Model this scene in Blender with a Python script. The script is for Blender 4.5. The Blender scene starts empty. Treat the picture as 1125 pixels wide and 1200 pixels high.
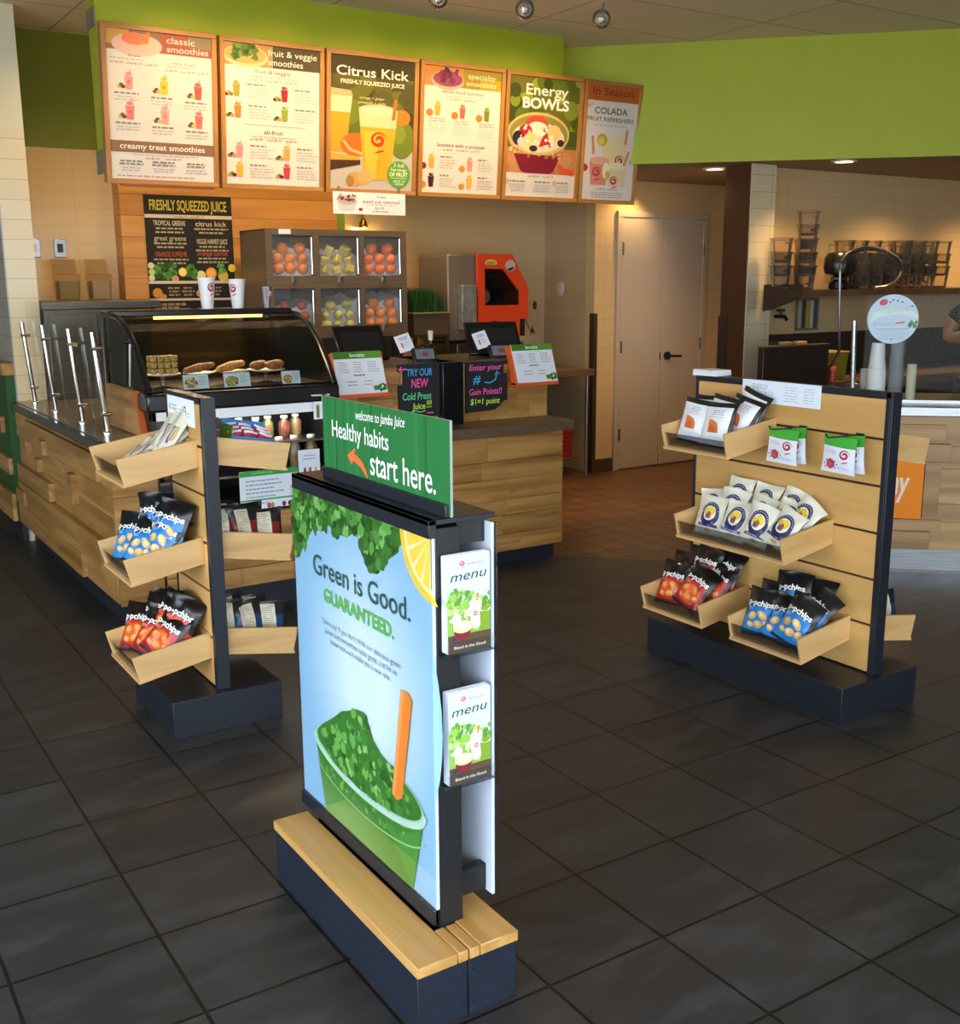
import bpy, bmesh, math, random
from mathutils import Vector, Matrix, Euler

random.seed(7)
PI = math.pi
S = bpy.context.scene
C = S.collection
R = math.radians

# ------------------------------------------------------------------ camera
EYE = Vector((0.0, 0.0, 1.5598))
pitch, yaw, roll = 0.20947904, -0.57529865, -0.00543202
fw = Vector((-math.sin(yaw) * math.cos(pitch), math.cos(yaw) * math.cos(pitch), -math.sin(pitch)))
rt = Vector((math.cos(yaw), math.sin(yaw), 0.0))
up = rt.cross(fw)
r2 = rt * math.cos(roll) + up * math.sin(roll)
u2 = up * math.cos(roll) - rt * math.sin(roll)
cam = bpy.data.cameras.new('camera')
cam.sensor_fit = 'HORIZONTAL'
cam.sensor_width = 36.0
cam.lens = 1277.9 * 36.0 / 1125.0
cam.clip_start = 0.05
camo = bpy.data.objects.new('camera', cam)
M3 = Matrix((r2, u2, -fw)).transposed()
camo.matrix_world = Matrix.Translation(EYE) @ M3.to_4x4()
C.objects.link(camo)
S.camera = camo

# ------------------------------------------------------------------ exposure
S.view_settings.view_transform = 'Standard'
S.view_settings.look = 'None'
S.view_settings.exposure = 0.0
S.view_settings.gamma = 1.0
S.view_settings.use_curve_mapping = False

# ------------------------------------------------------------------ daylight (the street side of the shop is all window)
W = bpy.data.worlds.new('daylight')
S.world = W
W.use_nodes = True
nt = W.node_tree
bg = nt.nodes['Background']
tc = nt.nodes.new('ShaderNodeTexCoord')
sp = nt.nodes.new('ShaderNodeSeparateXYZ')
cr = nt.nodes.new('ShaderNodeValToRGB')
nt.links.new(tc.outputs['Generated'], sp.inputs[0])
mr = nt.nodes.new('ShaderNodeMapRange')
mr.inputs['From Min'].default_value = -1
nt.links.new(sp.outputs['Z'], mr.inputs['Value'])
nt.links.new(mr.outputs[0], cr.inputs[0])
cr.color_ramp.elements[0].position = 0.42
cr.color_ramp.elements[0].color = (0.52, 0.50, 0.48, 1)
cr.color_ramp.elements[1].position = 0.52
cr.color_ramp.elements[1].color = (0.78, 0.89, 1.0, 1)
nt.links.new(cr.outputs[0], bg.inputs[0])
bg.inputs[1].default_value = 8.0


def lamp(name, kind, loc, energy, col=(1, 1, 1), target=None, size=0.1, spot=60, blend=0.6, size_y=None):
    d = bpy.data.lights.new(name, kind)
    d.energy = energy
    d.color = col
    if kind == 'AREA':
        d.size = size
        if size_y:
            d.shape = 'RECTANGLE'
            d.size_y = size_y
    elif kind in ('POINT', 'SPOT'):
        d.shadow_soft_size = size
    if kind == 'SPOT':
        d.spot_size = R(spot)
        d.spot_blend = blend
    o = bpy.data.objects.new(name, d)
    o.location = loc
    if target is not None:
        o.rotation_euler = (Vector(target) - Vector(loc)).to_track_quat('-Z', 'Y').to_euler()
    C.objects.link(o)
    return o


WARM = (1.0, 0.64, 0.28)
# ------------------------------------------------------------------ materials
_M = {}


def lin(h):
    h = h.lstrip('#')
    o = []
    for i in (0, 2, 4):
        c = int(h[i:i + 2], 16) / 255.0
        o.append(c / 12.92 if c <= 0.04045 else ((c + 0.055) / 1.055) ** 2.4)
    return (o[0], o[1], o[2], 1.0)


def mat(key, h='#808080', rough=0.5, metal=0.0, emit=0.0, spec=None, trans=0.0, coat=0.0):
    if key in _M:
        return _M[key]
    m = bpy.data.materials.new(key)
    m.use_nodes = True
    b = m.node_tree.nodes['Principled BSDF']
    b.inputs['Base Color'].default_value = lin(h)
    b.inputs['Roughness'].default_value = rough
    b.inputs['Metallic'].default_value = metal
    if spec is not None:
        b.inputs['Specular IOR Level'].default_value = spec
    if trans:
        b.inputs['Transmission Weight'].default_value = trans
    if coat:
        b.inputs['Coat Weight'].default_value = coat
        b.inputs['Coat Roughness'].default_value = 0.12
    if emit:
        b.inputs['Emission Color'].default_value = lin(h)
        b.inputs['Emission Strength'].default_value = emit
    _M[key] = m
    return m


def ink(h):                      # printed colour, matt
    return mat('ink_' + h.lstrip('#'), h, 0.55, spec=0.3)


def foil(h):                     # printed foil bag
    return mat('foil_' + h.lstrip('#'), h, 0.32, spec=0.5)


def N(m, t, **k):
    n = m.node_tree.nodes.new(t)
    for a, b in k.items():
        setattr(n, a, b)
    return n


def wood(key, light, dark, axis='x', scale=1.0, rough=0.42, vary=0.22, streak=0.55):
    """grain runs along axis; every separate board gets its own tone and grain offset"""
    if key in _M:
        return _M[key]
    m = bpy.data.materials.new(key)
    m.use_nodes = True
    L = m.node_tree.links.new
    b = m.node_tree.nodes['Principled BSDF']
    tc = N(m, 'ShaderNodeTexCoord')
    ge = N(m, 'ShaderNodeNewGeometry')
    mp = N(m, 'ShaderNodeMapping')
    s = {'x': (1.3, 16, 16), 'y': (16, 1.3, 16), 'z': (16, 16, 1.3)}[axis]
    mp.inputs['Scale'].default_value = [a * scale for a in s]
    L(tc.outputs['Object'], mp.inputs['Vector'])
    ad = N(m, 'ShaderNodeVectorMath', operation='ADD')
    sc = N(m, 'ShaderNodeVectorMath', operation='SCALE')
    sc.inputs[0].default_value = (7, 13, 5)
    L(ge.outputs['Random Per Island'], sc.inputs['Scale'])
    L(mp.outputs[0], ad.inputs[0])
    L(sc.outputs[0], ad.inputs[1])
    no = N(m, 'ShaderNodeTexNoise')
    no.inputs['Scale'].default_value = 1.0
    no.inputs['Detail'].default_value = 5.0
    no.inputs['Roughness'].default_value = 0.6
    no.inputs['Distortion'].default_value = 0.6
    L(ad.outputs[0], no.inputs['Vector'])
    ra = N(m, 'ShaderNodeValToRGB')
    ra.color_ramp.elements[0].position = 0.5 - 0.28 * streak
    ra.color_ramp.elements[0].color = lin(dark)
    ra.color_ramp.elements[1].position = 0.5 + 0.12
    ra.color_ramp.elements[1].color = lin(light)
    L(no.outputs['Fac'], ra.inputs[0])
    hs = N(m, 'ShaderNodeHueSaturation')
    mr = N(m, 'ShaderNodeMapRange')
    mr.inputs['To Min'].default_value = 1 - vary
    mr.inputs['To Max'].default_value = 1 + vary * 0.4
    L(ge.outputs['Random Per Island'], mr.inputs['Value'])
    L(mr.outputs[0], hs.inputs['Value'])
    L(ra.outputs[0], hs.inputs['Color'])
    L(hs.outputs[0], b.inputs['Base Color'])
    b.inputs['Roughness'].default_value = rough
    _M[key] = m
    return m


def speckle(key, h, h2, scale=30, rough=0.5, metal=0.0, bump=0.0, stretch=(1, 1, 1)):
    if key in _M:
        return _M[key]
    m = bpy.data.materials.new(key)
    m.use_nodes = True
    L = m.node_tree.links.new
    b = m.node_tree.nodes['Principled BSDF']
    tc = N(m, 'ShaderNodeTexCoord')
    mp = N(m, 'ShaderNodeMapping')
    mp.inputs['Scale'].default_value = stretch
    no = N(m, 'ShaderNodeTexNoise')
    no.inputs['Scale'].default_value = scale
    no.inputs['Detail'].default_value = 4
    ra = N(m, 'ShaderNodeValToRGB')
    ra.color_ramp.elements[0].position = 0.35
    ra.color_ramp.elements[1].position = 0.68
    ra.color_ramp.elements[0].color = lin(h)
    ra.color_ramp.elements[1].color = lin(h2)
    L(tc.outputs['Object'], mp.inputs[0])
    L(mp.outputs[0], no.inputs['Vector'])
    L(no.outputs['Fac'], ra.inputs[0])
    L(ra.outputs[0], b.inputs['Base Color'])
    b.inputs['Roughness'].default_value = rough
    b.inputs['Metallic'].default_value = metal
    if bump:
        bu = N(m, 'ShaderNodeBump')
        bu.inputs['Strength'].default_value = bump
        L(no.outputs['Fac'], bu.inputs['Height'])
        L(bu.outputs[0], b.inputs['Normal'])
    _M[key] = m
    return m


def pane(key, tint=(1, 1, 1), refl=1.0, haze=0.0):
    """thin clear sheet: see-through with a fresnel reflection"""
    if key in _M:
        return _M[key]
    m = bpy.data.materials.new(key)
    m.use_nodes = True
    T = m.node_tree
    L = T.links.new
    T.nodes.remove(T.nodes['Principled BSDF'])
    out = T.nodes['Material Output']
    tr = N(m, 'ShaderNodeBsdfTransparent')
    tr.inputs[0].default_value = (*tint, 1)
    gl = N(m, 'ShaderNodeBsdfGlossy')
    gl.inputs['Roughness'].default_value = 0.02
    fr = N(m, 'ShaderNodeFresnel')
    fr.inputs[0].default_value = 1.45
    mu = N(m, 'ShaderNodeMath', operation='MULTIPLY')
    mu.inputs[1].default_value = refl
    L(fr.outputs[0], mu.inputs[0])
    mx = N(m, 'ShaderNodeMixShader')
    L(mu.outputs[0], mx.inputs[0])
    last = tr.outputs[0]
    if haze:
        df = N(m, 'ShaderNodeBsdfDiffuse')
        df.inputs[0].default_value = (0.75, 0.78, 0.82, 1)
        m2 = N(m, 'ShaderNodeMixShader')
        m2.inputs[0].default_value = haze
        L(tr.outputs[0], m2.inputs[1])
        L(df.outputs[0], m2.inputs[2])
        last = m2.outputs[0]
    L(last, mx.inputs[1])
    L(gl.outputs[0], mx.inputs[2])
    L(mx.outputs[0], out.inputs[0])
    _M[key] = m
    return m


def tiles(key, axis, c1, c2, grout, w, h, top=None, paint=None, ox=0.0, oz=0.0, rough=0.25):
    """stack-bonded wall tile laid along one wall; above height top the wall is painted"""
    if key in _M:
        return _M[key]
    m = bpy.data.materials.new(key)
    m.use_nodes = True
    L = m.node_tree.links.new
    b = m.node_tree.nodes['Principled BSDF']
    ge = N(m, 'ShaderNodeNewGeometry')
    se = N(m, 'ShaderNodeSeparateXYZ')
    L(ge.outputs['Position'], se.inputs[0])
    co = N(m, 'ShaderNodeCombineXYZ')
    a1 = N(m, 'ShaderNodeMath', operation='ADD')
    a1.inputs[1].default_value = ox + 50 * w
    a2 = N(m, 'ShaderNodeMath', operation='ADD')
    a2.inputs[1].default_value = oz + 50 * h
    L(se.outputs[{'x': 'X', 'y': 'Y', 'z': 'Z'}[axis[0]]], a1.inputs[0])
    L(se.outputs[{'x': 'X', 'y': 'Y', 'z': 'Z'}[axis[1]]], a2.inputs[0])
    L(a1.outputs[0], co.inputs[0])
    L(a2.outputs[0], co.inputs[1])
    br = N(m, 'ShaderNodeTexBrick')
    br.offset = 0.0
    br.inputs['Scale'].default_value = 1.0
    br.inputs['Brick Width'].default_value = w
    br.inputs['Row Height'].default_value = h
    br.inputs['Mortar Size'].default_value = 0.0022
    br.inputs['Color1'].default_value = lin(c1)
    br.inputs['Color2'].default_value = lin(c2)
    br.inputs['Mortar'].default_value = lin(grout)
    L(co.outputs[0], br.inputs['Vector'])
    bu = N(m, 'ShaderNodeBump')
    bu.inputs['Strength'].default_value = 0.2
    bu.inputs['Distance'].default_value = 0.003
    iv = N(m, 'ShaderNodeMath', operation='SUBTRACT')
    iv.inputs[0].default_value = 1
    L(br.outputs['Fac'], iv.inputs[1])
    L(iv.outputs[0], bu.inputs['Height'])
    L(bu.outputs[0], b.inputs['Normal'])
    col = br.outputs['Color']
    b.inputs['Roughness'].default_value = rough
    if top is not None:
        gt = N(m, 'ShaderNodeMath', operation='GREATER_THAN')
        gt.inputs[1].default_value = top
        L(se.outputs['Z'], gt.inputs[0])
        mx = N(m, 'ShaderNodeMix', data_type='RGBA')
        L(gt.outputs[0], mx.inputs['Factor'])
        L(col, mx.inputs[6])
        mx.inputs[7].default_value = lin(paint)
        col = mx.outputs[2]
        mr = N(m, 'ShaderNodeMapRange')
        mr.inputs['To Min'].default_value = rough
        mr.inputs['To Max'].default_value = 0.6
        L(gt.outputs[0], mr.inputs['Value'])
        L(mr.outputs[0], b.inputs['Roughness'])
    L(col, b.inputs['Base Color'])
    _M[key] = m
    return m


# ------------------------------------------------------------------ mesh builder
class MB:
    def __init__(s):
        s.v, s.f, s.fm, s.mats = [], [], [], []

    def mi(s, m):
        if m not in s.mats:
            s.mats.append(m)
        return s.mats.index(m)

    def add(s, vs, fs, m):
        k = len(s.v)
        i = s.mi(m)
        s.v += [tuple(p) for p in vs]
        for f in fs:
            s.f.append([a + k for a in f])
            s.fm.append(i)
        return s

    def hexa(s, p, m):           # 4 bottom points counter-clockwise seen from above, then 4 top points
        return s.add(p, [(3, 2, 1, 0), (4, 5, 6, 7), (0, 1, 5, 4), (1, 2, 6, 5), (2, 3, 7, 6), (3, 0, 4, 7)], m)

    def box(s, x0, x1, y0, y1, z0, z1, m):
        return s.hexa([(x0, y0, z0), (x1, y0, z0), (x1, y1, z0), (x0, y1, z0),
                       (x0, y0, z1), (x1, y0, z1), (x1, y1, z1), (x0, y1, z1)], m)

    def obox(s, o, U, V, Nn, u0, u1, v0, v1, n0, n1, m):   # box in a slanted frame
        o, U, V, Nn = Vector(o), Vector(U), Vector(V), Vector(Nn)
        g = lambda a, b, c: o + U * a + V * b + Nn * c
        return s.hexa([g(u0, v0, n1), g(u1, v0, n1), g(u1, v0, n0), g(u0, v0, n0),
                       g(u0, v1, n1), g(u1, v1, n1), g(u1, v1, n0), g(u0, v1, n0)], m)

    def extr(s, pts, vec, m):    # extrude a planar polygon along vec
        n = len(pts)
        vec = Vector(vec)
        P = [Vector(p) for p in pts]
        Q = [p + vec for p in P]
        nrm = Vector((0, 0, 0))
        for i in range(n):
            nrm += P[i].cross(P[(i + 1) % n])
        if nrm.dot(vec) > 0:
            P, Q = P, Q
            fs = [tuple(reversed(range(n))), tuple(range(n, 2 * n))]
            fs += [(i, (i + 1) % n, n + (i + 1) % n, n + i) for i in range(n)]
        else:
            fs = [tuple(range(n)), tuple(reversed(range(n, 2 * n)))]
            fs += [((i + 1) % n, i, n + i, n + (i + 1) % n) for i in range(n)]
        return s.add(P + Q, fs, m)

    def tube(s, path, r, m, n=10, caps=True, closed=False):
        P = [Vector(p) for p in path]
        rs = r if isinstance(r, (list, tuple)) else [r] * len(P)
        vs, fs = [], []
        ref = None
        for i, p in enumerate(P):
            a = P[i - 1] if i else P[0]
            b = P[i + 1] if i < len(P) - 1 else P[-1]
            t = (b - a)
            if t.length < 1e-9:
                t = Vector((0, 0, 1))
            t.normalize()
            if ref is None:
                ref = t.cross(Vector((0, 0, 1)))
                if ref.length < 1e-3:
                    ref = t.cross(Vector((1, 0, 0)))
            e1 = (ref - t * ref.dot(t))
            e1.normalize()
            ref = e1
            e2 = t.cross(e1)
            for k in range(n):
                q = 2 * PI * k / n
                vs.append(p + (e1 * math.cos(q) + e2 * math.sin(q)) * rs[i])
        for i in range(len(P) - 1):
            for k in range(n):
                a, b = i * n + k, i * n + (k + 1) % n
                fs.append((a, b, b + n, a + n))
        if caps:
            fs.append(tuple(reversed(range(n))))
            fs.append(tuple(range((len(P) - 1) * n, len(P) * n)))
        return s.add(vs, fs, m)

    def cyl(s, p0, p1, r, m, n=16, r1=None):
        return s.tube([p0, p1], [r, r if r1 is None else r1], m, n)

    def lathe(s, c, prof, m, n=24, sx=1.0, sy=1.0, rot=0.0):
        vs, fs = [], []
        for r, z in prof:
            for k in range(n):
                q = 2 * PI * k / n + rot
                vs.append((c[0] + r * sx * math.cos(q), c[1] + r * sy * math.sin(q), c[2] + z))
        for i in range(len(prof) - 1):
            for k in range(n):
                a, b = i * n + k, i * n + (k + 1) % n
                fs.append((a, b, b + n, a + n))
        if prof[0][0] > 1e-6:
            fs.append(tuple(reversed(range(n))))
        if prof[-1][0] > 1e-6:
            fs.append(tuple(range((len(prof) - 1) * n, len(prof) * n)))
        return s.add(vs, fs, m)

    def ball(s, c, rx, ry, rz, m, nu=14, nv=9, wob=0.0, rnd=None):
        prof = [(math.sin(PI * i / nv), -math.cos(PI * i / nv)) for i in range(nv + 1)]
        vs, fs = [], []
        for r, z in prof:
            for k in range(nu):
                q = 2 * PI * k / nu
                w = 1 + (rnd.uniform(-wob, wob) if rnd else 0)
                vs.append((c[0] + rx * r * math.cos(q) * w, c[1] + ry * r * math.sin(q) * w, c[2] + rz * z * w))
        for i in range(nv):
            for k in range(nu):
                a, b = i * nu + k, i * nu + (k + 1) % nu
                fs.append((a, b, b + nu, a + nu))
        return s.add(vs, fs, m)

    def build(s, name, parent=None, local=False, bevel=0.0, smooth=35, origin=None, weld=False):
        me = bpy.data.meshes.new(name)
        vs = [Vector(p) for p in s.v]
        if parent is not None and not local:
            inv = parent_world(parent).inverted()
            vs = [inv @ p for p in vs]
        loc = Vector((0, 0, 0))
        if parent is None and not local:
            xs = [p.x for p in vs]
            ys = [p.y for p in vs]
            zs = [p.z for p in vs]
            loc = Vector(origin) if origin else Vector(((min(xs) + max(xs)) / 2, (min(ys) + max(ys)) / 2, min(zs)))
            vs = [p - loc for p in vs]
        me.from_pydata(vs, [], s.f)
        for m in s.mats:
            me.materials.append(m)
        me.polygons.foreach_set('material_index', s.fm)
        if smooth:
            me.polygons.foreach_set('use_smooth', [True] * len(me.polygons))
            me.set_sharp_from_angle(angle=R(smooth))
        me.validate()
        o = bpy.data.objects.new(name, me)
        C.objects.link(o)
        o.location = loc
        if parent is not None:
            o.parent = parent
        if bevel:
            b = o.modifiers.new('bevel', 'BEVEL')
            b.width = bevel
            b.segments = 2
            b.limit_method = 'ANGLE'
            b.angle_limit = R(50)
        return o


def parent_world(o):
    m = Matrix.LocRotScale(o.location, o.rotation_euler, o.scale)
    return parent_world(o.parent) @ m if o.parent else m


def tag(o, label, cat, group=None):
    o['label'] = label
    o['category'] = cat
    if group:
        o['group'] = group
    return o


def thing(name, label, cat, loc, rot=(0, 0, 0), group=None):
    o = bpy.data.objects.new(name, None)
    o.empty_display_size = 0.05
    o.location = loc
    o.rotation_euler = rot
    C.objects.link(o)
    return tag(o, label, cat, group)


def struct(o):
    o['kind'] = 'structure'
    return o


def dup(root, loc, rot, label, group=None):
    r = root.copy()
    C.objects.link(r)
    r.location = loc
    r.rotation_euler = rot
    r['label'] = label
    if group:
        r['group'] = group
    for ch in list(root.children):
        c = ch.copy()
        C.objects.link(c)
        c.parent = r
        for g in list(ch.children):
            d = g.copy()
            C.objects.link(d)
            d.parent = c
    return r


# ------------------------------------------------------------------ printed matter
_T = {}


def text_tris(body, bold=0.0, shear=0.0):
    k = (body, bold, shear)
    if k in _T:
        return _T[k]
    cu = bpy.data.curves.new('lettering', 'FONT')
    cu.body = body
    cu.size = 1.0
    cu.resolution_u = 3
    cu.offset = bold
    cu.shear = shear
    ob = bpy.data.objects.new('lettering', cu)
    me = bpy.data.meshes.new_from_object(ob)
    vs = [(v.co.x, v.co.y) for v in me.vertices]
    fs = [tuple(p.vertices) for p in me.polygons]
    bpy.data.objects.remove(ob)
    bpy.data.meshes.remove(me)
    bpy.data.curves.remove(cu)
    xs = [v[0] for v in vs] or [0, 1]
    _T[k] = (vs, fs, min(xs), max(xs))
    return _T[k]


class Gfx:
    """flat print in metres: (0,0) lower left of the sheet; later items lie above earlier ones"""

    def __init__(s, w, h):
        s.w, s.h, s.items = w, h, []

    def poly(s, pts, c):
        s.items.append((pts, [tuple(range(len(pts)))], c))
        return s

    def rect(s, x0, y0, x1, y1, c):
        return s.poly([(x0 * s.w, y0 * s.h), (x1 * s.w, y0 * s.h), (x1 * s.w, y1 * s.h), (x0 * s.w, y1 * s.h)], c)

    def p(s, pts, c):            # polygon in sheet fractions
        return s.poly([(a * s.w, b * s.h) for a, b in pts], c)

    def ell(s, cx, cy, rx, ry, c, n=22, a0=0, a1=360, rot=0):
        pts = []
        full = a1 - a0 >= 360
        for i in range(n if full else n + 1):
            q = R(a0 + (a1 - a0) * i / n)
            x, y = rx * s.w * math.cos(q), ry * s.w * math.sin(q)
            pts.append((cx * s.w + x * math.cos(R(rot)) - y * math.sin(R(rot)),
                        cy * s.h + x * math.sin(R(rot)) + y * math.cos(R(rot))))
        if not full:
            pass
        return s.poly(pts, c)

    def stroke(s, pts, wd, c, closed=False):   # pts in fractions, wd fraction of width (or list)
        P = [Vector((a * s.w, b * s.h)) for a, b in pts]
        n = len(P)
        wds = wd if isinstance(wd, (list, tuple)) else [wd] * n
        l, r = [], []
        for i in range(n):
            t = P[min(i + 1, n - 1)] - P[max(i - 1, 0)]
            if t.length < 1e-9:
                t = Vector((1, 0))
            t.normalize()
            nn = Vector((-t.y, t.x)) * wds[i] * s.w / 2
            l.append(P[i] + nn)
            r.append(P[i] - nn)
        vs = [tuple(a) for a in r] + [tuple(a) for a in l]
        s.items.append((vs, [(i, i + 1, n + i + 1, n + i) for i in range(n - 1)], c))
        return s

    def text(s, body, x, y, size, c, al='l', fit=None, rot=0, bold=0.0, shear=0.0, tall=1.0, arc=0.0):
        """size = letter height as a fraction of the sheet height; fit = width as a fraction of the sheet width"""
        vs, fs, x0, x1 = text_tris(body, bold, shear)
        if not vs:
            return s
        k = size * s.h / 0.70
        kx = k / tall
        if fit:
            kx = fit * s.w / (x1 - x0)
        wd = (x1 - x0) * kx
        off = {'l': 0, 'c': -wd / 2, 'r': -wd}[al]
        out = []
        for a, b in vs:
            px = (a - x0) * kx + off
            py = b * k
            if arc:
                py += arc * s.h * (1 - (2 * (px - off) / wd - 1) ** 2)
            q = R(rot)
            out.append((x * s.w + px * math.cos(q) - py * math.sin(q), y * s.h + px * math.sin(q) + py * math.cos(q)))
        s.items.append((out, fs, c))
        return s

    def copy_lines(s, x0, x1, y, dy, n, c, hgt=0.006, seed=1, al='l'):   # unreadably small print: word-long dashes
        rn = random.Random(seed)
        vs, fs = [], []
        for i in range(n):
            yy = y - i * dy
            ln = (x1 - x0) * rn.uniform(0.68, 1.0)
            a = x0 if al == 'l' else (x0 + x1 - ln) / 2
            e = a + ln
            while a < e - 0.004:
                b = min(a + rn.uniform(0.02, 0.07), e)
                k = len(vs)
                vs += [(a * s.w, yy * s.h), (b * s.w, yy * s.h), (b * s.w, (yy + hgt) * s.h), (a * s.w, (yy + hgt) * s.h)]
                fs.append((k, k + 1, k + 2, k + 3))
                a = b + 0.012
        s.items.append((vs, fs, c))
        return s

    def swirl(s, cx, cy, r, c, flip=1):        # the red spiral mark
        pts, wd = [], []
        n = 34
        for i in range(n):
            t = i / (n - 1)
            q = R(200 - 560 * t) * flip
            rr = r * (0.18 + 0.82 * t)
            pts.append((cx + rr * math.cos(q), cy + rr * math.sin(q) * 0.8 * s.w / s.h))
            wd.append(r * (0.34 * math.sin(PI * min(1, 0.12 + t * 0.9)) + 0.05))
        s.stroke(pts, wd, c)
        s.ell(cx + r * 0.15, cy - r * 1.12 * s.w / s.h, r * 0.62, r * 0.10, c, 10, rot=14)
        return s

    def cup(s, cx, cy, hgt, c, lid='#f3efe6', straw=None, mark='#c8322e'):   # little printed picture of a drink
        a = s.w / s.h
        w = hgt * 0.52 / a
        s.p([(cx - w * .36, cy), (cx + w * .36, cy), (cx + w * .5, cy + hgt * .82), (cx - w * .5, cy + hgt * .82)], c)
        s.ell(cx, cy + hgt * .82, w * .5, w * .16, lid, 12)
        s.ell(cx, cy + hgt * .86, w * .4, w * .22, c, 12)
        if straw:
            s.stroke([(cx + w * .1, cy + hgt * .85), (cx + w * .22, cy + hgt * 1.12)], w * .13, straw)
        if mark:
            s.ell(cx, cy + hgt * .42, w * .16, w * .16, mark, 10)
            s.ell(cx, cy + hgt * .42, w * .09, w * .09, c, 8)
        return s

    def drape(s, nx, ny):        # cut every shape along a grid so that it can follow a curved surface
        items = []
        for pts, fs, c in s.items:
            bm = bmesh.new()
            vs = [bm.verts.new((a, b, 0)) for a, b in pts]
            for f in fs:
                try:
                    bm.faces.new([vs[i] for i in f])
                except ValueError:
                    pass
            for n, w, no in ((nx, s.w, (1, 0, 0)), (ny, s.h, (0, 1, 0))):
                for i in range(1, n):
                    bmesh.ops.bisect_plane(bm, geom=bm.verts[:] + bm.edges[:] + bm.faces[:], plane_co=(no[0] * w * i / n, no[1] * w * i / n, 0), plane_no=no)
            bm.verts.index_update()
            items.append(([(v.co.x, v.co.y) for v in bm.verts], [tuple(v.index for v in f.verts) for f in bm.faces], c))
            bm.free()
        s.items = items
        return s

    def out(s, mb, mapf, step=0.00006, d0=0.0005, mk=ink):
        step = min(step, 0.0035 / max(1, len(s.items)))
        for i, (pts, fs, c) in enumerate(s.items):
            d = d0 + i * step
            mb.add([mapf(a, b, d) for a, b in pts], fs, mk(c))
        return s


def flat(o, U, V):
    o, U, V = Vector(o), Vector(U).normalized(), Vector(V).normalized()
    n = U.cross(V)
    return lambda a, b, d: o + U * a + V * b + n * d

# ================================================================== the room
CEIL = 3.10
SOF = 2.33                       # underside of the kitchen soffit
TS = 0.34                        # floor tile


def floor_mat(key, t, ox, oy, c1, c2, c3, grout, gw, rough0, rough1):
    m = bpy.data.materials.new(key)
    m.use_nodes = True
    L = m.node_tree.links.new
    b = m.node_tree.nodes['Principled BSDF']
    ge = N(m, 'ShaderNodeNewGeometry')
    mp = N(m, 'ShaderNodeMapping')
    mp.inputs['Location'].default_value = (-ox + t * 60, -oy + t * 60, 0)
    L(ge.outputs['Position'], mp.inputs['Vector'])
    br = N(m, 'ShaderNodeTexBrick')
    br.offset = 0.0
    br.inputs['Scale'].default_value = 1.0
    br.inputs['Brick Width'].default_value = t
    br.inputs['Row Height'].default_value = t
    br.inputs['Mortar Size'].default_value = gw
    br.inputs['Mortar Smooth'].default_value = 0.1
    br.inputs['Color1'].default_value = lin(c1)
    br.inputs['Color2'].default_value = lin(c2)
    br.inputs['Mortar'].default_value = lin(grout)
    L(mp.outputs[0], br.inputs['Vector'])
    no = N(m, 'ShaderNodeTexNoise')
    no.inputs['Scale'].default_value = 3.2
    no.inputs['Detail'].default_value = 8
    no.inputs['Roughness'].default_value = 0.68
    st = N(m, 'ShaderNodeMapping')
    st.inputs['Scale'].default_value = (1, 2.6, 1)
    L(ge.outputs['Position'], st.inputs['Vector'])
    L(st.outputs[0], no.inputs['Vector'])
    ra = N(m, 'ShaderNodeValToRGB')
    ra.color_ramp.elements[0].position = 0.48
    ra.color_ramp.elements[0].color = (0, 0, 0, 1)
    ra.color_ramp.elements[1].position = 0.78
    ra.color_ramp.elements[1].color = (1, 1, 1, 1)
    L(no.outputs['Fac'], ra.inputs[0])
    mx = N(m, 'ShaderNodeMix', data_type='RGBA')
    L(ra.outputs[0], mx.inputs['Factor'])
    L(br.outputs['Color'], mx.inputs[6])
    mx.inputs[7].default_value = lin(c3)
    m2 = N(m, 'ShaderNodeMix', data_type='RGBA')
    L(br.outputs['Fac'], m2.inputs['Factor'])
    L(mx.outputs[2], m2.inputs[6])
    m2.inputs[7].default_value = lin(grout)
    L(m2.outputs[2], b.inputs['Base Color'])
    rr = N(m, 'ShaderNodeMapRange')
    rr.inputs['To Min'].default_value = rough0
    rr.inputs['To Max'].default_value = rough1
    L(no.outputs['Fac'], rr.inputs['Value'])
    L(rr.outputs[0], b.inputs['Roughness'])
    bu = N(m, 'ShaderNodeBump')
    bu.inputs['Strength'].default_value = 0.25
    bu.inputs['Distance'].default_value = 0.003
    sb = N(m, 'ShaderNodeMath', operation='SUBTRACT')
    mu = N(m, 'ShaderNodeMath', operation='MULTIPLY')
    mu.inputs[1].default_value = 0.35
    L(no.outputs['Fac'], mu.inputs[0])
    L(mu.outputs[0], sb.inputs[0])
    L(br.outputs['Fac'], sb.inputs[1])
    L(sb.outputs[0], bu.inputs['Height'])
    L(bu.outputs[0], b.inputs['Normal'])
    return m


M_SLATE = floor_mat('slate_tile', TS, 0.2965, 0.0518, '#313031', '#282728', '#454446', '#0b0a0a', 0.0045, 0.30, 0.58)
M_QUARRY = floor_mat('quarry_tile', 0.17, 0.2965, 0.0518, '#6b4a33', '#5b3e2a', '#7a5538', '#1c120c', 0.0065, 0.28, 0.5)

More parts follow.
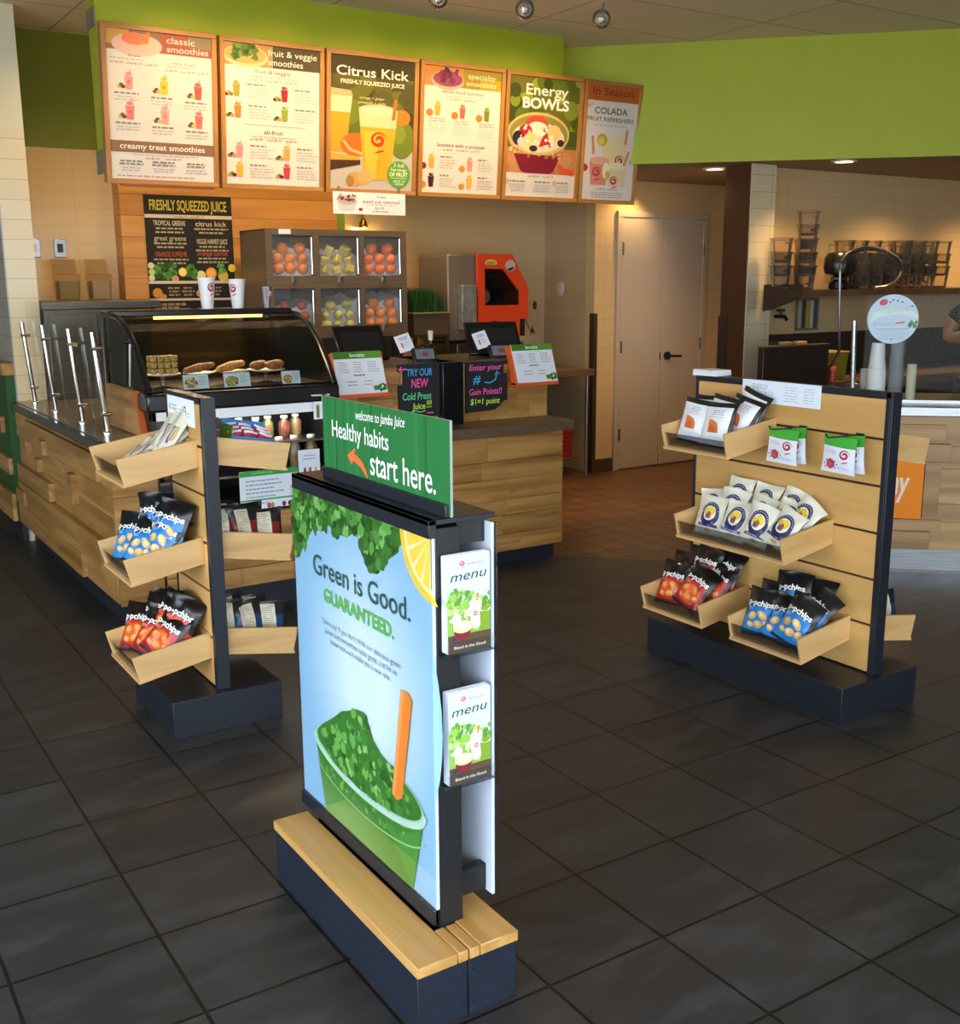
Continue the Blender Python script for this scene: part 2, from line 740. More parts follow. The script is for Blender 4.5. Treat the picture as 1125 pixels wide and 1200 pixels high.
# floor: dark slate for guests, small quarry tile behind the line x + y = 8.58
X0, X1, Y0, Y1 = -3.0, 10.0, -2.2, 9.0
SL = 8.58
m = MB()
m.add([(X0, Y0, 0), (X1, Y0, 0), (SL - Y0 if SL - Y0 < X1 else X1, max(SL - X1, Y0), 0), (X1, max(SL - X1, Y0), 0),
       (SL - Y1, Y1, 0), (X0, Y1, 0)], [(0, 1, 3, 4, 5)], M_SLATE)
m.add([(X1, SL - X1, 0), (X1, Y1, 0), (SL - Y1, Y1, 0)], [(0, 1, 2)], M_QUARRY)
struct(m.build('floor', smooth=0))

# ceiling: lay-in panels on a 2 x 4 ft grid
mc = bpy.data.materials.new('ceiling_panel')
mc.use_nodes = True
L = mc.node_tree.links.new
b = mc.node_tree.nodes['Principled BSDF']
ge = N(mc, 'ShaderNodeNewGeometry')
mp = N(mc, 'ShaderNodeMapping')
mp.inputs['Location'].default_value = (60.5, 60.2, 0)
L(ge.outputs['Position'], mp.inputs['Vector'])
br = N(mc, 'ShaderNodeTexBrick')
br.offset = 0.0
br.inputs['Scale'].default_value = 1.0
br.inputs['Brick Width'].default_value = 1.22
br.inputs['Row Height'].default_value = 0.61
br.inputs['Mortar Size'].default_value = 0.009
br.inputs['Color1'].default_value = lin('#dcd1ba')
br.inputs['Color2'].default_value = lin('#d6cbb3')
br.inputs['Mortar'].default_value = lin('#b3a78f')
L(mp.outputs[0], br.inputs['Vector'])
no = N(mc, 'ShaderNodeTexNoise')
no.inputs['Scale'].default_value = 90
L(ge.outputs['Position'], no.inputs['Vector'])
bu = N(mc, 'ShaderNodeBump')
bu.inputs['Strength'].default_value = 0.25
L(no.outputs['Fac'], bu.inputs['Height'])
L(bu.outputs[0], b.inputs['Normal'])
L(br.outputs['Color'], b.inputs['Base Color'])
b.inputs['Roughness'].default_value = 0.9
m = MB()
m.box(X0, X1, Y0, Y1, CEIL, CEIL + 0.06, mc)
struct(m.build('ceiling', smooth=0))

GREEN = '#a3b222'
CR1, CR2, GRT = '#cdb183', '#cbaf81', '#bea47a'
T_X = tiles('wall_tile_x', 'xz', CR1, CR2, GRT, 0.30, 0.113, 2.40, '#6f7a18')  # upper green darkened: the unlit back of the room is put into the paint
T_XP = tiles('wall_tile_plain', 'xz', CR1, CR2, '#bda277', 0.30, 0.113)
T_Y = tiles('wall_tile_y', 'yz', CR1, CR2, GRT, 0.30, 0.113, 2.40, '#b9b89a')
T_PIER = tiles('wall_tile_pier', 'xz', '#d6c9a6', '#d2c4a0', '#b3a582', 0.30, 0.113, 2.42, '#c9c8b2')
M_GREEN = speckle('green_paint', GREEN, '#9ead1f', 3, 0.55)
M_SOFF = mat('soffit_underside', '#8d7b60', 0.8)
M_CREAM = mat('cream_paint', '#c9b48e', 0.6)
M_BROWN = mat('brown_panel', '#4a2c14', 0.6)
M_NAVY = speckle('dark_laminate', '#171b23', '#1d222b', 60, 0.40)
M_BLACK = mat('black_metal', '#17181b', 0.42)
M_GLOSS = mat('black_gloss', '#101113', 0.22)
M_STEEL = speckle('brushed_steel', '#a9abad', '#8f9193', 6, 0.30, 1.0, 0.0, (1, 1, 40))
M_STEELD = speckle('worn_steel', '#7a726a', '#635c55', 5, 0.36, 1.0, 0.0, (1, 1, 30))
M_CHROME = mat('chrome', '#e6e6e6', 0.08, 1.0)
M_WHITE = mat('white_plastic', '#e9e7e2', 0.4)
M_PAPER = mat('white_paper', '#eceef2', 0.6)
M_GLASS = pane('clear_pane')
M_ACRYL = pane('clear_acrylic', (0.96, 0.98, 1.0), 0.8)
M_CLEARCUP = pane('clear_cup', (0.90, 0.90, 0.92), 1.5, 0.12)
W_MAPLE = wood('maple_x', '#bb8d50', '#8a5f2b', 'x')
W_MAPLEY = wood('maple_y', '#bb8d50', '#8a5f2b', 'y')
W_MAPLEZ = wood('maple_z', '#bb8d50', '#8a5f2b', 'z')
W_SLAT = wood('slat_y', '#d9ac6a', '#bf9250', 'y', 0.6, 0.4, 0.12, 0.9)
W_TRAYX = wood('tray_x', '#d5ae75', '#b98d52', 'x', 0.9, 0.42, 0.10, 0.9)
W_TRAYY = wood('tray_y', '#d5ae75', '#b98d52', 'y', 0.9, 0.42, 0.10, 0.9)
W_OAK = wood('oak_frame', '#c08a48', '#9a662c', 'x', 1.0, 0.45, 0.1)
W_OAKZ = wood('oak_frame_z', '#c08a48', '#9a662c', 'z', 1.0, 0.45, 0.1)
W_HONEY = wood('honey_panel', '#c48a45', '#a86f30', 'x', 0.5, 0.5, 0.06)
M_TOP = speckle('brown_counter_top', '#5c4a39', '#685440', 25, 0.30)
M_ORANGE = mat('orange_laminate', '#d9591c', 0.45)
M_TOE = mat('toe_kick', '#1c2029', 0.45)

# back wall of the serving side, with the return wall beside the closet door
m = MB()
m.box(1.40, 5.59, 7.60, 7.75, 0, CEIL, T_X)
struct(m.build('wall_back', smooth=0))
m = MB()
m.box(5.59, 5.70, 7.04, 7.75, 0, SOF, tiles('wall_tile_return', 'yz', '#b9a27c', '#b7a07a', '#a9936f', 0.30, 0.113))  # wall tile toned down, shade on the return wall painted in
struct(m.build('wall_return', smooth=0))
m = MB()
m.box(5.59, 7.6, 6.93, 7.04, 0, SOF, T_XP)
struct(m.build('wall_closet', smooth=0))
m = MB()
m.box(5.59, 5.81, 6.917, 6.93, 0, 0.11, mat('baseboard_tile', '#4a3523', 0.4))
struct(m.build('baseboard_closet', smooth=0))

# closet double door
m = MB()
fr = mat('door_frame_paint', '#b5a692', 0.45)
m.box(5.80, 5.85, 6.90, 6.93, 0, 2.044, fr)
m.box(6.735, 6.785, 6.90, 6.93, 0, 2.044, fr)
m.box(5.80, 6.785, 6.90, 6.93, 2.045, 2.095, fr)
door = struct(m.build('door_1', smooth=0, bevel=0.004))
dm = mat('door_paint', '#b8a997', 0.42)
for a, bb in ((5.853, 6.290), (6.296, 6.733)):
    m = MB()
    m.box(a, bb, 6.908, 6.929, 0.012, 2.042, dm)
    m.build('leaf', door, bevel=0.003)
for x in (5.852, 6.734):
    for z in (0.30, 1.02, 1.80):
        m = MB()
        m.cyl((x, 6.900, z - 0.05), (x, 6.900, z + 0.05), 0.010, M_STEELD, 10)
        m.build('hinge', door)
m = MB()
m.cyl((6.36, 6.908, 0.93), (6.36, 6.888, 0.93), 0.034, M_BLACK, 20)
m.tube([(6.36, 6.89, 0.93), (6.36, 6.865, 0.93), (6.40, 6.858, 0.928), (6.48, 6.858, 0.925)], 0.010, M_BLACK, 10)
m.build('door_handle', door)
m = MB()
m.box(6.280, 6.290, 6.904, 6.909, 0.90, 0.96, M_BLACK)
m.build('strike_plate', door)

# tiled pier beside the kitchen and the kitchen wall behind it
m = MB()
m.box(5.80, 6.04, 5.50, 5.74, 0, SOF, tiles('pier_tile', 'xz', '#cfc0a0', '#cbbc9b', '#ab9c7e', 0.30, 0.113))  # wall tile made paler, daylight on the pier face put into its colour
m.box(5.79, 5.80, 5.51, 5.74, 0, SOF, M_BROWN)
struct(m.build('wall_pier', smooth=0))
m = MB()
m.box(6.04, 10.0, 5.62, 5.74, 0, SOF, T_XP)
struct(m.build('wall_kitchen', smooth=0))
m = MB()
m.box(7.5, 7.6, 5.74, 6.93, 0, SOF, M_CREAM)
struct(m.build('wall_vestibule', smooth=0))

# soffit over the kitchen and the closet passage; its green face runs at 45 degrees
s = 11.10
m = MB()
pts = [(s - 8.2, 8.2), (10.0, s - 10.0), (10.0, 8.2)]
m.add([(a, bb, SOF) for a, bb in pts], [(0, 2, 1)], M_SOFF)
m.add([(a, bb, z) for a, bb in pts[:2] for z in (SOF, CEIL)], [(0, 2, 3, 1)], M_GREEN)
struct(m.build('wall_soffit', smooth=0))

# menu bulkhead hung below the ceiling
m = MB()
m.box(1.606, 4.592, 6.05, 6.19, 2.20, CEIL, M_GREEN)
struct(m.build('wall_bulkhead', smooth=0))
for z0, z1 in ((2.84, 2.93), (2.12, 2.24)):
    m = MB()
    m.box(1.598, 1.606, 6.045, 6.195, z0, z1, mat('zinc', '#8b8a80', 0.5, 0.6))
    struct(m.build('trim_1', smooth=0))

# green pilaster faced with honey coloured boards
m = MB()
m.box(3.601, 3.67, 7.46, 7.60, 0, CEIL, mat('pilaster_paint', '#6e8420', 0.6))
struct(m.build('wall_pilaster', smooth=0))
m = MB()
z = 0.9
while z < 2.5:
    m.box(2.045, 3.60, 7.445, 7.60, z + 0.001, z + 0.135, W_HONEY)
    z += 0.136
struct(m.build('trim_2', bevel=0.001, smooth=0))

# pier at the left end of the serving counter, and the wall of the dining side
m = MB()
m.box(1.24, 1.405, 7.00, 7.75, 0, CEIL, T_PIER)
struct(m.build('wall_counter_end', smooth=0))
m = MB()
m.box(1.232, 1.24, 7.004, 9.0, 0.0, CEIL, tiles('grey_tile', 'yz', '#a8a79a', '#a4a396', '#8a897c', 0.30, 0.113, 2.42, '#b6b7a6'))
struct(m.build('wall_left', smooth=0))
m = MB()
m.box(1.18, 1.231, 7.02, 9.0, 0.13, 1.02, mat('green_wainscot', '#0f4a15', 0.5))
m.box(1.165, 1.232, 7.01, 9.0, 1.02, 1.09, W_MAPLEY)
struct(m.build('trim_3', smooth=0))
m = MB()
for y0, y1, z0, z1 in ((7.16, 7.36, 0.66, 0.76), (7.02, 7.60, 0.42, 0.52), (7.02, 7.5, 0.13, 0.30), (7.7, 8.2, 0.6, 0.72), (7.55, 8.3, 0.20, 0.34)):
    m.box(1.155, 1.18, y0, y1, z0, z1, W_MAPLEY)
struct(m.build('trim_4', bevel=0.003, smooth=0))
m = MB()
m.box(1.20, 1.231, 7.02, 9.0, 0.0, 0.13, M_TOE)
struct(m.build('baseboard_left', smooth=0))

# shop front out of the picture: wide window openings to the street
m = MB()
gw = mat('plain_wall', '#9a927f', 0.8)
m.box(X0 - 0.1, X1, Y0 - 0.1, Y0, 2.7, CEIL, gw)
m.box(X0 - 0.1, X1, Y0 - 0.1, Y0, 0, 0.30, gw)
m.box(3.5, X1, Y0 - 0.1, Y0, 0.30, 2.7, gw)  # unseen solid stretch, added to cut the daylight reaching the kitchen
struct(m.build('wall_front', smooth=0))
m = MB()
m.box(X0 - 0.1, X0, Y0, Y1, 2.7, CEIL, gw)
m.box(X0 - 0.1, X0, Y0, Y1, 0, 0.20, gw)
m.box(X0 - 0.1, X0, 4.0, Y1, 0.20, 2.7, gw)
struct(m.build('wall_street', smooth=0))
m = MB()
m.box(X1, X1 + 0.1, Y0, 8.2, 0, CEIL, gw)
struct(m.build('wall_right', smooth=0))
m = MB()
m.box(X0, 1.232, Y1, Y1 + 0.1, 0, CEIL, gw)
struct(m.build('wall_dining', smooth=0))

# corner guards
m = MB()
m.box(5.580, 5.592, 6.918, 6.972, 0.0, 1.295, mat('corner_guard', '#3a2c20', 0.4))
m.box(5.592, 5.618, 6.918, 6.930, 0.11, 1.295, mat('corner_guard', '#3a2c20', 0.4))
struct(m.build('trim_5', smooth=0))
m = MB()
m.box(5.778, 5.79, 5.66, 5.745, 0.0, 1.30, mat('corner_guard', '#3a2c20', 0.4))
struct(m.build('trim_6', smooth=0))

# ------------------------------------------------------------------ ceiling lamps, and unseen ones added for fill
for i, (x, y) in enumerate(((5.81, 5.87), (6.20, 5.06))):
    t = thing('recessed_downlight', ('small recessed downlight in the soffit above the white closet doors',
                                     'small recessed downlight in the soffit above the kitchen shelf')[i], 'downlight', (x, y, SOF - 0.012),
              group='recessed downlights')
    m = MB()
    m.lathe((0, 0, 0), [(0.085, 0.0105), (0.085, 0.003), (0.062, 0.0), (0.058, 0.0105)], mat('downlight_trim', '#c9bfa9', 0.4), 28)
    m.build('trim_ring', t, local=True)
    m = MB()
    m.lathe((0, 0, 0.004), [(0.001, 0.0), (0.058, 0.001), (0.058, 0.006)], mat('downlight_bulb', '#ffe6b8', 0.5, emit=14), 20)
    m.build('bulb', t, local=True)
    lamp('downlight_beam', 'SPOT', (x, y, SOF - 0.03), 60, WARM, (x, y, 0), 0.05, 130, 0.8)

for i, (x, z) in enumerate(((2.04, 2.98), (2.58, 2.985), (3.13, 2.986), (3.68, 2.998), (4.215, 3.010))):
    t = thing('spotlight', ('clear globe spotlight farthest left of the ceiling row, in front of the classic smoothies board',
                            'clear globe spotlight second of the ceiling row, in front of the fruit and veggie board',
                            'clear globe spotlight cut off by the top edge of the photo', 'clear globe spotlight in the middle of the three seen along the top edge',
                            'clear globe spotlight rightmost of the three seen along the top edge')[i], 'spotlight', (x, 5.2, z), group='ceiling spotlights')
    m = MB()
    m.ball((0, 0, 0), 0.054, 0.054, 0.054, pane('globe_glass', (0.96, 0.95, 0.92), 2.2, 0.12), 22, 14)
    m.build('globe', t, local=True)
    m = MB()
    m.lathe((0, 0, 0), [(0.004, -0.034), (0.028, -0.022), (0.036, 0.004), (0.020, 0.02), (0.015, 0.03)], M_CHROME, 20)
    m.build('reflector', t, local=True)
    m = MB()
    m.cyl((0.004, 0, 0.012), (0.010, 0.0, 0.046), 0.017, mat('grey_stem', '#8f9498', 0.35, 0.5), 14)
    m.cyl((0.010, 0, 0.046), (0.012, 0.0, CEIL - z), 0.006, M_STEEL, 10)
    m.build('stem', t, local=True)
    lamp('spotlight_beam', 'SPOT', (x, 5.28, z - 0.05), 34, WARM, (x, 6.0, 2.25), 0.03, 100, 0.9)

for x in (7.3, 8.4):      # unseen lamps added along the soffit to brighten the kitchen
    lamp('kitchen_fill', 'SPOT', (x, 5.0, SOF - 0.03), 60, WARM, (x, 5.2, 0), 0.05, 130, 0.8)
# lamps added over the staff aisle to brighten the back wall, hidden by the bulkhead
for x, y, e in ((1.8, 6.55, 50), (2.75, 6.45, 70), (3.6, 6.45, 70), (4.4, 6.5, 70), (5.1, 6.6, 44)):
    lamp('aisle_fill', 'SPOT', (x, y, CEIL - 0.03), e, WARM, (x, y + 0.25, 0), 0.08, 140, 0.9)

# ================================================================== poster stand in the foreground
stand = thing('poster_stand', 'tall poster stand on a dark bench base with wooden top, in the foreground', 'poster stand', (1.11, 2.15, 0))
for x0, x1 in ((0.985, 1.1085), (1.1115, 1.235)):
    m = MB()
    m.box(x0, x1, 1.768, 2.525, 0.0, 0.137, speckle('navy_laminate', '#1a202c', '#1f2634', 40, 0.36))
    o = m.build('base', stand, bevel=0.002)
    for yy in (1.7675,):
        for z in (0.030, 0.108):
            xx = x1 - 0.010 if x0 < 1 else x0 + 0.012
            k = MB()
            k.cyl((xx, yy, z), (xx, yy - 0.0012, z), 0.0035, M_BLACK, 12)
            k.build('screw', o)
W_BENCH = wood('bench_y', '#c79b5c', '#a67838', 'y', 0.8, 0.38, 0.08, 0.8)
for pts in ((0.982, 1.082, 1.762, 2.53), (1.0826, 1.1085, 1.762, 1.865), (1.1115, 1.138, 1.762, 1.865), (1.1386, 1.238, 1.762, 2.53)):
    m = MB()
    m.box(pts[0], pts[1], pts[2], pts[3], 0.137, 0.163, W_BENCH)
    m.build('bench_board', stand, bevel=0.0035)
m = MB()
m.box(1.1015, 1.160, 1.868, 2.505, 0.120, 1.064, M_BLACK)
m.box(1.092, 1.1015, 1.872, 2.54, 0.163, 0.206, M_GLOSS)
m.build('frame', stand, bevel=0.0015)
# front poster sheet, slightly bowed at its near edge
PW, PH = 0.703, 0.845
PY, PX, PZ = 2.572, 1.094, 0.205
m = MB()
m.box(PX, PX + 0.007, PY - PW, PY, PZ, PZ + PH, mat('poster_back', '#c9d6e6', 0.5))
poster = m.build('poster', stand)
g = Gfx(PW, PH)
g.rect(0, 0, 1, 1, '#94c2e4')
for k in range(18):
    q = k / 17
    c = '#%02x%02x%02x' % tuple(int(a + (b - a) * q) for a, b in zip((0x96, 0xc4, 0xe5), (0xda, 0xee, 0xf8)))
    g.ell(0.55, 0.50, (0.64 - 0.44 * q) * 0.78, (0.64 - 0.44 * q) * 0.86, c, 44)
# kale along the top
rn = random.Random(3)
kal = [(0.0, 0.78), (0.045, 0.785), (0.094, 0.833), (0.176, 0.892), (0.24, 0.90), (0.301, 0.919), (0.349, 0.905), (0.444, 0.906), (0.50, 0.93), (0.538, 0.946),
       (0.559, 0.869), (0.636, 0.848), (0.706, 0.882), (0.80, 0.925), (0.825, 1.0), (0.0, 1.0)]
g.p(kal, '#3f7f2e')


def inside(x, y):
    c = False
    n = len(kal)
    for i in range(n):
        (x1, y1), (x2, y2) = kal[i], kal[(i + 1) % n]
        if (y1 > y) != (y2 > y) and x < (x2 - x1) * (y - y1) / (y2 - y1) + x1:
            c = not c
    return c


def leafy(g, tests, n, cols, smin, smax, seed, ok):
    rn = random.Random(seed)
    done = 0
    groups = {c: ([], []) for c in cols}
    order = []
    tries = 0
    while done < n and tries < n * 30:
        tries += 1
        x, y = rn.uniform(tests[0], tests[1]), rn.uniform(tests[2], tests[3])
        if not ok(x, y):
            continue
        done += 1
        c = cols[min(int(rn.random() * len(cols)), len(cols) - 1)]
        r = rn.uniform(smin, smax)
        kk = rn.randint(7, 11)
        pts = []
        for i in range(kk):
            q = 2 * PI * i / kk
            rr = r * (rn.uniform(0.55, 1.15))
            pts.append((x * g.w + rr * g.w * math.cos(q), y * g.h + rr * g.w * math.sin(q)))
        order.append((pts, c))
    # batch the leaves so that colours stay interleaved
    for i in range(0, len(order), 6):
        by = {}
        for pts, c in order[i:i + 6]:
            by.setdefault(c, []).append(pts)
        for c, L_ in by.items():
            vs, fs = [], []
            for pts in L_:
                k = len(vs)
                vs += pts
                fs.append(tuple(range(k, k + len(pts))))
            g.items.append((vs, fs, c))


leafy(g, (0.0, 0.83, 0.77, 1.0), 330, ['#2e6421', '#3f7f2d', '#52963c', '#66aa4a', '#376f25', '#83bf66', '#255419'], 0.010, 0.034, 5, inside)
# lemon slice
g.ell(1.02, 1.0, 0.205, 0.205, '#f2cf3c', 40, 180, 275)
g.p([(1.0, 0.837), (1.0, 1.0), (0.815, 1.0)], '#f2cf3c')
g.ell(1.02, 1.0, 0.180, 0.180, '#f8ecae', 40, 180, 270)
g.p([(1.0, 0.85), (1.0, 1.0), (0.84, 1.0)], '#f8ecae')
for a in (183, 203, 223, 243):
    pts = [(1.0, 0.998)] + [(1.02 + 0.165 * math.cos(R(a + t)), 1.0 + 0.165 * math.sin(R(a + t)) * PW / PH) for t in (2, 7, 12, 17)]
    g.p([(min(x, 1.0), min(y, 1.0)) for x, y in pts], '#f5d84c')
DK = '#2b5a55'
g.text('Green is Good.', 0.165, 0.755, 0.062, DK, fit=0.705, bold=0.008)
g.text('GUARANTEED.', 0.244, 0.684, 0.040, '#68bd59', fit=0.518, bold=0.035)
for tx, y, f in (('Take a sip! If you don\'t think our delicious green', 0.612, 0.58), ('juices and smoothies taste great, just let us', 0.586, 0.53),
                 ('know and we\'ll make you a new one.', 0.560, 0.44)):
    g.text(tx, 0.51, y, 0.017, '#6d8a9c', 'c', fit=f)
# green drink
g.p([(0.135, 0.215), (0.20, 0.0), (0.855, 0.0), (0.94, 0.25)], '#3f862c')
g.p([(0.15, 0.165), (0.20, 0.0), (0.855, 0.0), (0.91, 0.19), (0.80, 0.145), (0.6, 0.115), (0.4, 0.108), (0.25, 0.13)], '#4f9638')
for k in range(14):
    q = k / 13
    g.p([(0.15 + 0.05 * q, 0.15 - 0.15 * q), (0.20 + 0.001 * k, 0.0), (0.855 - 0.30 * q, 0.0), (0.70 - 0.40 * q, 0.115 - 0.06 * q)], ('#4c8635', '#4f8938', '#538c3c', '#57903f', '#5b9342', '#5f9545', '#629848', '#659a4b', '#689c4d', '#6c9e50', '#6fa053', '#72a256', '#75a459', '#78a65c')[k])
g.ell(0.535, 0.238, 0.405, 0.098, '#a9cfae', 44)
g.ell(0.535, 0.243, 0.385, 0.088, '#357a24', 44)
mound = [(0.16, 0.22), (0.147, 0.245), (0.19, 0.28), (0.251, 0.31), (0.30, 0.335), (0.36, 0.37), (0.418, 0.388), (0.48, 0.41), (0.539, 0.416), (0.575, 0.38), (0.60, 0.35), (0.66, 0.325),
         (0.724, 0.316), (0.80, 0.285), (0.871, 0.258), (0.90, 0.235), (0.75, 0.19), (0.5, 0.165), (0.3, 0.18)]
g.p(mound, '#3a8028')


def inmound(x, y):
    c = False
    n = len(mound)
    for i in range(n):
        (x1, y1), (x2, y2) = mound[i], mound[(i + 1) % n]
        if (y1 > y) != (y2 > y) and x < (x2 - x1) * (y - y1) / (y2 - y1) + x1:
            c = not c
    return c


leafy(g, (0.14, 0.9, 0.17, 0.41), 120, ['#2f7021', '#458c30', '#579f3c', '#74b856', '#2a631d', '#93cc76'], 0.008, 0.028, 9, inmound)
leafy(g, (0.2, 0.86, 0.115, 0.18), 60, ['#2f7a1f', '#66ad42', '#3d8a28', '#7cbb58'], 0.006, 0.015, 11, lambda x, y: y < 0.118 + 0.33 * (x - 0.5) ** 2 + 0.06 and y > 0.11 + 0.2 * (x - 0.5) ** 2)
arc = [(0.535 + 0.405 * math.cos(R(a)), 0.238 + 0.098 * math.sin(R(a)) * PW / PH) for a in range(178, 366, 6)]
g.stroke(arc, 0.022, '#bfe0cf')
g.stroke([(x, y - 0.062) for x, y in arc[2:-2]], 0.006, '#9fcf8f')
g.p([(0.729, 0.238), (0.762, 0.228), (0.797, 0.246), (0.874, 0.543), (0.846, 0.560), (0.802, 0.556)], '#f08a2c')
g.p([(0.729, 0.238), (0.748, 0.231), (0.826, 0.558), (0.802, 0.556)], '#f7a350')
mp_ = flat((PX, PY, PZ), (0, -1, 0), (0, 0, 1))
gm = MB()
g.out(gm, mp_)
gm.build('printed_sheet', poster, smooth=0)
m = MB()
m.box(PX - 0.008, PX - 0.006, PY - PW - 0.006, PY, PZ, PZ + PH, pane('poster_cover', (1, 1, 1), 0.3))
m.build('clear_cover', poster, smooth=0)
m = MB()
m.box(1.084, 1.103, 1.864, 2.552, 1.045, 1.083, M_NAVY)
m.box(1.084, 1.247, 1.864, 2.552, 1.072, 1.083, M_NAVY)
m.build('top_rail', stand, bevel=0.0015)
m = MB()
m.box(1.085, 1.100, 1.872, 2.575, 0.168, 0.206, M_NAVY)
m.build('bottom_rail', stand, bevel=0.0015)
m = MB()
m.box(1.230, 1.2375, 1.855, 2.565, 0.205, 1.064, mat('poster_back', '#c9d6e6', 0.5))  # white panel coloured light blue, sky reflection painted in
m.box(1.2405, 1.2430, 1.850, 2.565, 0.205, 1.064, M_ACRYL)
m.build('rear_poster', stand, bevel=0.001)
for z0, z1 in ((1.02, 1.072), (0.21, 0.27)):
    for y in (1.88, 2.48):
        m = MB()
        m.box(1.160, 1.2300, y, y + 0.022, z0, z1, M_BLACK)
        m.build('bracket', stand)
for k, z in enumerate((0.50, 0.795)):   # brochure pockets on the near end
    m = MB()
    m.box(1.104, 1.226, 1.866, 1.868, z, z + 0.12, M_ACRYL)
    m.box(1.104, 1.226, 1.838, 1.866, z - 0.003, z, M_ACRYL)
    m.box(1.104, 1.226, 1.836, 1.838, z - 0.003, z + 0.03, M_ACRYL)
    m.build('brochure_pocket', stand, smooth=0)

# header sign standing in the top rail
m = MB()
m.box(1.128, 1.153, 1.870, 2.458, 1.083, 1.110, M_NAVY)
m.build('sign_holder', stand, bevel=0.0015)
SW, SH = 0.600, 0.200
m = MB()
m.box(1.137, 1.143, 2.464 - SW, 2.464, 1.084, 1.284, mat('sign_edge', '#8fa39a', 0.3))
sign = m.build('header_sign', stand)
g = Gfx(SW, SH)
g.rect(0, 0, 1, 1, '#256d37')
rn = random.Random(4)
for i in range(16):
    x = rn.uniform(0.02, 0.97)
    g.rect(x, 0, x + rn.uniform(0.008, 0.03), 1, rn.choice(['#28733b', '#226733', '#29763d', '#216331']))
WHT = '#f3f6f2'
g.text('welcome to Jamba Juice', 0.305, 0.80, 0.115, WHT, fit=0.39, shear=0.25, rot=1.5)
g.text('Healthy habits', 0.088, 0.53, 0.205, WHT, fit=0.48, bold=0.004)
g.text('start here.', 0.418, 0.20, 0.295, WHT, fit=0.49, bold=0.006)
OR = '#ee6a34'
g.stroke([(0.262, 0.345), (0.30, 0.33), (0.345, 0.28), (0.375, 0.21), (0.392, 0.145)], [0.030, 0.030, 0.027, 0.020, 0.006], OR)
g.p([(0.222, 0.345), (0.292, 0.46), (0.280, 0.345), (0.262, 0.245)], OR)
gm = MB()
g.out(gm, flat((1.1368, 2.464, 1.084), (0, -1, 0), (0, 0, 1)))
gm.build('printed_face', sign, smooth=0)


# menu brochures in the two pockets at the near end
def brochure(z, label):
    t = thing('menu_brochure', label, 'brochure', (1.165, 1.852, z), group='menu brochures in the poster stand')
    w, h = 0.105, 0.206
    m = MB()
    for k in range(9):
        m.box(-w / 2, w / 2, -0.010 + k * 0.0026, -0.0084 + k * 0.0026, 0, h + (0.002 if k % 3 == 1 else 0), mat('page_edge', '#dfe5ee', 0.6))
    m.build('pages', t, local=True, smooth=0)
    g = Gfx(w, h)
    g.rect(0, 0, 1, 1, '#c6d4e6')
    g.swirl(0.36, 0.925, 0.075, '#c62a4a')
    g.text('Jamba Juice', 0.48, 0.905, 0.022, '#8a4a4a', fit=0.36)
    g.text('menu', 0.07, 0.745, 0.10, '#2f4a34', fit=0.86, shear=0.25, rot=2, bold=0.004)
    g.rect(0, 0.14, 1, 0.50, '#8db850')
    leafy(g, (0.02, 0.98, 0.42, 0.66), 70, ['#6ea338', '#8fbf4e', '#a5cc66', '#5d9430', '#b7d884'], 0.04, 0.10, 2, lambda x, y: y < 0.60 + 0.05 * math.sin(6 * x))
    leafy(g, (0.05, 0.95, 0.25, 0.45), 40, ['#9cc063', '#c9dc9c', '#7fae4a', '#d8e6b8'], 0.05, 0.10, 6, lambda x, y: True)
    g.rect(0, 0, 1, 0.19, '#5b4634')
    g.cup(0.64, 0.26, 0.30, '#e8c9cf', straw='#e88f2e', mark='#b8304a')
    g.cup(0.20, 0.22, 0.20, '#e4dcdc', mark='#93405a')
    g.cup(0.86, 0.20, 0.26, '#7d9e2e', mark=None)
    g.p([(0.12, 0.26), (0.17, 0.15), (0.30, 0.12), (0.46, 0.14), (0.56, 0.26)], '#7c2330')
    g.ell(0.34, 0.27, 0.23, 0.13, '#e9d3a0', 20)
    g.ell(0.36, 0.29, 0.15, 0.08, '#f1e2bd', 14)
    g.ell(0.12, 0.15, 0.06, 0.05, '#3a3560', 10)
    g.text('Blend in the Good', 0.13, 0.045, 0.030, '#f0ece4', fit=0.74, bold=0.01)
    mm = MB()
    g.out(mm, flat((-w / 2, -0.0105, 0), (1, 0, 0), (0, 0, 1)))
    mm.build('cover_print', t, local=True, smooth=0)


brochure(0.8, 'stack of printed menu brochures in the upper pocket of the poster stand')
brochure(0.505, 'stack of printed menu brochures in the lower pocket of the poster stand')

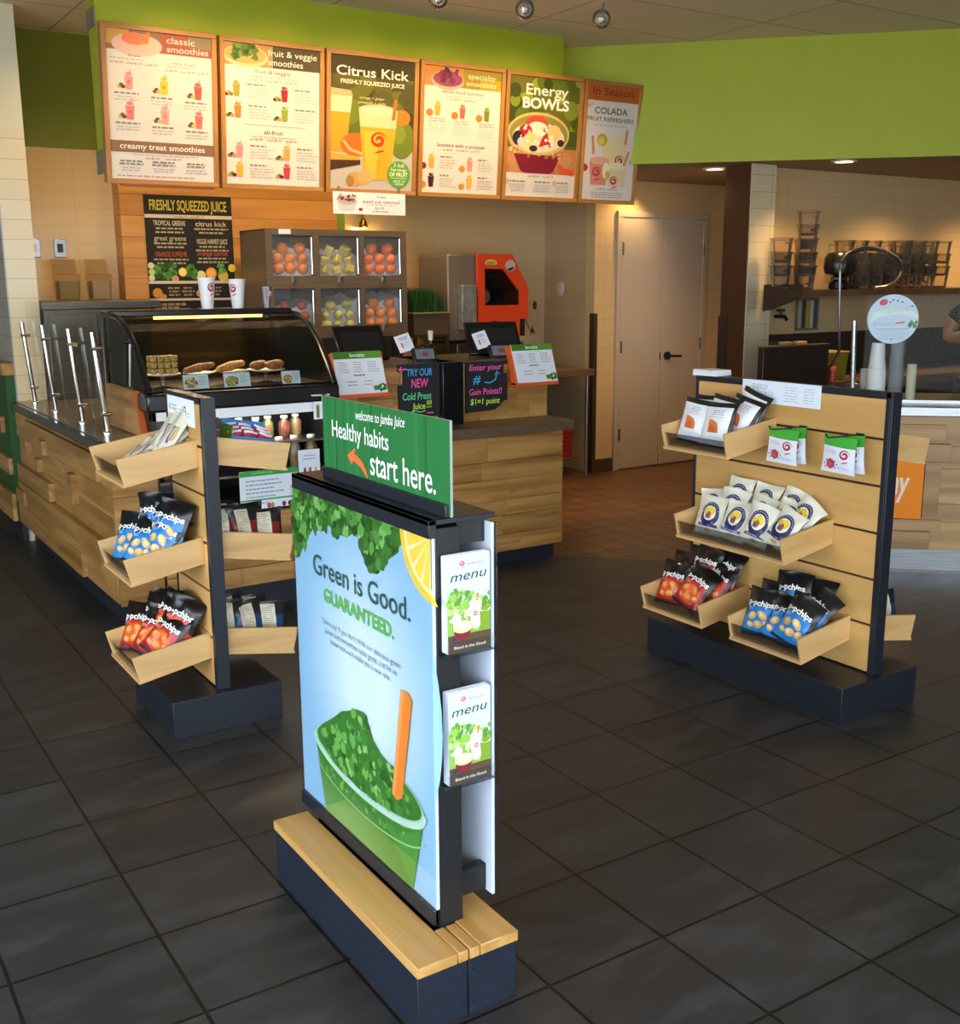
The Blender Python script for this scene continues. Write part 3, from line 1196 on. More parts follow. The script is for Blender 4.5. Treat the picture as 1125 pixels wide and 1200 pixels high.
# ================================================================== slatwall snack displays
def slat_display(name, label, x0, x1, y0, y1, base, grooves, zt):
    t = thing(name, label, 'display stand', ((x0 + x1) / 2, (y0 + y1) / 2, 0))
    bx0, bx1, by0, by1 = base
    m = MB()
    m.box(bx0, bx1, by0, by1, 0, 0.137, M_NAVY)
    m.build('base', t, bevel=0.002)
    m = MB()
    m.box(x0 + 0.012, x1 - 0.012, y0 + 0.01, y1 - 0.01, 0.137, zt - 0.004, mat('groove', '#2b2117', 0.7))
    m.build('core', t, smooth=0)
    m = MB()
    f = 0.028
    m.box(x0 - 0.002, x1 + 0.002, y0, y0 + 0.008, 0.137, zt, M_NAVY)
    m.box(x0 - 0.002, x0 + 0.014, y0 + 0.0082, y0 + f, 0.137, zt, M_NAVY)
    m.box(x1 - 0.014, x1 + 0.002, y0 + 0.0082, y0 + f, 0.137, zt, M_NAVY)
    m.box(x0 - 0.002, x1 + 0.002, y1 - 0.016, y1, 0.137, zt, M_NAVY)
    m.box(x0 - 0.002, x1 + 0.002, y0 + 0.0082, y1 - 0.0162, zt - 0.020, zt, M_NAVY)
    m.build('frame', t, bevel=0.0015)
    zs = [0.139] + list(grooves) + [zt - 0.020]
    for side in (0, 1):
        m = MB()
        for a, b in zip(zs[:-1], zs[1:]):
            xa, xb = (x0, x0 + 0.014) if side == 0 else (x1 - 0.014, x1)
            m.box(xa, xb, y0 + f, y1 - 0.016, a + 0.0045, b - 0.0045, W_SLAT)
        m.build('slat_board', t, bevel=0.0015, smooth=0)
    return t


GRV = (0.321, 0.493, 0.665, 0.836, 1.004)
slat_display('snack_display', 'narrow two-sided wooden slat display at left, in front of the pastry case', 1.212, 1.256, 3.586, 3.985, (1.035, 1.436, 3.550, 4.02), GRV, 1.175)
slat_display('snack_display', 'wide two-sided wooden slat display at right, in front of the kitchen counter', 3.257, 3.304, 2.386, 3.350, (3.055, 3.476, 2.360, 3.385), GRV, 1.169)


def tray(label, px, ym, z, wd, face, group, lip=True):
    """open wooden tray hooked on a slat wall; face -1 looks to -x, +1 to +x; local front is -Y"""
    t = thing('display_tray', label, 'display tray', (px, ym, z), (0, 0, -PI / 2 if face < 0 else PI / 2), group)
    T_ = 0.011
    prof = [(0.0, 0.0), (0.0, 0.093), (-0.280, 0.048), (-0.256, -0.046)]
    for sx in (-wd / 2, wd / 2 - T_):
        m = MB()
        m.extr([(sx, y, zz) for y, zz in prof], (T_, 0, 0), W_TRAYY)
        m.build('side_board', t, local=True, bevel=0.0015)
    m = MB()
    m.extr([(-wd / 2 - 0.001, 0, -0.003), (-wd / 2 - 0.001, -0.262, -0.050), (-wd / 2 - 0.001, -0.262, -0.039), (-wd / 2 - 0.001, 0, 0.008)], (wd + 0.002, 0, 0), W_TRAYX)
    m.build('bottom_board', t, local=True, bevel=0.001)
    m = MB()
    m.box(-wd / 2 + T_, wd / 2 - T_, -0.010, 0.0, 0.008, 0.090, W_TRAYX)
    m.build('back_board', t, local=True)
    if lip:
        m = MB()
        m.extr([(-wd / 2 + T_, -0.252, -0.034), (-wd / 2 + T_, -0.268, 0.020), (-wd / 2 + T_, -0.265, 0.020), (-wd / 2 + T_, -0.249, -0.034)], (wd - 2 * T_, 0, 0), M_ACRYL)
        m.build('front_guard', t, local=True, smooth=0)
    return t


GL = 'wooden trays on the narrow slat display'
GR = 'wooden trays on the wide slat display'
LT = tray('upper left wooden tray of the narrow display, holding foil snack bars', 1.212, 3.838, 0.934, 0.36, -1, GL)
LM = tray('middle left wooden tray of the narrow display, holding blue chip bags', 1.212, 3.829, 0.590, 0.35, -1, GL)
LB = tray('lower left wooden tray of the narrow display, holding red chip bags', 1.212, 3.818, 0.245, 0.36, -1, GL)
RT = tray('upper right wooden tray of the narrow display, holding a blue carton of snacks', 1.256, 3.790, 0.945, 0.36, 1, GL)
RM = tray('middle right wooden tray of the narrow display, holding dark red bags', 1.256, 3.790, 0.612, 0.36, 1, GL)
RB = tray('lower right wooden tray of the narrow display, holding dark blue bags', 1.256, 3.790, 0.258, 0.36, 1, GL)
KT = tray('upper tray of the wide display, holding white coconut chip pouches', 3.257, 3.080, 0.940, 0.352, -1, GR)
KM = tray('wide middle tray of the wide display, holding white popcorn bags', 3.257, 2.885, 0.592, 0.560, -1, GR)
K1 = tray('lower far tray of the wide display, holding red chip bags', 3.257, 3.178, 0.246, 0.350, -1, GR)
K2 = tray('lower near tray of the wide display, holding blue chip bags', 3.257, 2.677, 0.246, 0.352, -1, GR)
B1 = tray('upper tray on the far side of the wide display, above the orange sign', 3.304, 2.635, 0.930, 0.36, 1, GR, False)
B2 = tray('lower tray on the far side of the wide display, near the floor', 3.304, 2.635, 0.246, 0.36, 1, GR, False)


# ------------------------------------------------------------------ bags
def bag_mesh(name, w, h, t, paint, gfx=None, gfx_back=None, seed=0, nu=12, nv=18, seal=0.055, crush=1.0):
    """pillow bag standing on its lower seal, printed front towards -Y"""
    rn = random.Random(seed)
    ph = [rn.uniform(0, 6.28) for _ in range(8)]
    am = [rn.uniform(0.5, 1.0) for _ in range(8)]

    def bulge(u, v):
        if v < seal or v > 1 - seal:
            return 0.0015
        a = math.sin(PI * (v - seal) / (1 - 2 * seal))
        e = (1 - abs(2 * u - 1) ** 2.6)
        b = t / 2 * (max(a, 0) ** 0.55) * max(e, 0) ** 0.75
        cr_ = 0.0022 * crush * (math.sin(9 * u + 5 * v + ph[0]) * am[0] + math.sin(17 * u - 7 * v + ph[1]) * am[1] * 0.7 + math.sin(23 * v + 3 * u + ph[2]) * am[2] * 0.6)
        return max(b + cr_ * min(1, a * 2) * min(1, e * 2), 0.0012)

    def edge(v):
        a = 0 if v < seal or v > 1 - seal else math.sin(PI * (v - seal) / (1 - 2 * seal)) ** 0.6
        return 1 - 0.07 * a

    def sag(u, v):
        return 0.006 * crush * math.sin(2.4 * u + ph[3]) * (v - 0.3) + 0.012 * crush * max(0, v - 0.85) * math.sin(4 * u + ph[4]) * 4

    def P(u, v, d, front=True):
        b = bulge(u, v)
        x = (u - 0.5) * w * edge(v)
        y = sag(u, v) + (-(b + d) if front else (b + d))
        z = v * h + 0.004 * crush * math.sin(3 * u + ph[5]) * v
        return (x, y, z)
    m = MB()
    for front in (True, False):
        idx = {}
        vs = []
        for j in range(nv + 1):
            for i in range(nu + 1):
                idx[i, j] = len(vs)
                vs.append(P(i / nu, j / nv, 0, front))
        by = {}
        for j in range(nv):
            for i in range(nu):
                q = (idx[i, j], idx[i + 1, j], idx[i + 1, j + 1], idx[i, j + 1])
                if not front:
                    q = tuple(reversed(q))
                c = paint((i + 0.5) / nu, (j + 0.5) / nv, front)
                by.setdefault(c, []).append(q)
        k0 = len(m.v)
        m.v += vs
        for c, fs in by.items():
            mi = m.mi(foil(c))
            for f in fs:
                m.f.append([a + k0 for a in f])
                m.fm.append(mi)
    if gfx:
        gfx.drape(nu, nv)
        gfx.out(m, lambda a, b, d: P(a / gfx.w, b / gfx.h, d), step=0.0001, d0=0.0008, mk=foil)
    if gfx_back:
        gfx_back.drape(nu, nv)
        gfx_back.out(m, lambda a, b, d: P(1 - a / gfx_back.w, b / gfx_back.h, d, False), step=0.0001, d0=0.0008, mk=foil)
    me_o = m.build(name, None, local=True, smooth=60)
    me = me_o.data
    bpy.data.objects.remove(me_o)
    return me


def chip_bag(kind, seed):
    w, h = 0.145, 0.190
    if kind == 'blue':
        body, dark, low = '#1479c8', '#0f1216', '#1a8ada'
        chips = ['#d9b573', '#e9cf96', '#c99d58']
    else:
        body, dark, low = '#b32a1c', '#120d0e', '#8c1f2b'
        chips = ['#e38a3c', '#f0a957', '#cc5a26']

    def paint(u, v, front):
        if not front:
            return dark
        if v < 0.06:
            return dark
        if v > 0.60:
            return dark
        if u < 0.05 or u > 0.95:
            return dark if v > 0.4 else body
        if v < 0.15:
            return low
        return body
    g = Gfx(w, h)
    if kind == 'red':
        g.ell(0.5, 0.33, 0.40, 0.30, '#c9401f', 20)
        g.ell(0.45, 0.36, 0.30, 0.22, '#d9552a', 18)
    for (x, y, rx, ry, ro) in ((0.30, 0.40, .15, .11, 20), (0.62, 0.44, .17, .10, -30), (0.52, 0.24, .16, .11, 10), (0.78, 0.28, .11, .09, 40), (0.26, 0.22, .11, .08, -10)):
        g.ell(x, y, rx, ry, chips[2], 14, rot=ro)
        g.ell(x, y + .008, rx * .88, ry * .85, chips[0], 14, rot=ro)
        g.ell(x - .02, y + .015, rx * .55, ry * .5, chips[1], 12, rot=ro)
    g.text('p', 0.07, 0.625, 0.115, '#f2f2ee', fit=0.12, bold=0.03)
    g.ell(0.235, 0.665, 0.028, 0.028, '#f2f2ee', 8)
    g.text('pchips', 0.285, 0.625, 0.115, '#f2f2ee', fit=0.62, bold=0.03)
    g.copy_lines(0.10, 0.34, 0.555, 0.03, 2, '#cfe3f2' if kind == 'blue' else '#eec9b8', 0.010, seed)
    gb = Gfx(w, h)
    gb.rect(0.18, 0.10, 0.50, 0.62, '#d9d2ba')
    gb.copy_lines(0.21, 0.47, 0.56, 0.035, 12, '#6f6a5a', 0.012, seed)
    gb.rect(0.56, 0.12, 0.88, 0.30, body)
    return bag_mesh('chip_bag', w, h, 0.046, paint, g, gb, seed, crush=1.5)


def popcorn_bag(seed):
    w, h = 0.124, 0.160

    def paint(u, v, front):
        return '#d8d6c6' if v < 0.07 or v > 0.93 else '#dedccb'
    g = Gfx(w, h)
    g.ell(0.5, 0.52, 0.36, 0.42, '#23295c', 22)
    for a in range(20, 175, 14):
        g.ell(0.5 + 0.31 * math.cos(R(a)), 0.53 + 0.27 * math.sin(R(a)), 0.022, 0.022, '#b9bfd6', 6)
    g.ell(0.5, 0.55, 0.245, 0.25, '#ece9d8', 18)
    for x, y, r in ((0.38, 0.58, 0.11), (0.60, 0.60, 0.11), (0.52, 0.66, 0.09)):
        g.ell(x, y, r, r * 1.1, '#e3cb3c', 9)
    g.ell(0.50, 0.50, 0.08, 0.13, '#a5502e', 10)
    g.ell(0.42, 0.47, 0.05, 0.09, '#2b4f8f', 8)
    g.ell(0.52, 0.12, 0.14, 0.06, '#cfa87a', 9)
    g.rect(0.12, 0.20, 0.88, 0.27, '#2b3270')
    g.copy_lines(0.18, 0.82, 0.225, 0.03, 1, '#c6c9dc', 0.018, seed)
    return bag_mesh('popcorn_bag', w, h, 0.036, paint, g, None, seed, crush=1.3)


def coconut_pouch(seed):
    w, h = 0.150, 0.180

    def paint(u, v, front):
        if v > 0.88 or u > 0.90 or v < 0.06:
            return '#1c1d1c'
        return '#e4e6ec'
    g = Gfx(w, h)
    g.p([(0.28, 0.32), (0.66, 0.32), (0.655, 0.40), (0.63, 0.48), (0.57, 0.545), (0.47, 0.58), (0.36, 0.60), (0.28, 0.60)], '#d8793c')
    g.p([(0.33, 0.32), (0.55, 0.32), (0.53, 0.42), (0.45, 0.49), (0.33, 0.52)], '#c4632c')
    g.copy_lines(0.34, 0.72, 0.80, 0.045, 3, '#8d97ad', 0.018, seed, 'c')
    g.copy_lines(0.22, 0.75, 0.655, 0.03, 1, '#d49aa0', 0.014, seed, 'c')
    g.rect(0.10, 0.10, 0.86, 0.24, '#d3d9e6')
    return bag_mesh('coconut_chip_pouch', w, h, 0.050, paint, g, None, seed)


def dark_pouch(kind, seed):
    w, h = 0.125, 0.165
    body = {'red': '#7a1d1a', 'navy': '#14406e'}[kind]
    drk = '#16181c'

    def paint(u, v, front):
        return drk if v > 0.66 or u > 0.9 or u < 0.1 else body
    g = Gfx(w, h)
    g.ell(0.5, 0.35, 0.28, 0.2, {'red': '#b23420', 'navy': '#2b78c4'}[kind], 16)
    g.copy_lines(0.2, 0.8, 0.75, 0.05, 2, '#d8d4c8', 0.03, seed, 'c')
    gb = Gfx(w, h)
    gb.rect(0.22, 0.16, 0.66, 0.92, '#cfc7ae')
    gb.copy_lines(0.26, 0.62, 0.86, 0.045, 14, '#6d6756', 0.014, seed)
    return bag_mesh('snack_pouch', w, h, 0.040, paint, g, gb, seed)


def bar_wrapper(seed):
    w, h = 0.066, 0.170

    def paint(u, v, front):
        return '#cfcbb8' if v < 0.08 or v > 0.92 else ('#d0ccba' if u > 0.25 else '#a9a894')
    g = Gfx(w, h)
    g.rect(0.40, 0.25, 0.66, 0.66, '#5a5a8c')
    g.ell(0.66, 0.5, 0.2, 0.5, '#b7a274', 12)
    return bag_mesh('snack_bar', w, h, 0.020, paint, g, None, seed, 8, 14, crush=1.6)


def hang_pack(seed):
    w, h = 0.142, 0.132

    def paint(u, v, front):
        return '#43a83a' if v > 0.72 else '#dde3ee'
    g = Gfx(w, h)
    g.rect(0.03, 0.715, 0.97, 0.735, '#3a9a33')
    g.swirl(0.70, 0.52, 0.17, '#b02c44')
    g.copy_lines(0.10, 0.50, 0.60, 0.04, 3, '#b99fb4', 0.014, seed)
    g.ell(0.28, 0.24, 0.13, 0.13, '#b2384a', 12)
    g.ell(0.26, 0.22, 0.07, 0.08, '#d0544f', 10)
    for a in range(0, 360, 45):
        g.ell(0.28 + 0.2 * math.cos(R(a)), 0.23 + 0.12 * math.sin(R(a)), 0.026, 0.026, '#6a5a78', 6)
    g.copy_lines(0.50, 0.9, 0.16, 0.04, 2, '#8fa2b8', 0.014, seed + 3)
    return bag_mesh('dried_fruit_pack', w, h, 0.016, paint, g, None, seed, 8, 14, crush=0.6)


BLUE = [chip_bag('blue', i) for i in (1, 2, 3)]
RED = [chip_bag('red', i) for i in (4, 5, 6)]
POP = [popcorn_bag(i) for i in (1, 2, 3)]
COCO = [coconut_pouch(i) for i in (1, 2)]
REDP = [dark_pouch('red', 1), dark_pouch('red', 5)]
NAVP = [dark_pouch('navy', 2), dark_pouch('navy', 8)]
BARS = [bar_wrapper(i) for i in (1, 2)]
PACK = [hang_pack(1), hang_pack(2)]


def put(meshes, name, tr, rows, cat, group, desc, where, turn=0.0):
    """rows: (s along the tray seen from its front, depth from the wall, lift, lean, roll, label end)"""
    base = parent_world(tr)
    rz = tr.rotation_euler.z + R(turn)
    for i, (s, d, lift, lean, rl, lab) in enumerate(rows):
        me = meshes[i % len(meshes)]
        bw = max(v.co.x for v in me.vertices) - min(v.co.x for v in me.vertices)
        half = max(abs(v.co.x) for c in tr.children if c.name.startswith('bottom_board') for v in c.data.vertices) - 0.014
        cw, sw = math.cos(R(turn)), math.sin(R(turn))
        lim = half - bw / 2 * cw * math.cos(R(rl)) - 0.085 * math.tan(R(abs(rl)))
        s = max(min(s, lim if rl > 0 else half - bw / 2 * cw), -(lim if rl < 0 else half - bw / 2 * cw))
        d = min(max(d, 0.078 + bw / 2 * sw), 0.238 - bw / 2 * sw)
        zz = -0.046 * d / 0.256 + 0.010 + lift + bw / 2 * math.sin(R(abs(rl)))
        p = base @ Vector((s, -d, zz))
        o = bpy.data.objects.new(name, meshes[i % len(meshes)])
        C.objects.link(o)
        o.location = p
        o.rotation_mode = 'XYZ'
        m = Matrix.Rotation(rz, 4, 'Z') @ Matrix.Rotation(R(-lean), 4, 'X') @ Matrix.Rotation(R(rl), 4, 'Y')
        o.rotation_euler = m.to_euler()
        tag(o, '%s, %s, %s' % (desc, lab, where), cat, group)


# lower near tray of the wide display: blue chips
put(BLUE, 'chip_bag', K2, [
    (-0.095, 0.205, 0.0, 20, -2, 'front left of the tray'), (0.010, 0.222, 0.002, 28, 10, 'front middle, leaning'), (0.095, 0.228, 0.004, 24, 18, 'front right, tilted most'),
    (-0.085, 0.150, 0.012, 22, -3, 'second row left'), (0.035, 0.155, 0.016, 24, 6, 'second row middle'), (0.118, 0.150, 0.012, 30, 24, 'second row right'),
    (-0.05, 0.105, 0.034, 16, 2, 'back row left'), (0.065, 0.100, 0.034, 16, 5, 'back row middle'), (0.00, 0.128, 0.046, 20, -6, 'topmost between the rows')],
    'chip bag', 'blue chip bags in the lower near tray of the wide display', 'blue chip bag', 'lower near tray of the wide display', 8)
put(RED, 'chip_bag', K1, [
    (-0.105, 0.200, 0.0, 24, -3, 'front left of the tray'), (0.020, 0.222, 0.0, 28, 22, 'front middle, tilted'), (0.112, 0.150, 0.010, 30, 14, 'right side'),
    (-0.070, 0.140, 0.018, 20, -6, 'second row left'), (0.045, 0.130, 0.020, 22, 8, 'second row middle'), (0.000, 0.115, 0.048, 18, 8, 'topmost in the middle'), (-0.030, 0.090, 0.034, 16, -2, 'back row left'), (0.085, 0.078, 0.034, 18, 12, 'back row right')],
    'chip bag', 'red chip bags in the lower far tray of the wide display', 'red chip bag', 'lower far tray of the wide display', 8)
put(POP, 'popcorn_bag', KM, [
    (-0.165, 0.208, 0.0, 20, 2, 'front row first from the left'), (-0.035, 0.218, 0.0, 22, 8, 'front row second from the left'), (0.085, 0.222, 0.002, 22, 10, 'front row third from the left'), (0.195, 0.215, 0.004, 28, 22, 'front row rightmost'),
    (-0.215, 0.165, 0.010, 20, -3, 'left end of the second row'), (-0.11, 0.150, 0.014, 20, 3, 'second row second from the left'), (0.010, 0.155, 0.014, 28, 12, 'second row middle'), (0.13, 0.155, 0.016, 32, 18, 'second row right'), (0.215, 0.130, 0.014, 34, 30, 'right end behind the front row'),
    (-0.135, 0.090, 0.045, 18, 2, 'highest at the back left'), (-0.020, 0.095, 0.036, 24, 10, 'back row middle'), (0.10, 0.092, 0.030, 32, 14, 'back row right')],
    'popcorn bag', 'white popcorn bags in the middle tray', 'white popcorn bag', 'wide middle tray', 10)
put(COCO, 'coconut_chip_pouch', KT, [
    (-0.090, 0.200, 0.0, 14, 4, 'front left'), (0.045, 0.205, 0.0, 14, 2, 'front right'), (0.000, 0.145, 0.004, 16, 6, 'middle behind the front pair'), (0.105, 0.140, 0.0, 22, 16, 'right side, tilted'),
    (0.075, 0.078, 0.008, 16, 16, 'back right'), (-0.085, 0.130, 0.0, 16, 2, 'second row left')],
    'chip pouch', 'coconut chip pouches in the upper tray', 'white and orange pouch', 'upper tray of the wide display', 6)
# narrow display, left side
put(BLUE, 'chip_bag', LM, [
    (-0.090, 0.205, 0.0, 26, -4, 'front left'), (0.020, 0.200, 0.0, 28, 10, 'front middle'), (0.105, 0.160, 0.0, 26, 22, 'front right, tilted'), (-0.060, 0.140, 0.018, 18, 6, 'second row left'), (0.055, 0.130, 0.022, 22, 8, 'second row right'),
    (-0.02, 0.105, 0.045, 14, -4, 'highest at the back'), (0.03, 0.135, 0.036, 22, 14, 'topmost between the rows'), (0.090, 0.105, 0.030, 14, 16, 'back right')],
    'chip bag', 'blue chip bags in the middle left tray', 'blue chip bag', 'middle left tray of the narrow display', 34)
put(RED, 'chip_bag', LB, [
    (-0.095, 0.205, 0.0, 28, -6, 'front left'), (0.010, 0.212, 0.0, 30, 14, 'front middle'), (0.100, 0.185, 0.0, 30, 26, 'front right, tilted'), (-0.060, 0.145, 0.016, 22, 4, 'second row left'), (0.050, 0.130, 0.022, 24, 14, 'second row right'),
    (-0.010, 0.105, 0.040, 14, 4, 'highest at the back'), (0.03, 0.140, 0.036, 24, 16, 'topmost between the rows'), (0.095, 0.108, 0.020, 16, 20, 'back right')],
    'chip bag', 'red chip bags in the lower left tray', 'red chip bag', 'lower left tray of the narrow display', 34)
put(BARS, 'snack_bar', LT, [
    (-0.085, 0.190, 0.004, 62, 10, 'frontmost'), (-0.03, 0.185, 0.008, 58, 24, 'second from the front left'), (0.03, 0.175, 0.008, 56, 30, 'front middle'), (0.085, 0.165, 0.006, 54, 34, 'front right'),
    (-0.06, 0.115, 0.024, 50, 18, 'second layer left'), (0.0, 0.110, 0.026, 46, 26, 'second layer middle'), (0.06, 0.105, 0.026, 44, 32, 'second layer right'), (0.02, 0.085, 0.040, 34, 16, 'topmost at the back left'), (0.075, 0.085, 0.036, 30, 24, 'topmost at the back right')],
    'snack bar', 'foil snack bars in the upper left tray', 'silver snack bar', 'upper left tray of the narrow display', 40)
# narrow display, right side: the camera sees these bags from behind
for meshes_, tr_, wh, col_ in ((NAVP, RB, 'lower right tray of the narrow display', 'blue'), (NAVP, B2, 'low tray behind the wide display', 'blue'), (REDP, RM, 'middle right tray of the narrow display', 'red')):
    base = parent_world(tr_)
    for i, (s_, d_, zz_, ro_, lab) in enumerate(((-0.10, 0.045, 0.022, -8, 'nearest the slat wall'), (-0.11, 0.125, 0.008, 6, 'second from the slat wall'), (-0.105, 0.205, -0.006, -10, 'outermost'), (0.0, 0.09, 0.022, 5, 'behind the first two'), (0.01, 0.18, 0.012, -6, 'behind at the outer end'))):
        o = bpy.data.objects.new('snack_pouch', meshes_[i % 2])
        C.objects.link(o)
        o.location = base @ Vector((s_, -d_, -0.046 * d_ / 0.256 + 0.012))
        o.rotation_euler = (Matrix.Rotation(PI + R(ro_), 4, 'Z') @ Matrix.Rotation(R(14), 4, 'X')).to_euler()
        tag(o, 'dark %s pouch, %s, %s' % (col_, lab, wh), 'snack pouch', 'dark %s pouches in the %s' % (col_, wh))
for i, (s_, d_, ro_, lab) in enumerate(((-0.10, 0.05, -6, 'nearest the slat wall'), (-0.095, 0.14, 8, 'at the outer end'))):
    o = bpy.data.objects.new('snack_pouch', NAVP[i % 2])
    C.objects.link(o)
    o.location = parent_world(B1) @ Vector((s_, -d_, -0.046 * d_ / 0.256 + 0.012))
    o.rotation_euler = (Matrix.Rotation(PI + R(ro_), 4, 'Z') @ Matrix.Rotation(R(10), 4, 'X')).to_euler()
    tag(o, 'dark blue pouch, %s, upper tray behind the wide display' % lab, 'snack pouch', 'dark blue pouches in the upper far tray')

# blue carton with little fruit packs and a green pouch in the upper right tray
base = parent_world(RT)
t = thing('snack_carton', 'open blue carton full of small red fruit packs, in the narrow display', 'carton', base @ Vector((-0.085, -0.135, -0.008)), (0, R(10), 0))
m = MB()
cb = mat('carton_blue', '#2277c4', 0.45)
m.box(-0.075, 0.085, -0.060, -0.057, 0.0, 0.085, cb)
m.box(-0.075, 0.085, 0.057, 0.060, 0.0, 0.135, cb)
m.box(-0.075, -0.072, -0.057, 0.057, 0.0, 0.12, mat('carton_green', '#58a038', 0.5))
m.box(0.082, 0.085, -0.057, 0.057, 0.0, 0.085, cb)
m.box(-0.075, 0.085, -0.060, 0.060, -0.003, 0.0, cb)
m.build('box', t, local=True)
m = MB()
m.box(-0.05, 0.05, -0.0625, -0.0605, 0.002, 0.038, M_PAPER)
m.build('price_label', t, local=True)
packm = []
for sd, c in ((1, '#b22346'), (2, '#c23a5c'), (3, '#a3243a')):
    def paint_(u, v, front, c=c):
        return '#d8dde8' if v > 0.86 or v < 0.1 else c
    gg = Gfx(0.05, 0.075)
    gg.ell(0.5, 0.5, 0.3, 0.3, '#3f6fb4', 10)
    packm.append(bag_mesh('fruit_pack', 0.05, 0.075, 0.022, paint_, gg, None, sd, 6, 10, crush=0.7))
tw = parent_world(t)
n_ = 0
for r_ in range(3):
    for c_ in range(3):
        n_ += 1
        o = bpy.data.objects.new('fruit_pack', packm[n_ % 3])
        C.objects.link(o)
        o.location = tw @ Vector((-0.045 + c_ * 0.05, -0.030 + r_ * 0.032, 0.028 + 0.010 * r_))
        o.rotation_euler = (R(-8), R(12 + 8 * (c_ - 1)), R(random.uniform(-12, 12)))
        tag(o, 'small red fruit pack, %s row of the blue carton, %s' % (('front', 'middle', 'back')[r_], ('next to the slat wall', 'centre', 'outer end')[c_]), 'fruit pack', 'fruit packs in the blue carton')

# price signs clipped to the slat walls
t = tag(None or bpy.data.objects.new('shelf_sign', None), 'white price sign with a bold 2, at the top of the narrow display', 'sign')
C.objects.link(t)
t.location = (1.2105, 3.81, 1.066)
m = MB()
m.box(-0.0015, 0.0, -0.146, 0.146, 0, 0.094, M_PAPER)
m.build('card', t, local=True)
g = Gfx(0.292, 0.094)
g.rect(0, 0, 1, 1, '#e6edf8')
g.rect(0.075, 0.32, 0.105, 0.68, '#4a6a38')
g.copy_lines(0.16, 0.42, 0.62, 0.13, 4, '#93b6a4', 0.06, 3)
g.copy_lines(0.42, 0.60, 0.52, 0.12, 2, '#8a94a8', 0.04, 5)
g.text('2', 0.64, 0.38, 0.34, '#20242c', bold=0.02)
g.text('$', 0.59, 0.56, 0.14, '#20242c')
g.copy_lines(0.72, 0.92, 0.45, 0.12, 2, '#a9b3c6', 0.04, 8)
m = MB()
g.out(m, flat((-0.0016, 0.146, 0), (0, -1, 0), (0, 0, 1)))
m.build('print', t, local=True, smooth=0)

t = thing('shelf_sign', 'wide white price list sign clipped over the top of the wide display', 'sign', (3.254, 2.89, 1.084))
m = MB()
m.box(-0.0015, 0.0, -0.195, 0.195, 0, 0.087, M_PAPER)
m.build('card', t, local=True)
g = Gfx(0.39, 0.087)
g.rect(0, 0, 1, 1, '#dfe8f6')
g.p([(0.055, 0.30), (0.095, 0.30), (0.108, 0.68), (0.046, 0.68)], '#5d7a2e')
g.text('ENERGY', 0.14, 0.60, 0.24, '#8fae96', fit=0.20, tall=1.3)
g.text('BOOSTS', 0.16, 0.38, 0.15, '#a7bfc0', fit=0.25)
g.copy_lines(0.24, 0.44, 0.20, 0.1, 1, '#a9c0b0', 0.11, 4)
g.copy_lines(0.54, 0.73, 0.78, 0.12, 6, '#8f9ab0', 0.022, 6, 'c')
g.copy_lines(0.78, 0.94, 0.78, 0.12, 6, '#8f9ab0', 0.022, 7, 'c')
m = MB()
g.out(m, flat((-0.0016, 0.195, 0), (0, -1, 0), (0, 0, 1)))
m.build('print', t, local=True, smooth=0)

# peg hooks with hanging packs
for k, (y, lab) in enumerate(((2.772, 'farther'), (2.512, 'nearer'))):
    t = thing('peg_hook', 'black peg hook with green and white packs, %s one on the wide display' % lab, 'peg hook', (3.257, y, 1.010), group='peg hooks on the wide display')
    m = MB()
    m.tube([(0, 0, 0), (-0.17, 0, 0.004), (-0.182, 0, 0.008), (-0.188, 0, 0.020)], 0.0028, M_BLACK, 8)
    m.build('arm', t, local=True)
    m = MB()
    m.box(-0.004, 0.0, -0.017, 0.017, -0.055, 0.006, M_BLACK)
    m.build('back_plate', t, local=True)
    for j, (dx, dy, ro) in enumerate(((-0.105, 0.0, 2), (-0.070, -0.022, -4))):
        o = bpy.data.objects.new('dried_fruit_pack', PACK[j])
        C.objects.link(o)
        o.location = (3.257 + dx, y + dy + 0.006, 1.010 - 0.129)
        o.rotation_euler = (Matrix.Rotation(-PI / 2 + R(ro), 4, 'Z') @ Matrix.Rotation(R(ro), 4, 'Y')).to_euler()
        tag(o, 'green and white dried fruit pack, %s on the %s peg hook' % (('front one', 'one behind')[j], lab), 'fruit pack', 'dried fruit packs on peg hooks')
# loose papers on top of the wide display
for k in range(4):
    m = MB()
    a = R(8 - 5 * k)
    m.obox((3.280, 3.285, 1.170 + k * 0.006), (math.cos(a), math.sin(a), 0), (0, 0, 1), (math.sin(a), -math.cos(a), 0), -0.050, 0.050, 0, 0.005, -0.060, 0.060, M_PAPER)
    tag(m.build('leaflet_stack', smooth=0), 'thin white leaflet stack on top of the wide display, %s' % ('lowest', 'second from below', 'third from below', 'topmost')[k], 'leaflets', 'leaflets on the wide display')

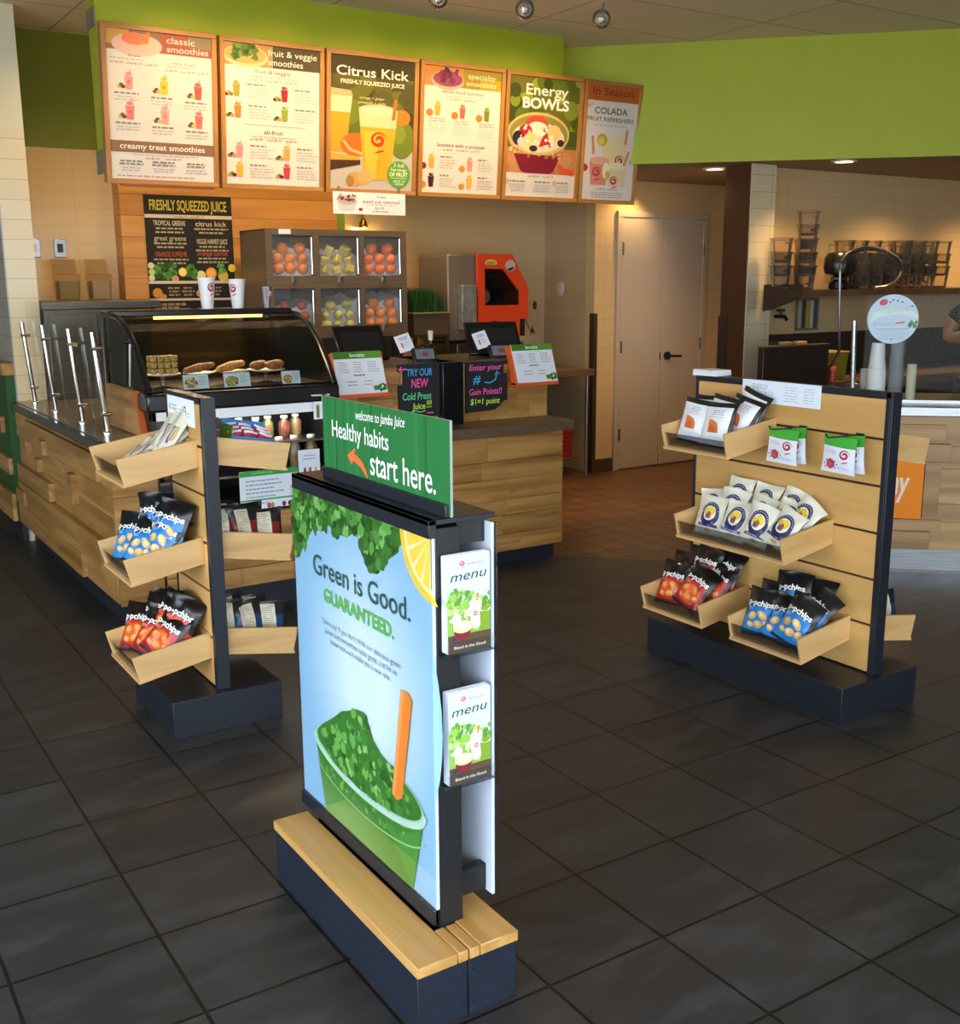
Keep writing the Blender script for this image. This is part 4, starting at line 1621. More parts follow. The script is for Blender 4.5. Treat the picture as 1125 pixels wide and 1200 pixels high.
# ================================================================== counters of the serving side
# ---- long counter at left with staggered boards (front faces -x)
t = thing('serving_counter', 'long light wood serving counter at left, under the glass sneeze guard', 'counter', (1.55, 5.9, 0))
m = MB()
m.box(1.235, 1.404, 4.83, 6.99, 0.13, 0.80, W_MAPLEY)
m.box(1.404, 1.86, 5.62, 6.90, 0.13, 0.80, W_MAPLEY)
m.build('carcass', t, smooth=0)
m = MB()
m.box(1.26, 1.40, 4.90, 6.99, 0.0, 0.13, M_TOE)
m.box(1.40, 1.84, 5.64, 6.90, 0.0, 0.13, M_TOE)
m.build('toe_kick', t, smooth=0)
boards = [(0.135, 0.265, 1.205, 4.86, 6.99), (0.265, 0.385, 1.220, 4.86, 6.99), (0.385, 0.52, 1.222, 4.86, 6.99), (0.52, 0.66, 1.222, 4.86, 6.99), (0.66, 0.805, 1.212, 4.86, 6.99)]
rn = random.Random(12)
m = MB()
for z0, z1, x, y0, y1 in boards:
    y = y0
    while y < y1 - 0.01:
        e = min(y + rn.uniform(0.5, 0.95), y1)
        if y1 - e < 0.2:
            e = y1
        m.box(x, 1.236, y, e - 0.001, z0 + 0.0008, z1 - 0.0008, W_MAPLEY)
        y = e
m.build('board_cladding', t, bevel=0.0012, smooth=0)
for y0, y1, z0, z1, x in ((5.42, 6.95, 0.138, 0.255, 1.180), (5.05, 6.95, 0.255, 0.395, 1.186), (5.02, 6.6, 0.675, 0.795, 1.188), (6.1, 6.95, 0.40, 0.50, 1.19), (5.55, 5.64, 0.48, 0.63, 1.19), (6.35, 6.42, 0.53, 0.60, 1.19),
                      (6.05, 6.15, 0.66, 0.74, 1.165), (6.62, 6.70, 0.60, 0.74, 1.19), (6.72, 6.95, 0.27, 0.36, 1.17)):
    m = MB()
    m.box(x, 1.222, y0, y1, z0, z1, W_MAPLEY)
    m.build('raised_board', t, bevel=0.002, smooth=0)
m = MB()
for z0, z1, y in ((0.135, 0.30, 4.806), (0.30, 0.46, 4.812), (0.46, 0.63, 4.806), (0.63, 0.805, 4.812)):
    m.box(1.205, 1.404, y, 4.835, z0 + 0.0008, z1 - 0.0008, W_MAPLE)
m.build('end_cladding', t, bevel=0.0012, smooth=0)
m = MB()
m.box(1.404, 1.86, 5.61, 6.91, 0.815, 0.860, M_TOP)
m.box(1.195, 1.404, 4.80, 6.995, 0.815, 0.860, speckle('dark_green_stone', '#20261f', '#2b322a', 40, 0.22))
m.build('counter_edge', t, bevel=0.003)
m = MB()
cst = speckle('counter_steel', '#8d867c', '#a0988c', 8, 0.28, 0.7)
m.box(1.225, 1.404, 4.83, 6.995, 0.8595, 0.864, cst)
m.box(1.404, 1.86, 5.61, 6.91, 0.8595, 0.864, cst)
m.build('counter_top', t)
m = MB()
m.tube([(1.275, 4.97, 0.0), (1.275, 4.97, 0.135)], 0.014, M_CHROME, 12)
m.build('leg', t)

# sneeze guard: four leaning posts with clear panes between
t = thing('sneeze_guard', 'clear glass sneeze guard on four chrome posts along the left counter', 'sneeze guard', (1.40, 6.0, 0.864))
ys = (6.84, 6.30, 5.70, 5.23)
for y in ys:
    m = MB()
    m.lathe((1.305, y, 0.864), [(0.030, 0), (0.030, 0.006), (0.016, 0.012)], M_CHROME, 18)
    m.tube([(1.305, y, 0.87), (1.268, y, 1.335)], 0.0125, M_CHROME, 12)
    p = m.build('post', t)
    for z in (0.955, 1.26):
        k = MB()
        x = 1.305 - 0.037 * (z - 0.87) / 0.465
        k.cyl((x - 0.02, y - 0.014, z), (x + 0.03, y - 0.014, z), 0.009, M_CHROME, 10)
        k.build('clamp', p)
for a, b in ((6.83, 6.32), (6.28, 5.72), (5.68, 5.25)):
    m = MB()
    m.extr([(1.325, a, 0.90), (1.325, b, 0.90), (1.285, b, 1.458), (1.285, a, 1.458)], (0.005, 0, 0.0), pane('guard_pane', (0.97, 0.98, 0.96), 0.14))
    m.build('glass_pane', t, smooth=0)

# ---- base below the pastry case and the till counter (front faces -y)
t = thing('till_counter', 'light wood counter with the tills, dark ledge and navy toe kick, behind the poster stand', 'counter', (2.9, 5.2, 0))
m = MB()
m.box(2.335, 3.70, 4.885, 5.62, 0.085, 0.735, W_MAPLE)
m.build('carcass', t, smooth=0)
m = MB()
rn = random.Random(5)
z = 0.085
for h in (0.095, 0.11, 0.085, 0.12, 0.10, 0.14):
    x = 2.33
    while x < 3.715:
        e = min(x + rn.uniform(0.35, 0.75), 3.715)
        if 3.715 - e < 0.15:
            e = 3.715
        m.box(x, e - 0.001, 4.868 - rn.choice((0, 0.0, 0.006)), 4.90, z + 0.0008, min(z + h, 0.735) - 0.0008, W_MAPLE)
        x = e
    z += h
m.build('board_cladding', t, bevel=0.0012, smooth=0)
m = MB()
m.box(3.6995, 3.718, 4.87, 5.62, 0.085, 0.735, W_MAPLEY)
m.build('end_board', t)
m = MB()
m.box(2.34, 3.685, 4.905, 5.60, 0, 0.085, M_TOE)
m.build('toe_kick', t, smooth=0)
m = MB()
m.box(2.33, 3.775, 4.838, 5.62, 0.735, 0.790, M_TOP)
m.build('ledge', t, bevel=0.003)
# raised part carrying the tills
for x0, x1, nm in ((2.36, 3.03, 'raised_front'), (3.16, 3.765, 'raised_front')):
    m = MB()
    m.box(x0, x1, 5.10, 5.60, 0.790, 1.112, W_MAPLE)
    o = m.build(nm, t, smooth=0)
    m = MB()
    rn = random.Random(int(x0 * 10))
    z = 0.79
    for h in (0.075, 0.085, 0.075, 0.09):
        x = x0
        while x < x1 - 0.01:
            e = min(x + rn.uniform(0.14, 0.4), x1)
            if x1 - e < 0.08:
                e = x1
            m.box(x, e - 0.001, 5.085 - rn.choice((0, 0.004, 0.008)), 5.102, z + 0.0006, min(z + h, 1.112) - 0.0006, W_MAPLE)
            x = e
        z += h
    m.build('board_cladding', t, bevel=0.001, smooth=0)
m = MB()
m.box(2.36, 3.78, 5.09, 5.62, 1.112, 1.128, M_TOP)
m.build('till_shelf', t, bevel=0.002)
m = MB()
m.box(3.03, 3.16, 5.03, 5.6, 0.790, 1.128, M_GLOSS)
m.build('gap_panel', t, bevel=0.003)

# ---- pastry case with open cooler below
t = thing('pastry_case', 'black refrigerated pastry case with slanted curved glass, left of the tills', 'display case', (1.86, 5.2, 0))
CX0, CX1 = 1.415, 2.325
m = MB()
rn = random.Random(8)
z = 0.145
for h, y in ((0.09, 4.792), (0.085, 4.800), (0.085, 4.812), (0.08, 4.806)):
    x = CX0
    while x < CX1:
        e = min(x + rn.uniform(0.3, 0.5), CX1)
        m.box(x, e - 0.001, y - rn.choice((0, 0.005)), 4.86, z + 0.0008, z + h - 0.0008, W_MAPLE)
        x = e
    z += h
m.box(CX0, CX1, 4.85, 5.55, 0.145, 0.485, W_MAPLE)
m.build('wooden_base', t, bevel=0.0012, smooth=0)
m = MB()
m.box(CX0, CX1, 4.90, 5.55, 0, 0.145, M_TOE)
m.build('toe_kick', t, smooth=0)
m = MB()
m.box(CX0, CX1, 5.30, 5.58, 0.485, 1.06, M_BLACK)
m.box(CX0, CX0 + 0.02, 4.88, 5.58, 0.485, 1.06, M_BLACK)
m.box(CX1 - 0.02, CX1, 4.88, 5.58, 0.485, 1.06, M_BLACK)
m.box(CX0, CX1, 4.85, 5.58, 0.485, 0.535, M_GLOSS)
m.build('cooler_body', t, smooth=0)
for z_ in (0.655, 0.80):
    m = MB()
    m.box(CX0 + 0.02, CX1 - 0.02, 4.93, 5.30, z_ - 0.012, z_, M_STEELD)
    m.build('shelf', t, smooth=0)
m = MB()
m.box(CX0 - 0.02, CX1 + 0.015, 4.865, 5.02, 0.985, 1.068, M_GLOSS)
m.build('bumper', t, bevel=0.012)
m = MB()
m.box(CX0, CX1, 4.880, 4.92, 0.945, 0.985, M_WHITE)
m.build('light_rail', t, bevel=0.002)
m = MB()
m.cyl((CX0 + 0.06, 4.95, 0.958), (CX1 - 0.2, 4.95, 0.958), 0.010, mat('cooler_tube', '#fff0cf', 0.5, emit=7), 10)
m.build('fluorescent_tube', t)
lamp('cooler_light', 'AREA', (1.85, 4.98, 0.945), 3, (1, 0.9, 0.72), (1.85, 5.1, 0.6), 0.7, size_y=0.03)
# side cheeks
CUR = [(4.885, 1.068), (4.955, 1.16), (5.055, 1.27), (5.16, 1.345), (5.30, 1.392), (5.44, 1.405)]
for x in (CX0, CX1):
    m = MB()
    m.tube([(x, y, z) for y, z in CUR], 0.014, M_GLOSS, 8)
    m.build('glass_frame', t)
m = MB()
pr = [(4.965, 0.868), (5.06, 1.07), (5.56, 1.07), (5.56, 0.868)]
m.extr([(CX0 - 0.022, y, z) for y, z in pr], (0.02, 0, 0), W_MAPLEY)
o = m.build('wooden_cheek', t)
k = MB()
k.extr([(CX0 - 0.026, 4.945, 0.868), (CX0 - 0.026, 5.045, 1.072), (CX0 - 0.026, 5.062, 1.072), (CX0 - 0.026, 4.966, 0.868)], (0.026, 0, 0), mat('orange_edge', '#b8561f', 0.45))
k.build('edge_band', o)
m = MB()
m.box(CX0 - 0.01, CX1 + 0.01, 5.40, 5.60, 1.395, 1.425, M_GLOSS)
m.build('top_board', t, bevel=0.006)
m = MB()
m.box(CX0, CX1, 5.56, 5.58, 1.06, 1.40, pane('rear_door_glass', (0.30, 0.34, 0.30), 0.5))
m.build('rear_door', t, smooth=0)
m = MB()
m.box(CX0, CX1, 4.90, 5.58, 1.052, 1.068, M_STEELD)
m.build('case_floor', t, smooth=0)
m = MB()
vs, fs = [], []
for y, z in CUR:
    vs += [(CX0, y, z), (CX1, y, z)]
for i in range(len(CUR) - 1):
    fs.append((2 * i, 2 * i + 1, 2 * i + 3, 2 * i + 2))
m.add(vs, fs, pane('curved_glass', (0.96, 0.97, 0.95), 0.6))
m.build('curved_glass', t, smooth=60)
for x in (CX0 + 0.004, CX1 - 0.004):
    m = MB()
    m.extr([(x, y, z) for y, z in CUR] + [(x, 5.56, 1.40), (x, 5.56, 1.068)], (0.003, 0, 0), M_GLASS)
    m.build('side_glass', t, smooth=0)
m = MB()
m.cyl((CX0 + 0.2, 5.42, 1.388), (CX1 - 0.15, 5.42, 1.388), 0.009, mat('case_tube', '#ffcf7a', 0.5, emit=2.5), 10)
m.build('case_lamp', t)
lamp('case_light', 'AREA', (1.87, 5.40, 1.378), 6, (1, 0.80, 0.48), (1.87, 5.25, 1.0), 0.7, size_y=0.04)

# pastries on plates and stands
M_PLATE = mat('plate', '#d8d2c6', 0.3)
CRUST = speckle('crust', '#c98a3e', '#8f5520', 40, 0.6, 0, 0.4)
CRUSTD = speckle('dark_crust', '#a0622a', '#5f3413', 45, 0.6, 0, 0.4)


def plate(x, y, z, r, label, foot=0.0):
    t = thing('plate' if not foot else 'cake_stand', label, 'plate' if not foot else 'cake stand', (x, y, z))
    m = MB()
    m.lathe((0, 0, foot), [(r * .6, 0), (r, 0.008), (r, 0.011), (r * .6, 0.004), (0.001, 0.004)], M_PLATE, 30)
    m.build('dish', t, local=True)
    if foot:
        m = MB()
        m.lathe((0, 0, 0), [(0.04, 0), (0.012, 0.01), (0.010, foot), (0.001, foot)], M_ACRYL, 18)
        m.build('foot', t, local=True)


plate(1.565, 5.17, 1.069, 0.085, 'white round plate of stacked square bites at the left in the pastry case', 0.055)
plate(2.075, 5.15, 1.069, 0.095, 'footed cake stand with round rolls at the right in the pastry case', 0.055)
n_ = 0
for k in range(3):
    for i in range(4):
        for j in range(2):
            n_ += 1
            m = MB()
            m.box(-0.014, 0.014, -0.016, 0.016, 0, 0.026, speckle('oat_bite', '#c9a75a', '#6e5220', 90, 0.8, 0, 0.5))
            o = m.build('oat_bite', None, local=True, bevel=0.005)
            o.location = (1.515 + i * 0.033, 5.14 + j * 0.05, 1.069 + 0.0665 + k * 0.029)
            o.rotation_euler = (0, 0, random.uniform(-0.2, 0.2))
            tag(o, 'square oat bite, %s layer, %s row, %s from the left' % (('bottom', 'middle', 'top')[k], ('front', 'rear')[j], ('first', 'second', 'third', 'fourth')[i]), 'pastry', 'square bites stacked on a plate')
for i, (x, y, a) in enumerate(((2.02, 5.12, 0.2), (2.06, 5.17, 0.9), (2.10, 5.12, -0.3), (2.14, 5.16, 0.4))):
    m = MB()
    m.ball((0, 0, 0.020), 0.042, 0.030, 0.022, CRUST if i % 2 else CRUSTD, 18, 10, 0.04, random.Random(i))
    o = m.build('bread_roll', None, local=True, smooth=80)
    o.location = (x, y, 1.069 + 0.0665)
    o.rotation_euler = (0, 0, a)
    tag(o, 'baked roll on the cake stand in the pastry case, %s from the left' % ('first', 'second', 'third', 'fourth')[i], 'pastry', 'baked rolls on the cake stand')
plate(1.735, 5.15, 1.069, 0.075, 'small footed stand with a dark baked twist in the pastry case', 0.055)
plate(1.900, 5.16, 1.069, 0.085, 'footed stand with two baked twists in the middle of the pastry case', 0.055)
for i, (x, y, a, c) in enumerate(((1.735, 5.14, 0.25, CRUSTD), (1.885, 5.12, 0.30, CRUST), (1.910, 5.18, 0.34, CRUST))):
    m = MB()
    for q in range(7):
        m.ball((-0.066 + q * 0.022, 0, 0.0215), 0.020, 0.026 - abs(q - 3) * 0.003, 0.022 - abs(q - 3) * 0.0025, c, 12, 8, 0.03, random.Random(q + i))
    o = m.build('twisted_pastry', None, local=True, smooth=80)
    o.location = (x, y, 1.069 + 0.0665)
    o.rotation_euler = (0, R(-8), a)
    tag(o, 'long baked twist lying in the pastry case, %s' % ('left one, darker', 'middle front one', 'rear one')[i], 'pastry', 'baked twists')
for i, (x, c) in enumerate(((1.665, '#8d7a3a'), (1.865, '#7f8a3e'), (2.14, '#b06a34'))):
    t = thing('pastry_label', 'small printed card with a food photo leaning inside the case, %s' % ('left', 'middle', 'right')[i], 'label card', (x, 4.985, 1.0705), (R(-12), 0, 0), group='label cards in the pastry case')
    w, h = (0.120, 0.068) if i == 0 else ((0.13, 0.066) if i == 1 else (0.095, 0.062))
    m = MB()
    m.box(-w / 2, w / 2, 0, 0.0015, 0, h, M_PAPER)
    m.build('card', t, local=True)
    g = Gfx(w, h)
    g.rect(0, 0, 1, 1, '#b9cbd6')
    g.ell(0.30, 0.42, 0.26, 0.20, c, 14)
    leafy(g, (0.08, 0.52, 0.1, 0.75), 26, [c, '#c9b98a', '#5c4a22', '#a79a5a'], 0.03, 0.07, i, lambda x, y: (x - .3) ** 2 + ((y - .42) * .56) ** 2 < .05)
    g.copy_lines(0.60, 0.95, 0.80, 0.13, 5, '#7f93a6', 0.05, i)
    m = MB()
    g.out(m, flat((-w / 2, -0.0002, 0), (1, 0, 0), (0, 0, 1)))
    m.build('print', t, local=True, smooth=0)

# paper cups on the case
CUPM = mat('paper_cup', '#e6e6e4', 0.45)


def swirl_cup(x, y, z, h, r, label, clear=False, a=0.0):
    t = thing('paper_cup' if not clear else 'sample_cup', label, 'cup', (x, y, z), (0, 0, a), 'cups on the pastry case')
    m = MB()
    m.lathe((0, 0, 0), [(r * .66, 0.0), (r * .66, 0.002), (r, h - 0.004), (r * 1.06, h - 0.003), (r * 1.06, h), (r * .97, h), (r * .64, 0.006), (0.001, 0.006)], CUPM if not clear else M_CLEARCUP, 28)
    m.build('cup', t, local=True)
    g = Gfx(0.06, 0.06)
    if clear:
        g.rect(0.2, 0.1, 0.8, 0.16, '#a8488c')
        g.ell(0.5, 0.55, 0.25, 0.30, '#c9a9c4', 12)
    else:
        g.swirl(0.5, 0.55, 0.42, '#a92c52')
        g.copy_lines(0.25, 0.75, -0.35, 0.09, 3, '#c7bda0', 0.03, 2, 'c')

    def wrap(a_, b_, d):
        zz = h * 0.42 + b_ * h / 0.13
        rr = r * (.66 + .34 * zz / h) + 0.0012 + d
        q = -PI / 2 + (a_ - 0.03) / r * 1.05
        return (rr * math.cos(q), rr * math.sin(q), zz)
    m = MB()
    g.out(m, wrap)
    m.build('print', t, local=True, smooth=0)


swirl_cup(1.918, 5.50, 1.4255, 0.155, 0.044, 'left of two white paper cups with a red swirl on the pastry case', a=0.3)
swirl_cup(2.079, 5.50, 1.4255, 0.147, 0.043, 'right of two white paper cups with a red swirl on the pastry case', a=-0.9)
swirl_cup(2.238, 5.50, 1.4255, 0.107, 0.030, 'small clear plastic cup at the right end of the pastry case', True, 0.2)

# bottles and jars in the cooler
LIQ = [mat('juice_amber', '#6e5730', 0.25), mat('juice_cloudy', '#857a58', 0.25), mat('juice_green', '#5c6238', 0.25), mat('juice_red', '#5e3a2a', 0.25)]


def bottle(x, y, z, h, r, c, label):
    t = thing('juice_bottle', label, 'bottle', (x, y, z), (0, 0, random.uniform(-0.4, 0.4)), 'juice bottles in the cooler')
    m = MB()
    m.lathe((0, 0, 0), [(r * .9, 0), (r, 0.006), (r, h * .66), (r * .5, h * .86), (r * .5, h * .93), (0.001, h * .93)], LIQ[c], 20)
    m.build('body', t, local=True)
    m = MB()
    m.lathe((0, 0, h * .88), [(r * .62, 0), (r * .62, h * .12), (0.001, h * .12)], M_WHITE, 18)
    m.build('cap', t, local=True)
    g = Gfx(0.04, 0.05)
    g.swirl(0.5, 0.5, 0.36, '#b5402e')
    m = MB()
    g.out(m, lambda a, b, d: ((r + d + .0006) * math.sin((a - .02) / r), -(r + d + .0006) * math.cos((a - .02) / r), h * .18 + b))
    m.build('print', t, local=True, smooth=0)


for i in range(5):
    bottle(2.065 + (i % 3) * 0.085, 5.00 + (i // 3) * 0.10 + 0.012 * (i % 2), 0.656, 0.155, 0.030, i % 2, 'juice bottle with white cap on the lower cooler shelf, %s' % ('front left', 'front middle', 'front right', 'rear left', 'rear right')[i])
for i in range(6):
    bottle(1.83 + i * 0.075, 5.08 + 0.03 * (i % 2), 0.801, 0.105, 0.029, (1, 2, 1, 2, 3, 1)[i], 'short juice bottle on the upper cooler shelf, %s from the left' % ('first', 'second', 'third', 'fourth', 'fifth', 'sixth')[i])
for i in range(6):
    m = MB()
    x, y = 1.52 + (i % 3) * 0.10, 5.02 + (i // 3) * 0.11
    m.lathe((x, y, 0.656), [(0.036, 0), (0.044, 0.05), (0.046, 0.052), (0.001, 0.058)], speckle('fruit_cup', '#8f3a4a', '#c9a24a', 60, 0.4), 18)
    tag(m.build('fruit_cup'), 'round fruit cup on the lower cooler shelf, %s row, %s' % (('front', 'rear')[i // 3], ('left', 'middle', 'right')[i % 3]), 'food cup', 'fruit cups in the cooler')

# signs on the cooler
t = thing('cooler_sign', 'white sign with green bands hung on the front of the cooler', 'sign', (1.94, 4.838, 0.500))
w, h = 0.295, 0.185
m = MB()
m.box(-w / 2, w / 2, -0.002, 0, 0, h, M_PAPER)
m.build('card', t, local=True)
g = Gfx(w, h)
g.rect(0, 0, 1, 1, '#dfe6f2')
g.rect(0, 0.86, 1, 1, '#3a9a3f')
g.copy_lines(0.2, 0.7, 0.91, 0.05, 1, '#6cc070', 0.05, 3)
g.copy_lines(0.10, 0.78, 0.72, 0.105, 5, '#8b93a3', 0.035, 9)
g.rect(0, 0.22, 1, 0.26, '#3a9a3f')
g.copy_lines(0.12, 0.6, 0.13, 0.05, 1, '#a4aab5', 0.03, 4)
for x, c in ((0.48, '#b4503a'), (0.54, '#c88a4a'), (0.74, '#6b2230'), (0.84, '#5a2238'), (0.93, '#4a6a3a')):
    g.ell(x, 0.07, 0.035, 0.045, c, 10)
m = MB()
g.out(m, flat((-w / 2, -0.0022, 0), (1, 0, 0), (0, 0, 1)))
m.build('print', t, local=True, smooth=0)

t = thing('cooler_sign', 'small white card with a bottle picture hanging on a clip from the case bumper', 'sign', (2.245, 4.845, 0.905))
m = MB()
m.box(-0.058, 0.055, -0.002, 0, 0, 0.085, M_PAPER)
m.build('card', t, local=True)
m = MB()
m.box(-0.012, 0.012, 0.0, 0.004, 0.08, 0.118, M_WHITE)
m.box(-0.06, 0.03, 0.0, 0.019, 0.112, 0.118, M_WHITE)
m.build('clip', t, local=True)
g = Gfx(0.113, 0.085)
g.rect(0.12, 0.08, 0.26, 0.80, '#6a7a34')
g.rect(0.15, 0.80, 0.23, 0.88, '#c9c08a')
g.copy_lines(0.36, 0.9, 0.75, 0.14, 2, '#b3bac6', 0.05, 2)
m = MB()
g.out(m, flat((-0.058, -0.0022, 0), (1, 0, 0), (0, 0, 1)))
m.build('print', t, local=True, smooth=0)

t = thing('cooler_sign', 'upright white card picturing three juice bottles, standing behind the poster stand', 'sign', (2.150, 4.838, 0.500))
w, h = 0.112, 0.262
m = MB()
m.box(-w / 2, w / 2, -0.002, 0, 0, h, M_PAPER)
m.build('card', t, local=True)
g = Gfx(w, h)
g.rect(0, 0, 1, 1, '#d9e0ee')
g.copy_lines(0.15, 0.85, 0.88, 0.06, 2, '#8f99ad', 0.022, 3, 'c')
for x, c in ((0.28, '#7a2f3a'), (0.53, '#8a4a26'), (0.80, '#e0a33c')):
    g.p([(x - .10, .40), (x + .10, .40), (x + .10, .56), (x + .05, .62), (x + .05, .67), (x - .05, .67), (x - .05, .62), (x - .10, .56)], c)
m = MB()
g.out(m, flat((-w / 2, -0.0022, 0), (1, 0, 0), (0, 0, 1)))
m.build('print', t, local=True, smooth=0)
for k, (x, w) in enumerate(((1.58, 0.17), (2.0, 0.55))):
    m = MB()
    m.box(x - w / 2, x + w / 2, 4.8765, 4.8795, 0.940, 0.986, M_PAPER)
    tag(m.build('price_strip', smooth=0), ('short white price strip along the cooler front, left of the slat display', 'long white price strip along the cooler front, below the black bumper')[k], 'price strip')

# ================================================================== things on the till counter
def boosts(x, label, mirror=1):
    t = thing('boosts_sign', label, 'sign', (x, 5.02, 0.985), group='boosts signs on the till counter')
    w = 0.275
    m = MB()     # orange wedge holder
    pts = [(-0.0, 0.0), (0.052, 0.0), (0.080, 0.12), (0.118, 0.205), (0.073, 0.217)]
    m.extr([(-w / 2 - 0.010, y - 0.03, z) for y, z in pts], (0.012, 0, 0), M_ORANGE)
    m.extr([(w / 2 - 0.002, y - 0.03, z) for y, z in pts], (0.012, 0, 0), M_ORANGE)
    m.box(-w / 2 - 0.010, w / 2 + 0.010, -0.032, 0.053, -0.008, 0.012, M_ORANGE)
    m.build('holder', t, local=True, bevel=0.001)
    V = Vector((0, 0.075, 0.205)).normalized()
    U = Vector((1, 0, 0))
    Nn = U.cross(V)
    o = Vector((-w / 2, -0.036, 0.013))
    h = 0.222
    m = MB()
    m.obox(o, U, V, Nn, 0, w, 0, h, -0.004, 0.0, M_PAPER)
    m.build('card', t, local=True)
    g = Gfx(w, h)
    g.rect(0, 0, 1, 1, '#dfe2ea')
    g.rect(0, 0.83, 1, 1, '#3f7a22')
    g.rect(0.5, 0.83, 1, 1, '#568f2e')
    g.text('boosts', 0.50, 0.875, 0.085, '#eef2e6', 'c', fit=0.30, bold=0.01)
    for a, b in ((0.08, 0.30), (0.38, 0.60), (0.68, 0.92)):
        g.copy_lines(a, b, 0.73, 0.055, 5, '#8d93a4', 0.018, int(a * 20))
    g.copy_lines(0.36, 0.68, 0.42, 0.05, 1, '#5f6678', 0.032, 3)
    g.copy_lines(0.2, 0.42, 0.28, 0.08, 2, '#767c8c', 0.022, 5)
    g.copy_lines(0.55, 0.75, 0.28, 0.08, 2, '#c08a8a', 0.022, 6)
    leafy(g, (0.72, 0.97, 0.05, 0.2), 18, ['#2f6a24', '#4a8f34', '#3a7a2c'], 0.02, 0.045, 3, lambda a, b: True)
    m = MB()
    g.out(m, flat(o + Nn * 0.0003, U, V))
    m.build('print', t, local=True, smooth=0)


boosts(2.532, 'left boosts sign in an orange holder on the till counter')
boosts(3.628, 'right boosts sign in an orange holder on the till counter')


def chalk(pts, x, z, label, lines):
    t = thing('chalk_sign', label, 'sign', (x, 5.0765, z))
    xs = [p[0] for p in pts]
    zs = [p[1] for p in pts]
    m = MB()
    m.extr([(a, 0, b) for a, b in pts], (0, -0.012, 0), mat('chalkboard', '#15161a', 0.6))
    m.build('board', t, local=True)
    g = Gfx(1, 1)
    for ln in lines:
        if ln[0] == 't':
            g.text(ln[1], ln[2], ln[3], ln[4] * 0.9, ln[5], fit=ln[6], bold=0.012, shear=0.1, rot=ln[7] if len(ln) > 7 else 0)
        else:
            g.stroke(ln[1], ln[2], ln[3])
    m = MB()
    g.out(m, flat((0, -0.0122, 0), (1, 0, 0), (0, 0, 1)))
    m.build('chalk_lettering', t, local=True, smooth=0)


PINK, CYAN, LIME, MINT = '#f25aa8', '#4aa8dc', '#c8e64a', '#63d39a'
chalk([(0.0, 0.0), (0.25, 0.0), (0.25, 0.285), (0.0, 0.285), (0.0, 0.245), (0.028, 0.245), (0.028, 0.175), (0.0, 0.175)], 2.778, 0.842, 'black chalk sign at left of the tills, reading try our new', [
    ('t', 'TRY OUR', 0.050, 0.222, 0.042, CYAN, 0.155), ('t', 'NEW', 0.075, 0.160, 0.052, PINK, 0.105), ('t', 'Cold Press', 0.022, 0.096, 0.042, MINT, 0.175), ('t', 'Juice', 0.08, 0.045, 0.036, LIME, 0.08), ('t', '!!!', 0.168, 0.050, 0.044, LIME, 0.03),
    ('s', [(0.05, 0.26), (0.0, 0.258)], 0.007, PINK), ('s', [(0.018, 0.273), (0.002, 0.258), (0.02, 0.246)], 0.006, PINK), ('s', [(0.07, 0.03), (0.10, 0.036), (0.13, 0.028), (0.16, 0.034)], 0.005, MINT), ('s', [(0.21, 0.02), (0.17, 0.022)], 0.006, PINK)])
chalk([(0.0, 0.0), (0.19, 0.008), (0.225, 0.03), (0.25, 0.055), (0.275, 0.055), (0.275, 0.21), (0.25, 0.21), (0.25, 0.26), (0.275, 0.26), (0.275, 0.278), (0.0, 0.278)], 3.197, 0.842, 'black chalk sign in the middle of the tills, reading enter your number', [
    ('t', 'Enter your', 0.022, 0.232, 0.036, PINK, 0.215), ('t', '#', 0.045, 0.160, 0.052, CYAN, 0.052), ('t', 'Gain Points!!', 0.022, 0.098, 0.038, PINK, 0.215), ('t', '$1=1 point', 0.028, 0.045, 0.036, LIME, 0.195),
    ('s', [(0.12, 0.165), (0.16, 0.160), (0.195, 0.178), (0.205, 0.215)], 0.007, CYAN), ('s', [(0.19, 0.20), (0.205, 0.222), (0.222, 0.205)], 0.006, CYAN)])

# tills, card terminals and small cards
for i, (x, y, w, a, lab) in enumerate(((2.69, 5.34, 0.30, 4, 'left till screen, black and seen from behind'), (3.55, 5.34, 0.33, -10, 'right till screen, black and leaning, before the orange juicer'))):
    t = thing('till_screen', lab, 'till', (x, y, 1.128), (0, 0, R(a)), 'till screens')
    V = Vector((0, 0.10, 0.18)).normalized()
    U = Vector((1, 0, 0))
    Nn = U.cross(V)
    m = MB()
    m.obox((-w / 2, -0.08, 0.018), U, V, Nn, 0, w, 0, 0.205, -0.028, 0, M_GLOSS)
    m.build('screen', t, local=True, bevel=0.006)
    m = MB()
    m.obox((-w / 2 + 0.03, -0.08, 0.018), U, V, Nn, 0, w - 0.06, 0.03, 0.16, 0, 0.004, M_BLACK)
    m.build('back_cover', t, local=True, bevel=0.003)
    m = MB()
    m.box(-0.07, 0.07, -0.06, 0.12, 0, 0.015, M_BLACK)
    m.obox((-0.03, 0.0, 0.012), U, (0, 0, 1), (0, -1, 0), 0, 0.06, 0, 0.10, -0.03, 0, M_BLACK)
    m.build('stand', t, local=True, bevel=0.003)
